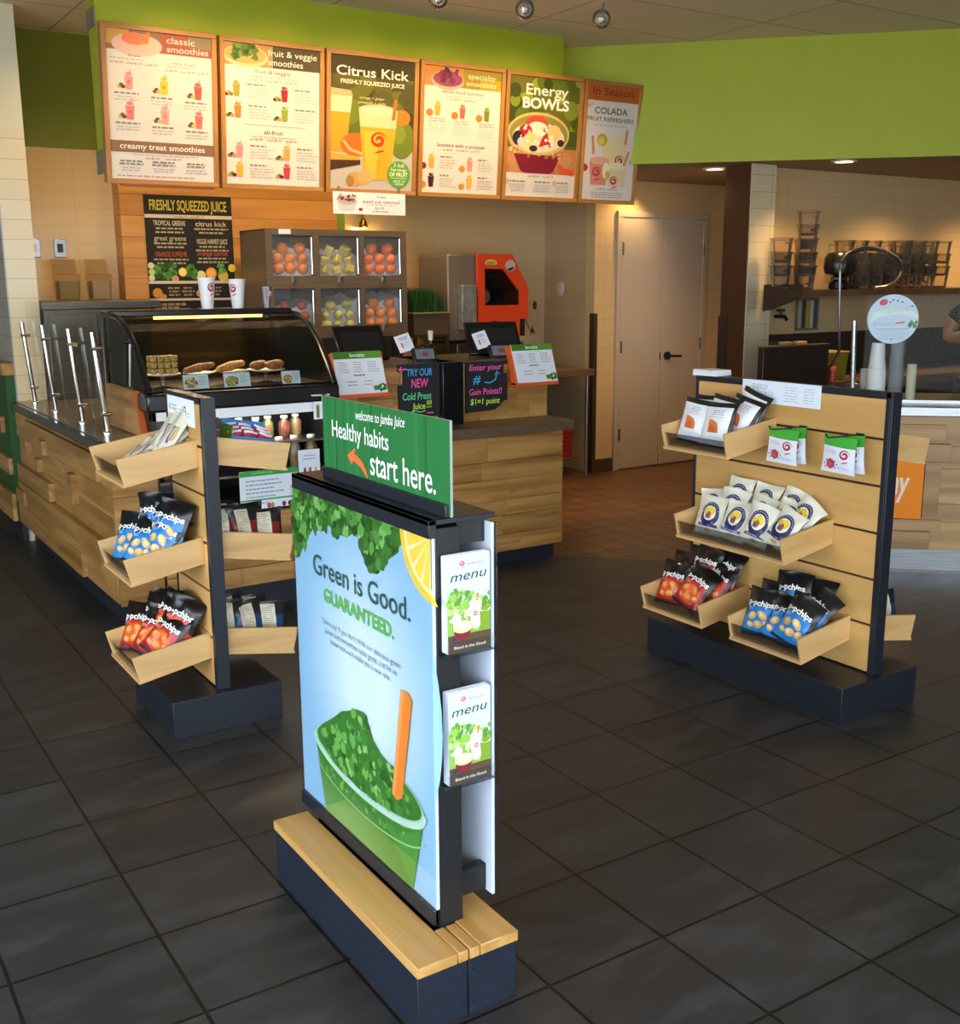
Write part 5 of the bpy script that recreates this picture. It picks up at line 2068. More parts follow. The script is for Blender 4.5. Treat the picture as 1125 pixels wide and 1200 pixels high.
for i, (x, lab) in enumerate(((2.970, 'card terminal at the left till, screen towards the guests'), (3.462, 'card terminal at the right till, screen towards the guests'))):
    t = thing('card_terminal', lab, 'card terminal', (x, 5.12, 1.128), (0, 0, R(-6)), 'card terminals')
    m = MB()
    m.box(-0.035, 0.035, -0.03, 0.045, 0, 0.012, M_BLACK)
    m.cyl((0, 0.01, 0.01), (0, 0.01, 0.04), 0.012, M_BLACK, 10)
    m.build('stand', t, local=True)
    V = Vector((0, 0.45, 0.9)).normalized()
    U = Vector((1, 0, 0))
    Nn = U.cross(V)
    m = MB()
    m.obox((-0.066, -0.028, -0.002), U, V, Nn, 0, 0.132, 0, 0.092, -0.03, 0, M_BLACK)
    m.build('housing', t, local=True, bevel=0.006)
    m = MB()
    m.obox((-0.054, -0.0285, -0.002), U, V, Nn, 0, 0.108, 0.024, 0.082, 0, 0.001, mat('terminal_screen', '#70747c', 0.25))
    m.obox((-0.014, -0.029, -0.002), U, V, Nn, 0, 0.034, 0.04, 0.066, 0.001, 0.0015, mat('terminal_mark', '#7c3f46', 0.4))
    m.build('display', t, local=True)
    t = thing('notice_card', 'small tilted white notice card on the %s card terminal' % ('left', 'right')[i], 'notice card', (x - 0.085, 5.15, 1.190), (R(-22), R(-12), R(8)), 'notice cards at the tills')
    m = MB()
    m.box(-0.050, 0.050, 0, 0.0015, 0, 0.095, M_PAPER)
    m.build('card', t, local=True, bevel=0.0005)
    g = Gfx(0.10, 0.095)
    g.copy_lines(0.2, 0.85, 0.78, 0.1, 2, '#7f93ad', 0.05, i, 'c')
    g.rect(0.26, 0.25, 0.36, 0.55, '#c9564a')
    g.copy_lines(0.45, 0.85, 0.5, 0.1, 3, '#a9b3c4', 0.03, i)
    m = MB()
    g.out(m, flat((-0.05, -0.0004, 0), (1, 0, 0), (0, 0, 1)))
    m.build('print', t, local=True, smooth=0)
    m = MB()
    m.tube([(0.06, 0.01, -0.055), (0.055, 0.01, -0.01), (0.02, 0.008, 0.01)], 0.004, M_BLACK, 8)
    m.build('holder_arm', t, local=True)
t = thing('syrup_pump', 'slim pump bottle with pale cap between the two tills', 'pump bottle', (3.115, 5.30, 1.128))
m = MB()
m.lathe((0, 0, 0), [(0.03, 0), (0.03, 0.06), (0.012, 0.085), (0.012, 0.11)], M_GLOSS, 18)
m.build('bottle', t, local=True)
m = MB()
m.lathe((0, 0, 0.105), [(0.014, 0), (0.016, 0.05), (0.013, 0.055), (0.001, 0.055)], mat('cream_cap', '#c9bfa4', 0.4), 16)
m.build('cap', t, local=True)
t = thing('cable', 'black looped cable behind the left card terminal', 'cable', (3.06, 5.22, 1.128))
m = MB()
m.tube([(-0.05 + 0.05 * math.cos(R(a)), 0.0, 0.03 + 0.055 * math.sin(R(a))) for a in range(-20, 200, 15)], 0.006, M_BLACK, 8)
m.build('loop', t, local=True)

# ================================================================== back counter and what stands on it
t = thing('back_counter', 'dark counter along the tiled back wall, behind the tills', 'counter', (3.9, 7.1, 0))
m = MB()
m.box(2.40, 5.46, 6.75, 7.44, 0.822, 0.872, M_TOP)
m.box(3.68, 5.46, 7.44, 7.595, 0.822, 0.872, M_TOP)
m.build('counter_top', t, bevel=0.003)
m = MB()
m.box(2.42, 4.75, 6.82, 7.44, 0.10, 0.822, M_STEELD)
m.build('cabinet', t, smooth=0)
m = MB()
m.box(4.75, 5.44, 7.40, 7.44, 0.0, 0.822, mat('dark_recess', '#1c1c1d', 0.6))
m.box(4.75, 5.44, 6.90, 7.40, 0.14, 0.16, M_TOP)
m.build('under_shelf', t, smooth=0)
m = MB()
m.box(2.44, 4.75, 6.86, 7.44, 0, 0.10, M_TOE)
m.build('toe_kick', t, smooth=0)
for x in (5.42,):
    m = MB()
    m.cyl((x, 6.79, 0), (x, 6.79, 0.822), 0.014, M_STEEL, 12)
    m.build('leg', t)
t = thing('red_bin', 'red plastic crate on the shelf under the right end of the back counter', 'crate', (5.27, 6.98, 0.16))
m = MB()
m.box(-0.10, 0.10, -0.07, 0.10, 0, 0.25, mat('red_plastic', '#9c1c1e', 0.4))
m.build('crate', t, local=True, bevel=0.008)
m = MB()
for k in range(5):
    m.box(-0.075, 0.075, -0.0725, -0.0695, 0.05 + k * 0.035, 0.065 + k * 0.035, mat('red_plastic_dark', '#6e1013', 0.5))
m.build('slots', t, local=True)
t = thing('scoop_tub', 'small bright red tub on the back counter, beside the right boosts sign', 'tub', (4.93, 6.98, 0.872))
m = MB()
m.lathe((0, 0, 0), [(0.035, 0), (0.045, 0.06), (0.048, 0.062), (0.04, 0.062), (0.033, 0.01), (0.001, 0.01)], mat('tub_red', '#e0341c', 0.4), 20)
m.build('tub', t, local=True)
m = MB()
m.box(-0.04, 0.09, -0.02, 0.02, 0.055, 0.085, mat('tub_red', '#e0341c', 0.4))
m.build('scoop', t, local=True, bevel=0.008)
m = MB()
m.box(4.90, 5.40, 7.30, 7.58, 0.872, 1.00, mat('maroon_backsplash', '#4a1f1b', 0.35))
tag(m.build('storage_box', bevel=0.01), 'long maroon storage box at the back of the counter, beside the return wall', 'box')
t = thing('wall_dispenser', 'small white dispenser on the return wall beside the closet door', 'dispenser', (5.575, 7.35, 1.43))
m = MB()
m.lathe((0.0, 0, 0), [(0.02, 0), (0.045, 0.02), (0.045, 0.085), (0.03, 0.11), (0.001, 0.11)], mat('soap_white', '#c9c4b8', 0.4), 18, 0.35)
m.build('body', t, local=True)
t = thing('cutting_board', 'pale paddle board with dark stains hanging on the back wall, right of the juicer', 'cutting board', (5.46, 7.585, 1.10))
m = MB()
pts = [(0.07 * math.cos(R(a)), 0.17 + 0.13 * math.sin(R(a))) for a in range(-70, 251, 20)] + [(-0.02, 0.0), (0.02, 0.0)]
m.extr([(a, -0.012, b) for a, b in pts], (0, 0.012, 0), mat('pale_board', '#bfa377', 0.5))
m.build('board', t, local=True)
m = MB()
m.extr([(0.022 * math.cos(R(a)) + 0.01, -0.013, 0.25 + 0.035 * math.sin(R(a))) for a in range(0, 360, 30)], (0, 0.001, 0), M_BROWN)
m.build('stain', t, local=True)
m = MB()
m.extr([(-0.03, -0.013, 0.03), (0.015, -0.013, 0.02), (-0.02, -0.013, 0.085)], (0, 0.001, 0), M_BROWN)
m.build('stain', t, local=True)

# six-door frozen fruit cabinet
FX0, FX1, FY0, FY1, FZ0, FZ1 = 2.797, 3.840, 6.85, 7.30, 1.180, 1.895
t = thing('fruit_cabinet', 'brown steel cabinet with six clear doors full of fruit, on the back counter', 'fruit cabinet', ((FX0 + FX1) / 2, 7.07, 0.872))
BRN = speckle('bronze_steel', '#84705a', '#947f68', 4, 0.36, 0.6, 0, (1, 1, 20))
m = MB()
m.box(FX0, FX0 + 0.012, FY0 + 0.02, FY1, FZ0, FZ1, BRN)
m.box(FX1 - 0.012, FX1, FY0 + 0.02, FY1, FZ0, FZ1, BRN)
m.box(FX0, FX1, FY0 + 0.02, FY1, FZ1 - 0.012, FZ1, BRN)
m.box(FX0, FX1, FY0 + 0.02, FY1, FZ0, FZ0 + 0.012, BRN)
m.box(FX0, FX1, FY1 - 0.012, FY1, FZ0, FZ1, mat('bin_back', '#4e555c', 0.5))
m.build('shell', t, bevel=0.003)
cols = [(2.842, 3.132), (3.176, 3.472), (3.510, 3.797)]
rows_ = [(1.595, 1.855), (1.264, 1.510)]
m = MB()
xs = [FX0] + [v for c in cols for v in c] + [FX1]
for a, b in ((FX0, cols[0][0]), (cols[0][1], cols[1][0]), (cols[1][1], cols[2][0]), (cols[2][1], FX1)):
    m.box(a, b, FY0, FY0 + 0.022, FZ0, FZ1, BRN)
for a, b in ((FZ0, rows_[1][0]), (rows_[1][1], rows_[0][0]), (rows_[0][1], FZ1)):
    for c in cols:
        m.box(c[0], c[1], FY0, FY0 + 0.022, a, b, BRN)
m.build('face_frame', t, smooth=0)
m = MB()
m.box(FX0 + 0.01, FX1 - 0.01, FY0 + 0.02, FY1, 1.548, 1.560, BRN)
m.box(3.150, 3.158, FY0 + 0.02, FY1, FZ0, FZ1, BRN)
m.box(3.487, 3.495, FY0 + 0.02, FY1, FZ0, FZ1, BRN)
m.build('divider', t, smooth=0)
FROST = pane('frosty_door', (0.98, 0.99, 1.0), 0.22, 0.05)
for ri, (z0, z1) in enumerate(rows_):
    for ci, (x0, x1) in enumerate(cols):
        m = MB()
        m.box(x0 + 0.004, x1 - 0.004, FY0 + 0.004, FY0 + 0.009, z0 + 0.003, z1 - 0.003, FROST)
        d = m.build('door', t, smooth=0)
        k = MB()
        k.cyl((x1 - 0.014, FY0 - 0.004, z0 + 0.012), (x1 - 0.014, FY0 - 0.004, z1 - 0.012), 0.005, M_CHROME, 8)
        k.build('handle', d)
        k = MB()
        k.box((x0 + x1) / 2 - 0.013, (x0 + x1) / 2 + 0.013, FY0 - 0.014, FY0 + 0.004, z0 - 0.048, z0 - 0.002, M_STEEL)
        k.build('latch', d, bevel=0.003)
for x in (2.90, 3.76):
    m = MB()
    m.box(x, x + 0.05, 6.90, 7.25, 0.872, FZ0, M_STEELD)
    m.build('stand', t, smooth=0)
m = MB()
m.box(FX0, FX1, 6.95, 7.25, 1.02, FZ0, mat('under_cabinet_steel', '#544c44', 0.35, 0.7))
m.build('drip_tray', t, smooth=0)
m = MB()
m.box(2.89, 2.975, FY0 - 0.003, FY0 - 0.001, 1.862, 1.893, M_PAPER)
m.build('label', t)
ORNG = speckle('orange_peel', '#e8791e', '#f0943a', 60, 0.45, 0, 0.15)
CARR = speckle('carrot_orange', '#e8641c', '#f08438', 30, 0.5, 0, 0.1)
PINE = speckle('pineapple', '#d8c45a', '#c2a838', 30, 0.5, 0, 0.2)
LEMN = speckle('lemon_peel', '#c9bc4a', '#d8d080', 40, 0.45, 0, 0.15)
STRB = speckle('strawberry', '#b8352a', '#d2553a', 50, 0.45, 0, 0.2)
ICE = speckle('crushed_ice', '#e6eaee', '#ccd4dc', 60, 0.35, 0, 0.6)
names = {0: ('orange', ORNG), 1: ('pineapple_chunk', PINE), 2: ('orange', CARR), 3: ('strawberry', STRB), 4: ('lemon', LEMN), 5: ('orange', ORNG)}
rn = random.Random(21)
cellname = ('upper left', 'upper middle', 'upper right', 'lower left', 'lower middle', 'lower right')
posn = ('bottom front left', 'bottom front middle', 'bottom front right', 'middle front left', 'middle front centre', 'middle front right', 'top front left', 'top front right', 'behind at left', 'behind at right')
for ri, (z0, z1) in enumerate(rows_):
    for ci, (x0, x1) in enumerate(cols):
        cell = ri * 3 + ci
        nm, mt = names[cell]
        # crushed ice heap behind the fruit
        m = MB()
        zb = (FZ0 + 0.0125) if ri else 1.5605
        n1 = 9
        vs, fs = [], []
        for i in range(n1 + 1):
            for j in range(5):
                u = i / n1
                fx = x0 - 0.03 + u * (x1 - x0 + 0.06)
                fx = min(max(fx, (FX0 + 0.013, 3.159, 3.496)[ci]), (3.149, 3.486, FX1 - 0.013)[ci])
                fy = FY0 + 0.080 + j * 0.07
                hz = z0 + (z1 - z0) * (0.62 + 0.10 * math.sin(3 * u + cell) + 0.07 * j * 0.6) + rn.uniform(-.012, .012)
                vs.append((fx, fy, min(hz, z1 - 0.01)))
        nv_ = len(vs)
        for i in range(n1):
            for j in range(4):
                a = i * 5 + j
                fs.append((a, a + 5, a + 6, a + 1))
        for i in range(n1 + 1):
            vs.append((vs[i * 5][0], vs[i * 5][1], zb))
        for i in range(n1):
            fs.append((nv_ + i, nv_ + i + 1, (i + 1) * 5, i * 5))
        m.add(vs, fs, ICE)
        o = tag(m.build('crushed_ice', smooth=60), 'heap of crushed ice behind the fruit, %s compartment of the cabinet' % cellname[cell], 'ice')
        o['kind'] = 'stuff'
        k_ = 0
        for row in range(3):
            for q in range((3, 3, 2)[row]):
                r = 0.041 if nm == 'orange' else (0.035 if nm != 'strawberry' else 0.033)
                sx = (x1 - x0 - 0.02) / (3 if row < 2 else 2.2)
                x = x0 + 0.012 + sx * (q + 0.5) + rn.uniform(-.004, .004) + (0.02 if row == 2 else 0)
                y = FY0 + 0.055 + rn.uniform(0, 0.012)
                z = zb + r + 0.040 + row * 0.066 + rn.uniform(-.003, .003)
                m = MB()
                if nm == 'pineapple_chunk':
                    m.box(-r, r, -r * .8, r * .8, -r * .8, r * .8, mt)
                    o = m.build(nm, None, local=True, bevel=0.008)
                else:
                    m.ball((0, 0, 0), r * (1.18 if nm == 'lemon' else 1), r * 0.95, r * 0.95, mt, 18, 12)
                    o = m.build(nm, None, local=True, smooth=80)
                o.location = (x, y, z)
                o.rotation_euler = (rn.uniform(-.5, .5), rn.uniform(-.5, .5), rn.uniform(-3, 3))
                tag(o, '%s in the %s compartment of the fruit cabinet, %s' % (nm.replace('_', ' '), cellname[cell], posn[k_]), 'fruit', 'fruit in the %s compartment' % cellname[cell])
                k_ += 1

# wheatgrass tray on a wooden stand
t = thing('wheatgrass_tray', 'tray of dense dark green wheatgrass between the fruit cabinet and the juicer', 'plant', (4.11, 7.02, 1.17))
m = MB()
m.box(-0.19, 0.11, -0.12, 0.14, 0.0, 0.16, mat('dark_crate', '#4a3a24', 0.6))
m.build('crate', t, local=True, bevel=0.004)
m = MB()
m.box(-0.20, 0.115, -0.13, 0.15, 0.155, 0.165, mat('crate_rim', '#8a7440', 0.55))
m.build('rim', t, local=True, bevel=0.002)
m = MB()
rn = random.Random(31)
for i in range(2600):
    x, y = rn.uniform(-0.185, 0.07), rn.uniform(-0.12, 0.12)
    h = rn.uniform(0.09, 0.19) * (1.0 if x < 0.02 else 0.7)
    a = rn.uniform(0, 6.28)
    b_ = rn.uniform(0, 0.055)
    dx, dy = math.cos(a) * b_, math.sin(a) * b_
    wv = (math.cos(a + 1.57) * 0.0018, math.sin(a + 1.57) * 0.0018)
    gm_ = mat(('grass_a', 'grass_b', 'grass_c')[i % 3], ('#1f4a12', '#2c5f18', '#16380d')[i % 3], 0.6)
    m.add([(x - wv[0], y - wv[1], 0.165), (x + wv[0], y + wv[1], 0.165), (x + dx * .5 + wv[0], y + dy * .5 + wv[1], 0.165 + h * .6), (x + dx * .5 - wv[0], y + dy * .5 - wv[1], 0.165 + h * .6), (x + dx, y + dy, 0.165 + h)],
          [(0, 1, 2, 3), (3, 2, 4)], gm_)
o = m.build('grass', t, local=True, smooth=0)
o['kind'] = 'stuff'
m = MB()
for x in (-0.17, 0.095):
    for y in (-0.1, 0.12):
        m.box(x - 0.012, x + 0.012, y - 0.012, y + 0.012, -0.298, 0.0, M_STEELD)
m.box(-0.19, 0.11, -0.12, 0.14, -0.012, 0.0, M_STEELD)
m.build('rack', t, local=True, smooth=0)

# orange juicing machine
t = thing('juicer', 'large orange juicing machine with grey side on the back counter', 'juicer', (4.55, 7.1, 0.872))
m = MB()
m.box(4.235, 4.49, 6.95, 7.38, 1.12, 1.745, mat('juicer_grey', '#7d7265', 0.4, 0.4))
m.build('rear_housing', t, bevel=0.012)
prof = [(4.468, 1.10), (4.468, 1.748), (4.775, 1.748), (4.925, 1.50), (4.925, 1.27), (4.845, 1.27), (4.845, 1.10)]
win = [(4.528, 1.375), (4.528, 1.642), (4.690, 1.642), (4.845, 1.475), (4.845, 1.375)]
m = MB()
JO = mat('juicer_orange', '#d8431a', 0.35)
# front plate as a ring around the window
ring = [(4.468, 1.10), (4.468, 1.375), (4.468, 1.642), (4.468, 1.748), (4.775, 1.748), (4.925, 1.50), (4.925, 1.375), (4.925, 1.27), (4.845, 1.27), (4.845, 1.10)]
for quad in ([(4.468, 1.10), (4.845, 1.10), (4.845, 1.27), (4.925, 1.27), (4.925, 1.375), (4.468, 1.375)], [(4.468, 1.375), (4.528, 1.375), (4.528, 1.642), (4.468, 1.642)],
             [(4.468, 1.642), (4.690, 1.642), (4.775, 1.748), (4.468, 1.748)], [(4.690, 1.642), (4.845, 1.475), (4.925, 1.50), (4.775, 1.748)], [(4.845, 1.375), (4.925, 1.375), (4.925, 1.50), (4.845, 1.475)]):
    m.extr([(x, 6.90, z) for x, z in quad], (0, 0.03, 0), JO)
m.build('front_shell', t, smooth=0)
m = MB()
m.extr([(x, 7.36, z) for x, z in [(4.475, 1.12), (4.475, 1.742), (4.77, 1.742), (4.918, 1.498), (4.918, 1.28), (4.84, 1.12)]], (0, 0.02, 0), JO)
m.box(4.475, 4.77, 6.93, 7.36, 1.735, 1.745, JO)
m.extr([(4.77, 6.93, 1.744), (4.92, 6.93, 1.50), (4.912, 6.93, 1.496), (4.762, 6.93, 1.740)], (0, 0.43, 0), JO)
m.box(4.905, 4.92, 6.93, 7.36, 1.28, 1.50, JO)
m.box(4.475, 4.84, 6.93, 7.36, 1.10, 1.115, JO)
m.build('body', t, smooth=0)
m = MB()
m.extr([(x, 6.915, z) for x, z in win], (0, 0.004, 0), pane('smoked_window', (0.62, 0.60, 0.58), 0.6))
m.build('window', t, smooth=0)
m = MB()
m.box(4.50, 4.90, 7.20, 7.30, 1.13, 1.70, mat('juicer_inside', '#4a443e', 0.5))
m.build('mechanism_plate', t, smooth=0)
for x, z, r, c in ((4.60, 1.44, 0.055, M_WHITE), (4.60, 1.56, 0.05, M_BLACK), (4.73, 1.42, 0.055, M_BLACK), (4.71, 1.54, 0.05, M_STEELD)):
    m = MB()
    m.cyl((x, 7.02, z), (x, 7.20, z), r, c, 22)
    m.build('roller', t)
m = MB()
m.tube([(4.60, 6.895, 1.245), (4.605, 6.875, 1.25), (4.66, 6.872, 1.235), (4.71, 6.875, 1.225)], 0.016, M_BLACK, 10)
m.build('handle', t)
m = MB()
m.cyl((4.755, 6.90, 1.665), (4.755, 6.893, 1.665), 0.042, mat('gauge', '#b9ad98', 0.4), 24)
m.extr([(4.72, 6.892, 1.64), (4.785, 6.892, 1.66), (4.775, 6.892, 1.637), (4.745, 6.892, 1.626)], (0, 0.001, 0), M_BLACK)
m.build('badge', t)
g = Gfx(0.12, 0.06)
g.ell(0.5, 0.5, 0.45, 0.22, '#c9b04a', 16)
g.copy_lines(0.1, 0.9, 0.42, 0.3, 2, '#6a3a14', 0.16, 4, 'c')
m = MB()
g.out(m, flat((4.525, 6.8995, 1.655), (1, 0, 0), (0, 0, 1)))
m.build('maker_plate', t, smooth=0)
m = MB()
m.box(4.318, 4.445, 6.88, 6.95, 1.20, 1.525, speckle('dispenser_grey', '#8f8f8c', '#6f6f6c', 25, 0.4, 0.3))
m.build('side_box', t, bevel=0.006)
m = MB()
m.box(4.845, 4.915, 6.93, 7.30, 1.14, 1.27, M_BLACK)
m.build('spout', t, bevel=0.004)
m = MB()
m.box(4.30, 4.90, 6.93, 7.36, 0.872, 1.10, M_STEELD)
m.build('pedestal', t, bevel=0.004)

# brass lamp under the menu boards, above the fruit cabinet
t = thing('wall_lamp', 'small brass lamp on the back wall, just above the fruit cabinet', 'wall lamp', (3.86, 7.585, 1.95))
m = MB()
m.cyl((0, 0.014, 0.12), (0, -0.02, 0.12), 0.022, mat('brass', '#8a6a34', 0.25, 1.0), 14)
m.tube([(0, -0.02, 0.12), (0, -0.05, 0.11), (0, -0.05, 0.06)], 0.008, mat('brass', '#8a6a34', 0.25, 1.0), 10)
m.build('arm', t, local=True)
m = MB()
m.lathe((0, -0.05, 0), [(0.035, 0.0), (0.028, 0.035), (0.012, 0.065), (0.001, 0.066)], mat('brass', '#8a6a34', 0.25, 1.0), 18)
m.build('shade', t, local=True)
lamp('wall_lamp_light', 'POINT', (3.86, 7.52, 1.96), 5, WARM, None, 0.03)
lamp('passage_downlight', 'SPOT', (5.95, 6.72, SOF - 0.03), 20, WARM, (5.72, 6.9, 1.2), 0.03, 120, 0.8)

# tall steel prep cabinet in the left corner with two clear bins on it
t = thing('steel_cabinet', 'tall stainless steel cabinet in the left corner behind the sneeze guard', 'cabinet', (1.75, 7.2, 0))
m = MB()
m.box(1.42, 2.06, 6.98, 7.44, 0.0, 1.40, M_STEELD)
m.build('body', t, bevel=0.004)
m = MB()
m.box(1.41, 2.12, 6.95, 7.45, 1.40, 1.448, M_STEELD)
m.build('top', t, bevel=0.004)
for x0, x1 in ((1.44, 1.73), (1.75, 2.04)):
    m = MB()
    m.box(x0, x1, 6.962, 6.98, 0.15, 1.37, speckle('cabinet_door', '#6f685f', '#827a70', 4, 0.3, 0.9, 0, (1, 1, 14)))
    d = m.build('door', t, bevel=0.003)
    k = MB()
    k.box(x1 - 0.04, x1 - 0.025, 6.945, 6.962, 0.75, 1.0, M_STEEL)
    k.build('handle', d)
for k, (x, w, lab) in enumerate(((1.655, 0.145, 'left clear bin with raised brown lid on the steel cabinet'), (1.855, 0.135, 'right clear bin with raised brown lid on the steel cabinet'))):
    t = thing('storage_bin', lab, 'bin', (x, 7.36, 1.449), group='clear bins on the steel cabinet')
    AM = pane('amber_acrylic', (0.86, 0.74, 0.52), 0.5, 0.04)
    m = MB()
    h = 0.16
    m.hexa([(-w * .42, -0.06, 0), (w * .42, -0.06, 0), (w * .42, 0.06, 0), (-w * .42, 0.06, 0), (-w * .5, -0.07, h), (w * .5, -0.07, h), (w * .5, 0.07, h), (-w * .5, 0.07, h)], AM)
    m.build('bin', t, local=True, smooth=0)
    m = MB()
    m.box(-w * .40, w * .40, -0.055, 0.055, 0.004, h * .75, mat('bin_contents_%d' % k, ('#8f8a5e', '#a9a08c')[k], 0.7))
    m.build('contents', t, local=True, bevel=0.005)
    m = MB()
    m.obox((-w * .5, 0.02, h + 0.002), (1, 0, 0), (0.0, 0.35, 0.93), (0, -0.93, 0.35), 0, w, 0, 0.10, -0.004, 0, mat('brown_lid', '#7a5c36', 0.4))
    m.build('lid', t, local=True)
for k, (x, lab) in enumerate(((1.525, 'left'), (1.685, 'right'))):
    t = thing('wall_outlet', 'steel outlet plate on the tiled wall above the clear bins, %s one' % lab, 'outlet', (x, 7.598, 1.72), group='outlet plates')
    m = MB()
    m.box(-0.038, 0.038, -0.006, 0.0, 0, 0.115, M_STEEL)
    m.build('plate', t, local=True, bevel=0.003)
    m = MB()
    m.box(-0.018, 0.018, -0.0075, -0.006, 0.03, 0.085, M_WHITE if k == 0 else M_BLACK)
    m.build('socket', t, local=True)

# ================================================================== menu boards on the bulkhead
BV = Vector((0, -0.0715, 0.776)).normalized()
BU = Vector((1, 0, 0))
BN = BU.cross(BV)
BH = 0.779
GREY, DKG = '#8e8a86', '#5b5650'


def board(x0, x1, label, draw):
    o = Vector((x0, 6.0, 2.064))
    w = x1 - x0
    t = thing('menu_board', label, 'menu board', ((x0 + x1) / 2, 6.0, 2.064))
    fw_ = 0.026
    m = MB()
    m.obox(o, BU, BV, BN, 0.004, w - 0.004, 0.004, BH - 0.004, -0.040, -0.006, mat('board_back', '#4a2f1a', 0.6))
    m.build('box', t, smooth=0)
    m = MB()
    m.obox(o, BU, BV, BN, 0, w, 0, fw_, -0.045, 0.008, W_OAK)
    m.obox(o, BU, BV, BN, 0, w, BH - fw_, BH, -0.045, 0.008, W_OAK)
    m.obox(o, BU, BV, BN, 0, fw_, fw_, BH - fw_, -0.045, 0.008, W_OAKZ)
    m.obox(o, BU, BV, BN, w - fw_, w, fw_, BH - fw_, -0.045, 0.008, W_OAKZ)
    m.build('wooden_frame', t, bevel=0.002)
    g = Gfx(w - 2 * fw_, BH - 2 * fw_)
    draw(g)
    m = MB()
    g.out(m, flat(o + BU * fw_ + BV * fw_ + BN * -0.005, BU, BV))
    m.build('printed_panel', t, smooth=0)
    m = MB()          # hanger back to the bulkhead
    top = o + BV * (BH * 0.9) + BU * (w / 2)
    m.box(x0 + 0.1, x1 - 0.1, top.y + 0.03, 6.052, top.z - 0.03, top.z + 0.01, mat('zinc', '#8b8a80', 0.5, 0.6))
    m.box(x0 + 0.1, x1 - 0.1, 6.035, 6.052, 2.20, 2.26, mat('zinc', '#8b8a80', 0.5, 0.6))
    m.build('hanger', t, smooth=0)
    return t


WH = '#dbd2c4'


def smoothie_bowl(g, cx, cy, rx, ry, rim, fill, straw, hi):
    g.ell(cx, cy - ry * .1, rx, ry, rim, 24)
    g.ell(cx, cy, rx * .9, ry * .78, fill, 24)
    g.ell(cx - rx * .1, cy + ry * .3, rx * .5, ry * .55, hi, 16)
    g.stroke([(cx + rx * .35, cy), (cx + rx * .5, cy + .11)], 0.035, straw)


def head(g, h, c0, c1):
    g.rect(0, 1 - h, 1, 1, c0)
    g.rect(0.5, 1 - h, 1, 1, c1)
    g.rect(0.42, 1 - h, 0.5, 1, c0)


def b_classic(g):
    g.rect(0, 0, 1, 1, WH)
    head(g, 0.135, '#8f6f52', '#a5543e')
    g.rect(0.0, 0.90, 0.22, 1, '#c99a4a')
    g.rect(0.78, 0.92, 1, 1, '#8a7a58')
    smoothie_bowl(g, 0.29, 0.915, 0.235, 0.10, '#d8b8a4', '#e0b49c', '#e8823a', '#e07a52')
    g.text('classic', 0.57, 0.938, 0.042, '#f0ded2', fit=0.27)
    g.text('smoothies', 0.57, 0.880, 0.042, '#f0ded2', fit=0.40)
    g.text('fitness', 0.20, 0.826, 0.015, DKG, fit=0.12)
    g.copy_lines(0.03, 0.46, 0.806, 0.014, 1, '#b0a8a0', 0.006, 1)
    g.text('sm $4.99   med $5.59   lg $6.39', 0.03, 0.775, 0.014, DKG, fit=0.44)
    g.text('make it light', 0.61, 0.802, 0.014, DKG, fit=0.24)
    g.copy_lines(0.56, 0.96, 0.782, 0.014, 1, '#b0a8a0', 0.006, 3)
    g.text('sm $4.99   med $5.59   lg $6.39', 0.54, 0.750, 0.014, DKG, fit=0.43)
    for (x, y, c, s) in ((0.17, 0.605, '#d98f86', 0.12), (0.50, 0.590, '#e3b52c', 0.12), (0.83, 0.575, '#d9534e', 0.12), (0.17, 0.405, '#d47c70', 0.125), (0.50, 0.390, '#d8978f', 0.125), (0.83, 0.375, '#dc6f68', 0.12)):
        g.cup(x + .03, y, s, c, straw='#d98a6a')
        for q in range(3):
            g.ell(x - .06 + q * .018, y + .018 + (q % 2) * .012, .022, .018, ('#7a2f2a', '#c9b04a', '#5c6a2a')[(q + int(x * 10)) % 3], 8)
        g.copy_lines(x - .14, x + .15, y - 0.030, 0.02, 1, '#8a8078', 0.012, int(x * 99), 'c')
        g.copy_lines(x - .12, x + .13, y - 0.052, 0.019, 2, '#b3aca4', 0.007, int(y * 99), 'c')
    g.rect(0, 0.185, 1, 0.262, '#8a6548')
    g.text('creamy treat smoothies', 0.5, 0.208, 0.040, '#f2e4d6', 'c', fit=0.82, bold=0.01)
    g.copy_lines(0.1, 0.95, 0.168, 0.014, 1, '#aaa29a', 0.005, 8, 'c')
    g.text('sm $5.29     med $6.19', 0.5, 0.142, 0.014, DKG, 'c', fit=0.34)
    for x in (0.19, 0.50, 0.82):
        g.copy_lines(x - .12, x + .12, 0.118, 0.020, 2, '#7d756d', 0.011, int(x * 55), 'c')
        g.copy_lines(x - .12, x + .12, 0.074, 0.018, 2, '#b0a9a1', 0.007, int(x * 77), 'c')
    g.copy_lines(0.05, 0.97, 0.018, 0.01, 1, '#c9907e', 0.009, 9)


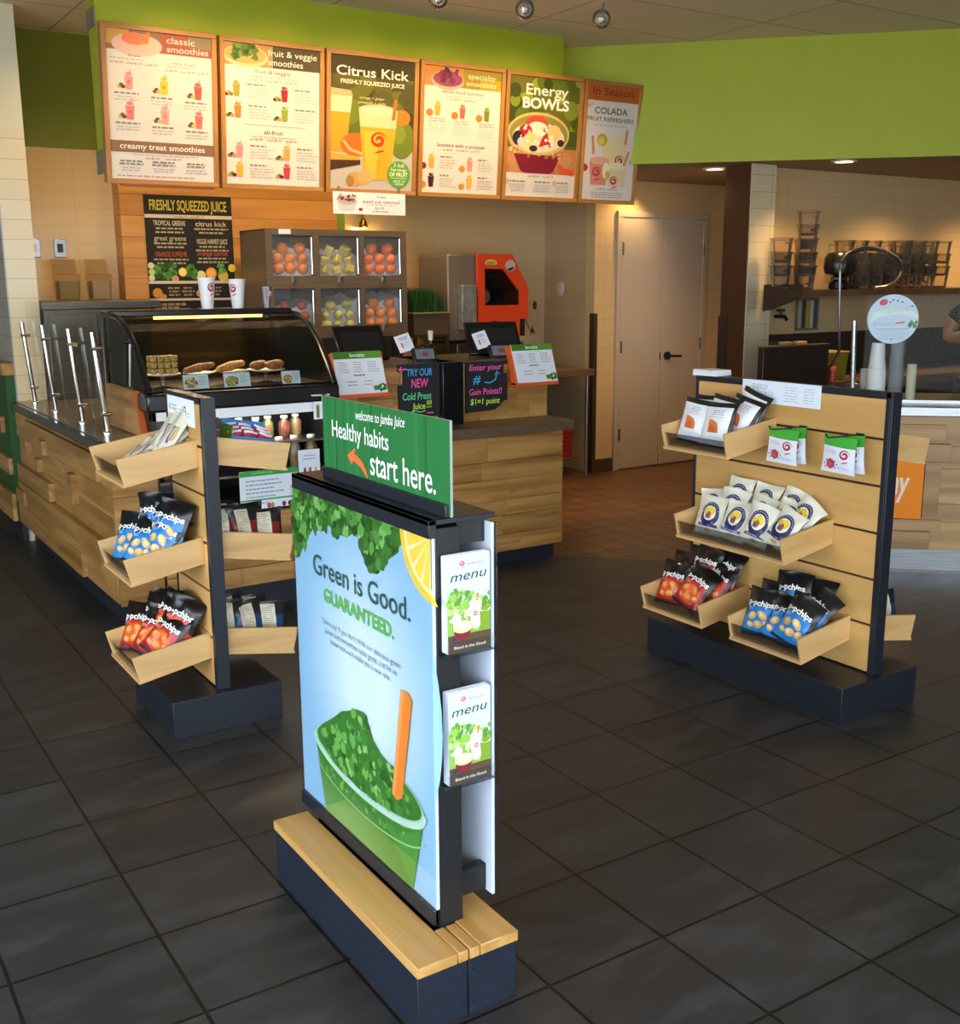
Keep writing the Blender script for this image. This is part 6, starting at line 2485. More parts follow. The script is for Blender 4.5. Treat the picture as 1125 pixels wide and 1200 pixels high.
def b_veggie(g):
    g.rect(0, 0, 1, 1, WH)
    head(g, 0.155, '#b28a52', '#4f4a30')
    smoothie_bowl(g, 0.22, 0.92, 0.23, 0.10, '#d9c08a', '#b9a05c', '#e8a84a', '#5f7a2e')
    leafy(g, (0.10, 0.32, 0.90, 0.99), 24, ['#5c7a2a', '#7d8f3a', '#43661f'], 0.02, 0.05, 4, lambda x, y: True)
    g.text('fruit & veggie', 0.45, 0.930, 0.044, '#f4ecdc', fit=0.52)
    g.text('smoothies', 0.45, 0.865, 0.044, '#f4ecdc', fit=0.37)
    g.text('fruit & veggie', 0.5, 0.800, 0.030, DKG, 'c', fit=0.37)
    g.copy_lines(0.15, 0.85, 0.772, 0.014, 1, '#b0a79b', 0.006, 3, 'c')
    g.text('sm $5.19    med $6.19    lg $6.99', 0.5, 0.745, 0.014, DKG, 'c', fit=0.5)
    for (x, y, c) in ((0.12, 0.625, '#9a8f3e'), (0.62, 0.612, '#9c2430'), (0.13, 0.475, '#e07a34'), (0.62, 0.470, '#8a9a34'), (0.14, 0.190, '#dc8a86'), (0.64, 0.185, '#e09a44'), (0.14, 0.050, '#e0a23c'), (0.64, 0.050, '#c03a48')):
        g.cup(x, y, 0.115, c, mark=None, straw='#d9b88a')
        for q in range(3):
            g.ell(x - .10 + q * .022, y + .014 + (q % 2) * .01, .024, .018, ('#5a2226', '#c78a3a', '#6a7a30')[(q + int(y * 30)) % 3], 8)
        g.copy_lines(x + .11, x + .34, y + 0.085, 0.02, 1, '#8f857a', 0.012, int(y * 99))
        g.copy_lines(x + .11, x + .36, y + 0.062, 0.020, 4, '#b9b0a4', 0.007, int(x * 91 + y * 50))
    g.copy_lines(0.15, 0.88, 0.432, 0.014, 1, '#bdb4a8', 0.005, 5, 'c')
    g.text('all-fruit', 0.5, 0.370, 0.030, DKG, 'c', fit=0.20)
    g.copy_lines(0.25, 0.75, 0.346, 0.014, 1, '#b0a79b', 0.006, 6, 'c')
    g.text('sm $4.99    med $5.99    lg $6.99', 0.5, 0.322, 0.014, DKG, 'c', fit=0.5)


def blur_bg(g, cols, seed, y0=0.0, y1=1.0, n=60, r=(0.06, 0.16)):
    rn = random.Random(seed)
    for i in range(n):
        x, y = rn.uniform(0, 1), rn.uniform(y0, y1)
        rr = rn.uniform(*r)
        pts = []
        for k in range(14):
            a = 2 * PI * k / 14
            px = min(max(x + rr * math.cos(a), 0), 1)
            py = min(max(y + rr * g.w / g.h * math.sin(a), y0), y1)
            pts.append((px, py))
        g.p(pts, cols[i % len(cols)])


def b_citrus(g):
    g.rect(0, 0, 1, 1, '#4a4320')
    g.rect(0, 0, 1, 0.36, '#bdb5a8')
    blur_bg(g, ['#55521f', '#63661f', '#4b4a1c', '#3d3a18', '#5e5a26'], 3, 0.36, 0.99, 60, (0.08, 0.18))
    blur_bg(g, ['#5c6a1e', '#6d7a26'], 7, 0.40, 0.70, 16, (0.08, 0.14))
    g.rect(0, 0.86, 1, 1, '#3c3418')
    # glass at left
    g.p([(0, 0.28), (0.19, 0.28), (0.25, 0.70), (0.0, 0.70)], '#e59a26')
    g.p([(0, 0.58), (0.235, 0.58), (0.26, 0.72), (0.0, 0.72)], '#e8cfa4')
    g.p([(0, 0.70), (0.26, 0.70), (0.24, 0.745), (0.0, 0.755)], '#b3a57e')
    # green apple, orange slices
    g.ell(0.86, 0.40, 0.16, 0.20, '#6d7c26', 24)
    g.ell(0.82, 0.44, 0.09, 0.10, '#7f8f34', 18)
    g.ell(0.86, 0.57, 0.10, 0.08, '#dd7a22', 18)
    g.ell(0.32, 0.34, 0.20, 0.12, '#dd6a1e', 22)
    g.stroke([(0.15, 0.37), (0.24, 0.30), (0.40, 0.27)], 0.03, '#eeb070')
    g.p([(0, 0.20), (0.36, 0.22), (0.34, 0.25), (0.0, 0.27)], '#d8a23a')
    g.p([(0, 0.135), (0.36, 0.19), (0.36, 0.225), (0.0, 0.215)], '#4a3018')
    # cup
    g.p([(0.405, 0.075), (0.725, 0.075), (0.80, 0.60), (0.335, 0.60)], '#e9a428')
    g.p([(0.43, 0.08), (0.55, 0.08), (0.58, 0.45), (0.40, 0.45)], '#efb63c')
    g.p([(0.355, 0.48), (0.785, 0.48), (0.80, 0.61), (0.335, 0.61)], '#e3c892')
    g.ell(0.567, 0.612, 0.237, 0.058, '#c9ba8e', 28)
    g.ell(0.567, 0.606, 0.215, 0.046, '#e6d5a6', 28)
    g.p([(0.73, 0.54), (0.775, 0.55), (0.80, 0.70), (0.76, 0.705)], '#e5682c')
    g.swirl(0.575, 0.385, 0.105, '#b8401e')
    g.stroke([(0.55, 0.22), (0.60, 0.22), (0.57, 0.15)], 0.012, '#c98a1e')
    # ginger
    g.ell(0.30, 0.075, 0.11, 0.075, '#c79a5a', 14)
    g.ell(0.41, 0.095, 0.09, 0.075, '#d3a866', 14)
    g.ell(0.24, 0.06, 0.05, 0.06, '#a87a44', 12)
    g.ell(0.83, 0.125, 0.145, 0.145, '#5f9a34', 30)
    g.text('3 full', 0.83, 0.185, 0.030, '#eef0dc', 'c', fit=0.13)
    g.text('Servings', 0.83, 0.152, 0.028, '#eef0dc', 'c', fit=0.20)
    g.text('OF FRUIT', 0.83, 0.112, 0.030, '#eef0dc', 'c', fit=0.23, bold=0.02)
    g.stroke([(0.73, 0.098), (0.93, 0.098)], 0.006, '#cfe0b0')
    g.text('MADE TO', 0.84, 0.065, 0.018, '#eef0dc', 'c', fit=0.14)
    g.text('ORDER', 0.84, 0.042, 0.018, '#eef0dc', 'c', fit=0.11)
    g.text('Citrus Kick', 0.5, 0.855, 0.070, '#f3ead2', 'c', fit=0.86, bold=0.012)
    g.text('FRESHLY SQUEEZED JUICE', 0.5, 0.795, 0.030, '#f0e4c6', 'c', fit=0.76, bold=0.02)
    g.text('orange + ginger', 0.49, 0.690, 0.020, '#d9d0a2', 'c', fit=0.30)
    g.text('pineapple + apple', 0.49, 0.655, 0.020, '#d9d0a2', 'c', fit=0.33)


def b_specialty(g):
    g.rect(0, 0, 1, 1, WH)
    head(g, 0.155, '#b8824a', '#9a8424')
    g.rect(0.0, 0.93, 0.22, 1, '#c97a30')
    g.rect(0.72, 0.845, 1, 0.93, '#b39a1e')
    smoothie_bowl(g, 0.30, 0.905, 0.21, 0.10, '#c9a68a', '#8f4460', '#e8923c', '#7a3450')
    leafy(g, (0.20, 0.42, 0.88, 0.98), 18, ['#7a3050', '#94486a', '#662844'], 0.025, 0.05, 2, lambda x, y: True)
    g.text('specialty', 0.56, 0.925, 0.042, '#f2e2c4', fit=0.36)
    g.text('smoothies', 0.54, 0.868, 0.042, '#f2e2c4', fit=0.39)
    g.text('whole food nutrition', 0.50, 0.795, 0.028, DKG, 'c', fit=0.55)
    g.copy_lines(0.18, 0.82, 0.768, 0.014, 1, '#b9b0a4', 0.006, 3, 'c')
    g.text('sm $5.49    med $6.49', 0.5, 0.744, 0.014, DKG, 'c', fit=0.34)
    for (x, y, c) in ((0.18, 0.615, '#b3a234'), (0.50, 0.605, '#b3604a'), (0.82, 0.598, '#6f7f2a')):
        g.cup(x, y, 0.115, c, mark=None, straw='#c9b86a')
        g.ell(x - .10, y + .02, .045, .04, '#b0763a', 9)
        g.copy_lines(x - .12, x + .12, y - .028, 0.02, 2, '#a39b90', 0.009, int(x * 90), 'c')
        g.copy_lines(x - .14, x + .14, y - .072, 0.02, 4, '#c0b8ac', 0.006, int(x * 70), 'c')
    g.text('boosted with a purpose', 0.5, 0.372, 0.030, DKG, 'c', fit=0.62)
    g.text('sm $5.29    med $6.29    lg $7.29', 0.5, 0.342, 0.014, DKG, 'c', fit=0.48)
    for (x, y, c) in ((0.12, 0.195, '#e0a040'), (0.62, 0.185, '#dc8a86'), (0.12, 0.045, '#4a1a2c'), (0.62, 0.040, '#d9a844')):
        g.cup(x, y, 0.115, c, mark=None, straw='#d9b88a')
        g.ell(x - .10, y + .018, .04, .035, ('#c98a34', '#8a2a2a')[int(y * 100) % 2], 9)
        g.copy_lines(x + .11, x + .28, y + 0.09, 0.02, 1, '#8f857a', 0.012, int(y * 99))
        g.copy_lines(x + .11, x + .34, y + 0.065, 0.020, 4, '#bdb4a8', 0.007, int(x * 91 + y * 50))


def b_bowls(g):
    g.rect(0, 0, 1, 1, WH)
    g.rect(0, 0.20, 1, 1, '#56611c')
    blur_bg(g, ['#5f7020', '#4a5518', '#7a8a2a', '#3d4714', '#6a6a22', '#8f9a34'], 9, 0.45, 1.0, 60, (0.06, 0.15))
    g.rect(0, 0.20, 1, 0.40, '#b9774a')
    blur_bg(g, ['#bd7c4e', '#c4885a', '#b06e42'], 4, 0.20, 0.42, 22, (0.08, 0.15))
    g.stroke([(0.74, 0.28), (0.82, 0.235), (0.98, 0.215)], [0.05, 0.07, 0.06], '#d9512c')
    g.p([(0.02, 0.47), (0.20, 0.222), (0.26, 0.20), (0.62, 0.20), (0.68, 0.225), (0.86, 0.50)], '#7d1d30')
    g.p([(0.02, 0.47), (0.09, 0.36), (0.78, 0.36), (0.86, 0.50)], '#c9965c')
    leafy(g, (0.06, 0.80, 0.34, 0.46), 70, ['#d9ae6c', '#b57c40', '#e6c68c', '#a06a34'], 0.015, 0.03, 6, lambda x, y: True)
    g.ell(0.44, 0.535, 0.44, 0.235, '#cdb878', 34)
    g.ell(0.44, 0.535, 0.415, 0.205, '#8f8a3c', 34)
    g.ell(0.44, 0.505, 0.37, 0.165, '#e2d2ac', 30)
    g.ell(0.40, 0.60, 0.17, 0.11, '#d94a34', 18)
    g.ell(0.42, 0.575, 0.15, 0.08, '#f2e6d0', 18)
    g.ell(0.25, 0.555, 0.09, 0.07, '#b8242e', 16)
    g.ell(0.15, 0.49, 0.08, 0.08, '#2f2634', 14)
    g.ell(0.20, 0.46, 0.06, 0.05, '#d0cbd4', 10)
    g.ell(0.33, 0.46, 0.11, 0.11, '#e8d28a', 18)
    g.ell(0.55, 0.56, 0.05, 0.045, '#33283a', 10)
    g.ell(0.66, 0.55, 0.10, 0.09, '#e2c57a', 14)
    g.ell(0.76, 0.47, 0.05, 0.04, '#3a2c30', 10)
    g.p([(0.44, 0.43), (0.63, 0.43), (0.56, 0.53), (0.51, 0.53)], '#c22a2c')
    leafy(g, (0.10, 0.78, 0.42, 0.60), 34, ['#f1e8d2', '#e0cf9c', '#f6efdf'], 0.012, 0.03, 8, lambda x, y: (x - .44) ** 2 + ((y - .5) * 1.4) ** 2 < .1)
    g.ell(0.37, 0.41, 0.06, 0.035, '#3a2a30', 10)
    g.text('Energy', 0.53, 0.855, 0.088, '#f6efda', 'c', fit=0.60, bold=0.012)
    g.text('BOWLS', 0.52, 0.745, 0.085, '#f8f2e0', 'c', fit=0.66, bold=0.035)
    g.text('sm $5.49    reg $7.29', 0.5, 0.168, 0.016, DKG, 'c', fit=0.36)
    for x in (0.17, 0.52, 0.82):
        g.copy_lines(x - .11, x + .12, 0.122, 0.02, 1, '#8f857a', 0.012, int(x * 90), 'c')
        g.copy_lines(x - .13, x + .13, 0.098, 0.018, 4, '#b9b0a4', 0.007, int(x * 70), 'c')
    g.ell(0.03, 0.125, 0.03, 0.03, '#d9a49a', 9)
    g.ell(0.70, 0.125, 0.03, 0.03, '#d9a49a', 9)


def b_season(g):
    g.rect(0, 0, 1, 1, '#dcd6cf')
    g.rect(0, 0.865, 1, 1.02, '#b9602a')
    g.text('In Season', 0.50, 0.915, 0.065, '#6a2a14', 'c', fit=0.78)
    g.text('NEW', 0.03, 0.80, 0.026, '#c9544a', fit=0.12, rot=18)
    g.text('COLADA', 0.48, 0.755, 0.055, '#4a4038', 'c', fit=0.64, bold=0.01)
    g.text('FRUIT REFRESHERS', 0.48, 0.690, 0.036, '#4a4038', 'c', fit=0.90, bold=0.008)
    g.copy_lines(0.06, 0.92, 0.650, 0.016, 1, '#b3aba2', 0.007, 3, 'c')
    g.ell(0.60, 0.48, 0.26, 0.14, '#dfd2ae', 22)
    g.p([(0.33, 0.49), (0.84, 0.49), (0.80, 0.30), (0.38, 0.30)], '#e2d0a2')
    g.ell(0.34, 0.53, 0.10, 0.09, '#b9a82a', 16)
    g.ell(0.33, 0.52, 0.06, 0.06, '#d6c862', 12)
    g.stroke([(0.80, 0.50), (0.82, 0.63)], 0.05, '#cf8a5a')
    g.stroke([(0.19, 0.40), (0.15, 0.56)], 0.05, '#d08a5e')
    g.swirl(0.70, 0.355, 0.10, '#b23a3c')
    g.p([(0.12, 0.34), (0.50, 0.34), (0.46, 0.13), (0.17, 0.13)], '#d98674')
    g.ell(0.31, 0.345, 0.19, 0.06, '#e0a692', 18)
    g.swirl(0.27, 0.245, 0.095, '#b23a44')
    g.ell(0.03, 0.28, 0.07, 0.055, '#c43a30', 12)
    g.p([(0.49, 0.30), (0.86, 0.30), (0.83, 0.12), (0.53, 0.12)], '#dcc9a2')
    g.ell(0.675, 0.305, 0.185, 0.055, '#e6dabc', 18)
    g.stroke([(0.80, 0.31), (0.88, 0.44)], 0.055, '#cf9468')
    g.ell(0.45, 0.26, 0.07, 0.12, '#efe6c4', 12)
    g.ell(0.49, 0.22, 0.05, 0.07, '#c9b03a', 12)
    g.swirl(0.62, 0.175, 0.085, '#b23244')
    g.stroke([(0.90, 0.36), (0.94, 0.33), (0.97, 0.35)], 0.014, '#6a6460')
    g.text('sm $4.99   med $5.99', 0.5, 0.088, 0.018, DKG, 'c', fit=0.42)
    g.copy_lines(0.08, 0.92, 0.058, 0.02, 3, '#b0a79c', 0.010, 4, 'c')


boards_ = ((1.592, 2.195, 'menu board for classic smoothies and creamy treats, leftmost above the counter', b_classic), (2.213, 2.822, 'menu board for fruit and veggie smoothies, second from left', b_veggie),
           (2.836, 3.433, 'menu board picturing a tall orange juice, headed citrus kick', b_citrus), (3.448, 4.054, 'menu board for specialty smoothies, fourth from left', b_specialty),
           (4.064, 4.672, 'menu board picturing a purple fruit bowl, headed energy bowls', b_bowls), (4.684, 5.176, 'narrow menu board for colada drinks at the right end, headed in season', b_season))
for a in boards_:
    board(*a)
m = MB()           # the last board hangs from a rail that runs on past the bulkhead
m.box(4.40, 5.12, 6.045, 6.065, 2.55, 2.60, mat('zinc', '#8b8a80', 0.5, 0.6))
m.box(4.40, 5.12, 6.045, 6.065, 2.20, 2.24, mat('zinc', '#8b8a80', 0.5, 0.6))
struct(m.build('trim_7', smooth=0))
m = MB()
m.box(1.672, 2.175, 6.02, 6.05, 2.056, 2.10, mat('orange_strip', '#cf6a32', 0.5))
struct(m.build('trim_8', smooth=0))

# small oatmeal sign under the third board
t = thing('hanging_sign', 'small white oatmeal sign hanging below the citrus kick board', 'sign', (3.112, 5.985, 1.945))
w, h = 0.48, 0.125
m = MB()
m.box(-w / 2, w / 2, -0.003, 0, 0, h, M_PAPER)
m.build('card', t, local=True)
m = MB()
for x in (-0.2, 0.2):
    m.box(x - 0.008, x + 0.008, 0.0, 0.003, h - 0.03, h + 0.03, mat('zinc', '#8b8a80', 0.5, 0.6))
m.build('clip', t, local=True)
g = Gfx(w, h)
g.rect(0, 0, 1, 1, '#e9e6e2')
g.p([(0.05, 0.55), (0.10, 0.12), (0.27, 0.12), (0.33, 0.55)], '#cfccc8')
g.ell(0.19, 0.62, 0.13, 0.055, '#b5b0aa', 20)
leafy(g, (0.08, 0.30, 0.60, 0.85), 22, ['#7a2a22', '#4a2a1c', '#a8402c', '#d8c8b0'], 0.012, 0.025, 3, lambda x, y: True)
g.stroke([(0.05, 0.62), (0.09, 0.85), (0.13, 0.90)], 0.012, '#8a5a3a')
g.ell(0.37, 0.22, 0.03, 0.02, '#8a3a2a', 9)
g.text('2 new', 0.66, 0.76, 0.12, '#4a3a38', 'c', fit=0.13)
g.text('steel-cut oatmeal', 0.66, 0.52, 0.15, '#5a4a46', 'c', fit=0.52)
g.copy_lines(0.38, 0.96, 0.43, 0.05, 1, '#a8a29c', 0.03, 3, 'c')
g.text('$3.19', 0.63, 0.24, 0.12, '#6a605c', 'c', fit=0.12)
g.copy_lines(0.5, 0.8, 0.12, 0.05, 1, '#8f8882', 0.05, 4, 'c')
m = MB()
g.out(m, flat((-w / 2, -0.0032, 0), (1, 0, 0), (0, 0, 1)))
m.build('print', t, local=True, smooth=0)

# black juice poster on the honey coloured boards
t = thing('juice_poster', 'black chalk-style poster headed freshly squeezed juice on the honey coloured boards', 'poster', (2.50, 7.442, 1.36))
w, h = 0.60, 0.765
m = MB()
m.box(-w / 2, w / 2, -0.004, 0.002, 0, h, mat('poster_black', '#1a1512', 0.5))
m.build('sheet', t, local=True)
g = Gfx(w, h)
g.rect(0, 0, 1, 1, '#1d1713')
CH = '#d2c39a'
g.text('FRESHLY SQUEEZED JUICE', 0.5, 0.872, 0.085, '#b9a93a', 'c', fit=0.88, bold=0.02)
g.rect(0.0, 0.805, 1, 0.835, '#c9b69c')
g.text('sm $4.19  med $5.19', 0.5, 0.811, 0.016, '#4a3a2a', 'c', fit=0.34)
for (x, y, tx, c) in ((0.27, 0.742, 'TROPICAL GREENS', CH), (0.75, 0.742, 'citrus kick', CH), (0.27, 0.615, 'great greens', '#c2b27e'), (0.75, 0.590, 'VEGGIE HARVEST JUICE', CH), (0.27, 0.478, 'ORANGE SUPREME', '#b5532c'), (0.75, 0.488, 'orange carrot', '#b5532c')):
    g.text(tx, x, y, 0.042, c, 'c', fit=0.36)
    g.copy_lines(x - .2, x + .2, y - 0.032, 0.032, 2, '#a09272', 0.014, int(x * 50 + y * 90), 'c')
leafy(g, (0.05, 0.30, 0.30, 0.42), 60, ['#2f5f1c', '#45782a', '#23480f', '#5a8a38'], 0.02, 0.045, 3, lambda x, y: True)
for x, y, r, c in ((0.035, 0.40, 0.035, '#c9c98a'), (0.04, 0.345, 0.035, '#b9be78'), (0.035, 0.295, 0.035, '#c9c98a'), (0.39, 0.345, 0.05, '#dcb83a'), (0.30, 0.285, 0.04, '#c98a6a'), (0.60, 0.315, 0.055, '#d6c888'), (0.72, 0.335, 0.065, '#e08a1e'), (0.86, 0.31, 0.06, '#cfa838'), (0.97, 0.38, 0.045, '#dcc23a')):
    g.ell(x, y, r, r, c, 16)
    g.ell(x, y, r * .75, r * .75, {'#e08a1e': '#f0a844', '#dcb83a': '#ead070'}.get(c, c), 14)
leafy(g, (0.44, 0.54, 0.30, 0.40), 14, ['#35661f', '#4a7f2c'], 0.02, 0.04, 5, lambda x, y: True)
leafy(g, (0.80, 0.88, 0.34, 0.41), 10, ['#4f8a34', '#6aa348'], 0.02, 0.035, 6, lambda x, y: True)
g.rect(0.0, 0.245, 1, 0.27, '#c9b69c')
g.ell(0.09, 0.165, 0.055, 0.055, '#c9822c', 14)
g.ell(0.14, 0.135, 0.05, 0.03, '#c9822c', 12)
g.ell(0.57, 0.16, 0.04, 0.04, '#c98a34', 12)
for x in (0.28, 0.44, 0.75):
    g.copy_lines(x - .08, x + .08, 0.20, 0.03, 3, '#8f8262', 0.016, int(x * 99), 'c')
g.rect(0.0, 0.098, 1, 0.118, '#c9b69c')
g.copy_lines(0.06, 0.45, 0.055, 0.03, 2, '#8f8262', 0.022, 5)
g.rect(0.02, 0.005, 0.46, 0.03, '#b9a88c')
g.rect(0.54, 0.005, 0.96, 0.03, '#b9a88c')
m = MB()
g.out(m, flat((-w / 2, -0.0042, 0), (1, 0, 0), (0, 0, 1)))
m.build('print', t, local=True, smooth=0)

# ================================================================== kitchen at right: counter at 45 degrees
Q = 1 / math.sqrt(2)
KU = Vector((Q, -Q, 0))          # along the counter, to the right
KN = Vector((-Q, -Q, 0))         # towards the guests
KZ = Vector((0, 0, 1))


def K(a, n=0.0, z=0.0, s=8.62):
    """point on the plane x + y = s; a runs along the counter from the axis, n comes out towards the guests"""
    return Vector((s / 2, s / 2, 0)) + KU * a + KN * n + KZ * z


AL, AR = 0.05, 4.2
t = thing('kitchen_counter', 'wide wooden kitchen counter with steel ledge at right, behind the slat display', 'counter', K(2.0), (0, 0, -PI / 4))
O = K(0)
m = MB()
m.obox(O, KU, KZ, KN, AL, AR, 0.12, 0.845, -0.72, -0.03, W_MAPLE)
m.build('carcass', t, smooth=0)
W_KB = wood('kitchen_board', '#c49c68', '#9c7748', 'x', 0.7, 0.45, 0.2)
rn = random.Random(17)
m = MB()
z = 0.12
for h in (0.155, 0.10, 0.19, 0.12, 0.16):
    a = AL
    while a < AR:
        e = min(a + rn.uniform(0.5, 1.0), AR)
        m.obox(O, KU, KZ, KN, a, e - 0.001, z + 0.0008, z + h - 0.0008, -0.035, -0.012, W_KB)
        a = e
    z += h
m.build('board_cladding', t, bevel=0.0012, smooth=0)
for a0, a1, z0, z1, n in ((0.60, 1.245, 0.605, 0.70, 0.022), (0.66, 1.215, 0.705, 0.80, 0.010), (1.125, 1.205, 0.300, 0.602, 0.004), (0.60, 1.225, 0.228, 0.288, 0.004), (0.55, 1.172, 0.125, 0.222, 0.016), (1.7, 2.4, 0.3, 0.45, 0.015)):
    m = MB()
    m.obox(O, KU, KZ, KN, a0, a1, z0, z1, -0.02, n, W_KB)
    m.build('raised_board', t, bevel=0.002, smooth=0)
m = MB()
m.obox(O, KU, KZ, KN, AL, AR, 0, 0.12, -0.7, -0.045, M_STEEL)
m.build('steel_toe_kick', t, smooth=0)
m = MB()
m.obox(O, KU, KZ, KN, AL, AR, 0.845, 0.895, -0.75, 0.015, M_STEEL)
m.build('steel_ledge', t, bevel=0.004)
t = thing('counter_sign', 'bright orange sign with white handwritten lettering on the kitchen counter', 'sign', K(0.90, 0.012, 0.29))
w, h = 0.42, 0.318
oo = K(0.70, 0.006, 0.292)
m = MB()
m.obox(oo, KU, KZ, KN, 0, w, 0, h, -0.004, 0.003, mat('sign_orange', '#f58a0c', 0.5))
m.build('panel', t)
g = Gfx(w, h)
g.rect(0, 0, 1, 1, '#f78d0e')
g.text('healthy', 0.10, 0.42, 0.42, '#f2e6d6', fit=0.74, shear=0.2, bold=0.02)
m = MB()
g.out(m, flat(oo + KN * 0.0032, KU, KZ))
m.build('print', t, smooth=0)
m = MB()
m.obox(K(0.90, 0.02, 0.705), KU, KZ, KN, 0, 0.20, 0, 0.03, -0.008, 0.0, mat('sign_orange', '#f58a0c', 0.5))
tag(m.build('price_tag', smooth=0), 'small orange tag on the kitchen counter above the orange sign', 'tag')

# glass guard on the counter with its post and round sticker
t = thing('glass_guard', 'tall clear glass guard on the steel ledge of the kitchen counter', 'glass guard', K(2.0, -0.2, 0.895))
GO = K(0, -0.19)
m = MB()
m.obox(GO, KU, KZ, KN, 0.80, AR, 0.90, 1.470, -0.008, 0.0, pane('guard_glass', (0.93, 0.95, 0.95), 0.11))
m.build('glass_pane', t, smooth=0)
m = MB()
m.cyl(GO + KU * 0.755 + KZ * 0.895, GO + KU * 0.740 + KZ * 1.335, 0.014, M_STEEL, 14)
m.build('post', t)
m = MB()
m.obox(GO, KU, KZ, KN, 0.80, AR, 0.895, 0.91, -0.014, 0.006, M_STEEL)
m.build('bottom_rail', t, smooth=0)
t = thing('round_sticker', 'round pale blue sticker with a carrot picture on the glass guard', 'sticker', GO + KU * 0.935 + KN * 0.003 + KZ * 1.215)
so = GO + KU * 0.805 + KN * 0.0022 + KZ * 1.212
g = Gfx(0.262, 0.262)
g.ell(0.5, 0.5, 0.5, 0.5, '#c3d8e8', 44)
g.p([(0.03, 0.40), (0.2, 0.52), (0.5, 0.60), (0.8, 0.58), (0.97, 0.52), (0.985, 0.60), (0.9, 0.66), (0.5, 0.74), (0.15, 0.66)], '#d8e6e2')
g.text('organic', 0.20, 0.66, 0.13, '#b2d2c8', fit=0.62, shear=0.2)
g.text('FRUIT & CARROT', 0.12, 0.36, 0.075, '#a2b8c8', fit=0.40)
g.ell(0.30, 0.84, 0.085, 0.065, '#c9606c', 14, rot=20)
for x, y in ((0.43, 0.84), (0.48, 0.885), (0.57, 0.87), (0.66, 0.845), (0.86, 0.76)):
    g.ell(x, y, 0.022, 0.018, '#5a5f78', 8)
g.p([(0.52, 0.395), (0.58, 0.435), (0.74, 0.46), (0.73, 0.42)], '#d98a5c')
leafy(g, (0.80, 0.97, 0.34, 0.46), 16, ['#4a8f5a', '#6aab76'], 0.02, 0.045, 2, lambda x, y: True)
g.stroke([(0.18, 0.295), (0.83, 0.305)], 0.008, '#6a7c94')
g.copy_lines(0.22, 0.80, 0.25, 0.05, 4, '#9fb2c6', 0.012, 3, 'c')
g.ell(0.5, 0.09, 0.016, 0.016, '#6a7c94', 8)
m = MB()
g.out(m, flat(so, KU, KZ))
m.build('print', t, smooth=0)

# cup stacks behind the glass
CS = [(0.985, -0.30, 0.36, 0.045, 0.030, M_WHITE, 'tall stack of white paper cups behind the round sticker', 26), (0.915, -0.36, 0.16, 0.042, 0.03, mat('dull_white', '#bdb8ac', 0.5), 'short stack of white paper cups beside the tall white stack', 12)]


def stack(p, h, r, mt, label, n, name='cup_stack', down=False):
    t = thing(name, label, 'cup stack', p, group=None)
    m = MB()
    prof = []
    for i in range(n):
        z = h * i / n
        e = h / n
        prof += [(r * 0.90, z), (r, z + e * .55), (r, z + e * .8), (r * 0.90, z + e * .85)]
    prof += [(r * .9, h), (0.001, h)]
    m.lathe((0, 0, 0), prof, mt, 22)
    m.build('cups', t, local=True, smooth=30)
    return t


def cone_stack(p, h, r0, r1, mt, label):
    t = thing('cup_stack', label, 'cup stack', p)
    m = MB()
    m.lathe((0, 0, 0), [(r0 * 1.05, 0), (r0 * 1.05, 0.006), (r0, 0.008), (r0 * .97, h * .5), (r0 * .97, h * .55), (r0 * .9, h * .56), (r1, h), (r1 * .9, h), (0.001, h - 0.004)], mt, 26)
    m.build('cups', t, local=True)
    g = Gfx(0.05, 0.05)
    g.swirl(0.5, 0.5, 0.34, '#b8506a')
    m = MB()
    rr = lambda z: r0 + (r1 - r0) * z / h + 0.004
    g.out(m, lambda a, b, d: ((rr(h * .68 + b) + d) * math.sin((a - .01) / r0 + 0.0), -(rr(h * .68 + b) + d) * math.cos((a - .01) / r0), h * .68 + b))
    m.build('print', t, local=True, smooth=0)


zc = 0.8955
cone_stack(K(0.885, -0.28, zc), 0.315, 0.050, 0.034, CUPM, 'tall stack of white paper cups behind the glass guard, left of the clear stack')
stack(K(0.835, -0.33, zc), 0.17, 0.030, mat('dull_white', '#bdb8ac', 0.5), 'short stack of small white cups beside the tall white cup stack', 14)
stack(K(0.985, -0.27, zc), 0.36, 0.040, pane('stack_clear', (0.70, 0.64, 0.68), 1.2, 0.25), 'tall stack of clear plastic cups below the round sticker', 30)
stack(K(1.060, -0.23, zc), 0.205, 0.026, mat('cream_cups', '#cfc8a8', 0.5), 'stack of small cream cups right of the clear cup stack', 16)
t = thing('steel_cup', 'small steel cup beside the white cup stacks on the kitchen counter', 'cup', K(0.765, -0.30, zc))
m = MB()
m.lathe((0, 0, 0), [(0.030, 0), (0.034, 0.085), (0.036, 0.088), (0.031, 0.086), (0.028, 0.008), (0.001, 0.008)], M_STEEL, 22)
m.build('cup', t, local=True)

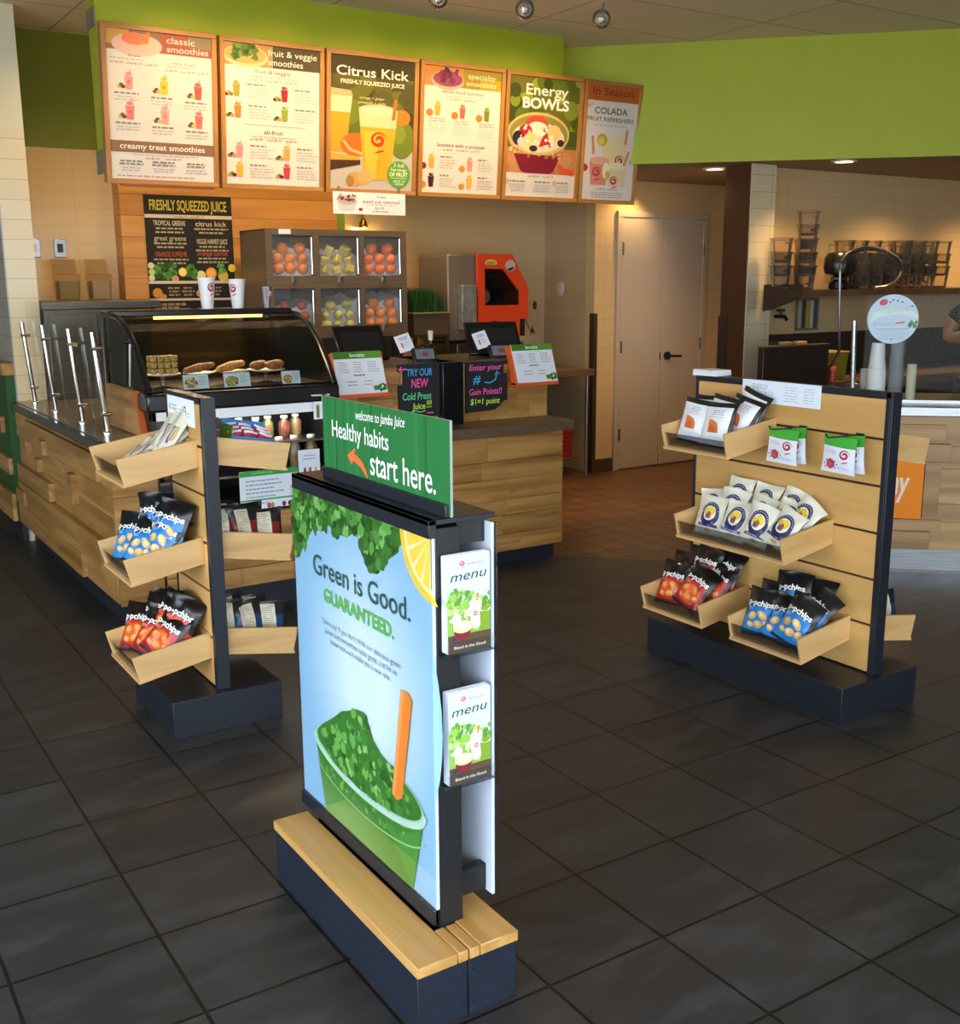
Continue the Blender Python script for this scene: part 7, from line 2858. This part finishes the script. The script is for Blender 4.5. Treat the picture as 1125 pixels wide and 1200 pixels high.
# back counter of the kitchen with box, yellow tub and shelf
t = thing('kitchen_back_counter', 'dark counter along the kitchen wall below the pitcher shelf', 'counter', (7.2, 5.25, 0))
m = MB()
m.box(6.10, 9.0, 4.95, 5.61, 0.80, 0.868, M_TOP)
m.build('counter_top', t, bevel=0.003)
m = MB()
m.box(6.12, 9.0, 5.0, 5.61, 0.0, 0.80, mat('dark_cabinet', '#2c241f', 0.5))
m.build('cabinet', t, smooth=0)
m = MB()
m.box(6.05, 9.0, 5.595, 5.615, 0.87, 1.16, mat('dark_backsplash', '#2f2620', 0.35))
m.build('backsplash', t, smooth=0)
t = thing('sink_screen', 'dark brown box screen in front of the kitchen sink, beside the tiled pier', 'screen', (5.75, 5.0, 0.0))
m = MB()
m.box(5.43, 6.065, 4.98, 5.03, 0.0, 1.118, mat('screen_brown', '#2c221d', 0.4))
m.box(6.02, 6.065, 5.03, 5.48, 0.0, 1.118, mat('screen_brown', '#2c221d', 0.4))
m.build('panels', t, bevel=0.004)
m = MB()
m.box(5.425, 6.07, 4.975, 5.035, 1.118, 1.128, mat('screen_cap', '#5a4632', 0.4))
m.build('cap', t, bevel=0.002)
for k, (x, c, lab) in enumerate(((5.66, '#9a7f5c', 'dull folded cloth on the brown screen, left one'), (5.80, '#c98f4a', 'orange brown folded cloth on the brown screen, right one'))):
    m = MB()
    m.box(x - 0.045, x + 0.045, 4.98, 5.03, 1.1285, 1.150, speckle('cloth_%d' % k, c, c, 40, 0.9, 0, 0.3))
    tag(m.build('cloth', bevel=0.006), lab, 'cloth')
t = thing('yellow_tub', 'translucent olive yellow tub on the kitchen counter, right of the brown screen', 'tub', (6.19, 5.10, 0.868))
m = MB()
m.hexa([(-0.095, -0.08, 0), (0.10, -0.08, 0), (0.10, 0.08, 0), (-0.095, 0.08, 0), (-0.115, -0.095, 0.19), (0.12, -0.095, 0.19), (0.12, 0.095, 0.19), (-0.115, 0.095, 0.19)], mat('olive_tub', '#8a7f24', 0.35))
m.build('tub', t, local=True, bevel=0.006)
m = MB()
m.box(-0.12, 0.125, -0.10, 0.10, 0.185, 0.198, mat('olive_rim', '#a39a4a', 0.35))
m.build('rim', t, local=True, bevel=0.004)
t = thing('red_cap_bottle', 'small orange red bottle in front of the yellow tub', 'bottle', (6.115, 4.975, 0.868))
m = MB()
m.lathe((0, 0, 0), [(0.022, 0), (0.022, 0.075), (0.001, 0.08)], mat('bottle_red', '#c23a1c', 0.4), 18)
m.build('bottle', t, local=True)
m = MB()
m.lathe((0, 0, 0.078), [(0.026, 0), (0.026, 0.022), (0.001, 0.024)], mat('cap_orange', '#e0602a', 0.4), 18)
m.build('cap', t, local=True)

t = thing('wall_shelf', 'long steel shelf on the kitchen wall carrying stacks of clear pitchers', 'shelf', (7.3, 5.4, 1.44))
m = MB()
m.box(5.99, 9.0, 5.17, 5.615, 1.462, 1.482, speckle('shelf_steel', '#6a5642', '#7d684f', 5, 0.35, 0.7))
m.box(5.99, 9.0, 5.165, 5.175, 1.440, 1.482, speckle('shelf_steel', '#6a5642', '#7d684f', 5, 0.35, 0.7))
m.build('board', t, smooth=0)
m = MB()
m.extr([(5.985, 5.17, 1.52), (5.985, 5.17, 1.44), (5.985, 5.45, 1.34), (5.985, 5.615, 1.34), (5.985, 5.615, 1.52)], (0.012, 0, 0), mat('shelf_bracket', '#3a2c24', 0.4))
m.build('bracket', t, smooth=0)
m = MB()
m.extr([(5.62, 5.17, 1.52), (5.985, 5.17, 1.475), (5.985, 5.17, 1.44), (5.80, 5.17, 1.40), (5.62, 5.17, 1.345)], (0, 0.012, 0), mat('shelf_bracket', '#3a2c24', 0.4))
m.build('end_plate', t, smooth=0)


def pitcher_proto():
    t = thing('pitcher', 'x', 'pitcher', (0, 0, 0), group='clear blender pitchers on the kitchen shelf')
    m = MB()
    r = 0.072
    m.lathe((0, 0, 0), [(r * .74, 0), (r * .76, 0.004), (r, 0.150), (r * 1.10, 0.156), (r * 1.10, 0.164), (r * .98, 0.160), (r * .72, 0.008), (0.001, 0.008)], pane('pitcher_clear', (0.97, 0.94, 0.90), 0.8, 0.015), 8, rot=PI / 8)
    m.build('body', t, local=True, smooth=20)
    m = MB()
    m.tube([(r * .92, 0, 0.135), (r + 0.045, 0, 0.13), (r + 0.048, 0, 0.05), (r * .82, 0, 0.035)], 0.007, pane('pitcher_clear', (0.97, 0.94, 0.90), 0.8, 0.015), 8)
    m.build('handle', t, local=True)
    m = MB()
    m.lathe((0, 0, -0.001), [(r * .70, 0), (r * .78, 0.004), (r * .80, 0.016), (r * .74, 0.018)], mat('pitcher_base', '#4a3d30', 0.4), 8, rot=PI / 8)
    m.build('base_ring', t, local=True, smooth=20)
    return t


pp = pitcher_proto()
first = True
spots = []
for name_, x, y, n in (('left stack', 5.94, 5.33, 3), ('tall stack', 6.16, 5.30, 5), ('right stack', 6.32, 5.46, 3)):
    for k in range(n):
        spots.append((x, y, 1.4825 + k * 0.092, 0.3, 'clear pitcher, number %d from the bottom, %s on the shelf' % (k + 1, name_)))
for r_ in range(2):
    for c_ in range(7):
        n = 3 if r_ else (3 if c_ > 2 else 2)
        for k in range(n):
            x = 6.72 + c_ * 0.155 + (0.02 if r_ else 0)
            spots.append((x, 5.28 + r_ * 0.17, 1.4825 + k * 0.092, 2.6, 'clear pitcher, %s row, column %d, %s layer of the long block' % (('front', 'rear')[r_], c_ + 1, ('bottom', 'middle', 'top')[k])))
for i, (x, y, z, a, lab) in enumerate(spots):
    if i == 0:
        pp.location = (x, y, z + 0.001)
        pp.rotation_euler = (0, 0, a)
        pp['label'] = lab
    else:
        dup(pp, (x, y, z + 0.001), (0, 0, a), lab)

# spring faucet with its hose loop
t = thing('spring_faucet', 'steel spring faucet with a looped hose rising in front of the pitcher shelf', 'faucet', (6.04, 4.90, 0.868))
m = MB()
m.tube([(6.11, 5.05, 0.868), (6.09, 4.95, 1.02), (6.075, 4.90, 1.09), (6.05, 4.90, 1.30), (6.03, 4.90, 1.60)], 0.010, M_STEEL, 10)
m.build('riser', t)
hose = [(6.03, 4.90, 1.60), (6.04, 4.90, 1.66), (6.08, 4.90, 1.705), (6.16, 4.90, 1.735), (6.26, 4.90, 1.755), (6.38, 4.90, 1.752), (6.49, 4.90, 1.735), (6.59, 4.90, 1.700), (6.65, 4.90, 1.66), (6.675, 4.90, 1.61)]
m = MB()
m.tube(hose, 0.011, M_BLACK, 10)
m.build('hose', t)
m = MB()
P_ = [Vector(p) for p in hose]
for i in range(len(P_) - 1):
    n_ = 5
    for k in range(n_):
        a = P_[i].lerp(P_[i + 1], k / n_)
        d = (P_[i + 1] - P_[i]).normalized()
        m.cyl(a, a + d * 0.006, 0.017, M_STEEL, 12)
m.build('spring', t)
m = MB()
m.tube([(6.675, 4.90, 1.61), (6.66, 4.90, 1.57), (6.60, 4.90, 1.525), (6.50, 4.90, 1.50), (6.40, 4.90, 1.495)], 0.010, mat('hose_steel', '#a89a84', 0.3, 0.8), 10)
m.build('spray_hose', t)
t = thing('blender', 'black blender lid and motor standing at the left of the long pitcher block', 'blender', (6.47, 5.26, 1.4825))
m = MB()
m.lathe((0, 0, 0), [(0.06, 0), (0.075, 0.01), (0.07, 0.05), (0.03, 0.07), (0.03, 0.09), (0.105, 0.11), (0.115, 0.15), (0.11, 0.22), (0.09, 0.25), (0.04, 0.262), (0.001, 0.262)], mat('blender_black', '#141414', 0.25), 26)
m.build('housing', t, local=True)
m = MB()
m.lathe((0, 0, 0.068), [(0.062, 0), (0.066, 0.014), (0.03, 0.026)], M_CHROME, 22)
m.build('collar', t, local=True)
t = thing('notice_board', 'small wall board with striped notices under the left part of the pitcher shelf', 'notice board', (6.55, 5.60, 1.17))
m = MB()
m.box(6.42, 6.66, 5.585, 5.594, 1.18, 1.42, mat('notice_grey', '#6d6a5a', 0.6))
m.build('board', t)
g = Gfx(0.24, 0.24)
for k, c in enumerate(('#a8a488', '#3a3a34', '#a89a3a', '#c2c0aa', '#3c4e6a')):
    g.rect(0.06 + k * 0.18, 0.08, 0.20 + k * 0.18, 0.92, c)
m = MB()
g.out(m, flat((6.42, 5.5848, 1.18), (1, 0, 0), (0, 0, 1)))
m.build('print', t, smooth=0)
t = thing('wall_tap', 'dark tap on the kitchen wall under the pitcher shelf', 'tap', (6.22, 5.58, 1.27))
m = MB()
m.tube([(6.22, 5.612, 1.29), (6.22, 5.52, 1.29), (6.22, 5.50, 1.265)], 0.014, M_BLACK, 10)
m.cyl((6.22, 5.56, 1.29), (6.22, 5.56, 1.33), 0.010, M_BLACK, 10)
m.build('spout', t)
m = MB()
for a in range(0, 360, 90):
    m.cyl((6.22, 5.56, 1.335), (6.22 + 0.035 * math.cos(R(a)), 5.56 + 0.035 * math.sin(R(a)), 1.335), 0.009, M_BLACK, 8)
m.build('handle', t)

# member of staff standing behind the glass, almost wholly outside the picture
def skin_body(name, verts, edges, radii, m, parent=None, root=0, sub=2):
    me = bpy.data.meshes.new(name)
    me.from_pydata([Vector(v) for v in verts], edges, [])
    o = bpy.data.objects.new(name, me)
    C.objects.link(o)
    sk = o.modifiers.new('skin', 'SKIN')
    lay = me.skin_vertices[0] if me.skin_vertices else None
    if lay is None:
        bm = bmesh.new()
        bm.from_mesh(me)
        bm.verts.layers.skin.verify()
        bm.to_mesh(me)
        bm.free()
        lay = me.skin_vertices[0]
    for i, r in enumerate(radii):
        lay.data[i].radius = (r, r) if not isinstance(r, tuple) else r
        lay.data[i].use_root = (i == root)
    sk.use_smooth_shade = True
    sb = o.modifiers.new('subdivision', 'SUBSURF')
    sb.levels = sub
    sb.render_levels = sub
    me.materials.append(m)
    if parent:
        o.parent = parent
    return o


pc = K(1.62, -0.98)
person = thing('person', 'person in a dark shirt with bent arm behind the glass guard, at the right edge', 'person', (pc.x, pc.y, 0), (0, 0, R(-45)))
SKIN = speckle('skin', '#8a5a3c', '#94633f', 20, 0.5)
# local: +x along the counter to the right, -y towards the guests
V = [(0, 0, 0.95), (0, 0, 1.10), (0, 0, 1.26), (0, 0, 1.40), (0, 0, 1.47), (0, -0.01, 1.53), (0, -0.015, 1.62), (0, -0.01, 1.70),
     (-0.10, 0, 1.39), (-0.185, 0, 1.36), (-0.235, 0.0, 1.27), (-0.25, -0.02, 1.20), (-0.18, -0.11, 1.22), (-0.08, -0.19, 1.25), (-0.05, -0.215, 1.26),
     (0.10, 0, 1.39), (0.185, 0, 1.36), (0.215, 0.01, 1.22), (0.225, 0.02, 1.11), (0.21, -0.10, 1.05), (0.18, -0.21, 1.02), (0.17, -0.25, 1.015),
     (-0.09, 0, 0.90), (-0.10, 0.0, 0.70), (-0.10, -0.01, 0.48), (-0.10, 0.0, 0.28), (-0.10, 0.02, 0.09), (-0.10, -0.10, 0.045),
     (0.09, 0, 0.90), (0.10, 0.0, 0.70), (0.10, -0.01, 0.48), (0.10, 0.0, 0.28), (0.10, 0.02, 0.09), (0.10, -0.10, 0.045)]
E_ = [(0, 1), (1, 2), (2, 3), (3, 4), (4, 5), (5, 6), (6, 7), (3, 8), (8, 9), (9, 10), (10, 11), (11, 12), (12, 13), (13, 14), (3, 15), (15, 16), (16, 17), (17, 18), (18, 19), (19, 20), (20, 21),
      (0, 22), (22, 23), (23, 24), (24, 25), (25, 26), (26, 27), (0, 28), (28, 29), (29, 30), (30, 31), (31, 32), (32, 33)]
RR = [0.12, 0.115, 0.125, 0.10, 0.055, 0.055, 0.085, 0.07, 0.075, 0.055, 0.046, 0.042, 0.038, 0.028, 0.032, 0.075, 0.055, 0.046, 0.042, 0.038, 0.028, 0.032,
      0.09, 0.075, 0.055, 0.05, 0.038, 0.03, 0.09, 0.075, 0.055, 0.05, 0.038, 0.03]
# fingers and thumbs, each its own short chain from the palm
for hand, wr in ((14, Vector((-0.05, -0.215, 1.26))), (21, Vector((0.17, -0.25, 1.015)))):
    d0 = Vector((0.45, -0.89, 0)) if hand == 14 else Vector((-0.25, -0.96, -0.05))
    d0.normalize()
    sd = d0.cross(Vector((0, 0, 1)))
    for q, (off, ln) in enumerate(((-0.030, 0.066), (-0.010, 0.075), (0.010, 0.071), (0.029, 0.056))):
        b0 = len(V)
        p0 = wr + d0 * 0.045 + sd * off
        V += [tuple(p0), tuple(p0 + d0 * ln * .5 + Vector((0, 0, -0.006))), tuple(p0 + d0 * ln * .85 + Vector((0, 0, -0.026)))]
        E_ += [(hand, b0), (b0, b0 + 1), (b0 + 1, b0 + 2)]
        RR += [0.0105, 0.0088, 0.0078]
    b0 = len(V)
    s_ = -1 if hand == 14 else 1
    V += [tuple(wr + sd * 0.035 * s_ + d0 * 0.008), tuple(wr + sd * 0.052 * s_ + d0 * 0.045 + Vector((0, 0, -0.008)))]
    E_ += [(hand, b0), (b0, b0 + 1)]
    RR += [0.0115, 0.0095]
skin_body('body', V, E_, RR, SKIN, person)
SH = speckle('dark_shirt', '#14201e', '#1b2826', 30, 0.8)
SV = [(0, 0, 0.93), (0, 0, 1.10), (0, 0, 1.26), (0, 0, 1.39), (0, 0, 1.44), (-0.10, 0, 1.385), (-0.185, 0, 1.355), (-0.225, 0.005, 1.285), (0.10, 0, 1.385), (0.185, 0, 1.355), (0.212, 0.01, 1.24)]
SE = [(0, 1), (1, 2), (2, 3), (3, 4), (3, 5), (5, 6), (6, 7), (3, 8), (8, 9), (9, 10)]
skin_body('shirt', SV, SE, [0.142, 0.138, 0.146, 0.115, 0.075, 0.088, 0.072, 0.065, 0.088, 0.072, 0.065], SH, person)
TV = [(0, 0, 0.95), (-0.09, 0, 0.88), (-0.10, 0, 0.70), (-0.10, -0.01, 0.48), (-0.10, 0, 0.28), (-0.10, 0.02, 0.10), (0.09, 0, 0.88), (0.10, 0, 0.70), (0.10, -0.01, 0.48), (0.10, 0, 0.28), (0.10, 0.02, 0.10)]
TE = [(0, 1), (1, 2), (2, 3), (3, 4), (4, 5), (0, 6), (6, 7), (7, 8), (8, 9), (9, 10)]
skin_body('trousers', TV, TE, [0.135, 0.11, 0.092, 0.072, 0.066, 0.058, 0.11, 0.092, 0.072, 0.066, 0.058], mat('dark_trousers', '#191a1e', 0.8), person)
m = MB()
m.ball((0, 0.012, 1.665), 0.098, 0.108, 0.098, mat('dark_hair', '#17110d', 0.6), 22, 14)
m.build('hair', person, local=True)
m = MB()
m.ball((0, -0.105, 1.612), 0.012, 0.018, 0.018, SKIN, 10, 8)
for s_ in (-1, 1):
    m.ball((s_ * 0.092, 0.0, 1.62), 0.012, 0.022, 0.032, SKIN, 10, 8)
m.build('nose_and_ears', person, local=True)
for s_ in (-1, 1):
    m = MB()
    m.ball((s_ * 0.032, -0.088, 1.640), 0.012, 0.008, 0.008, M_WHITE, 10, 8)
    m.ball((s_ * 0.032, -0.094, 1.640), 0.006, 0.005, 0.006, M_BLACK, 8, 6)
    m.build('eye', person, local=True)
m = MB()
m.ball((0, -0.092, 1.575), 0.024, 0.008, 0.006, mat('lips', '#7a3f34', 0.5), 12, 6)
m.build('mouth', person, local=True)
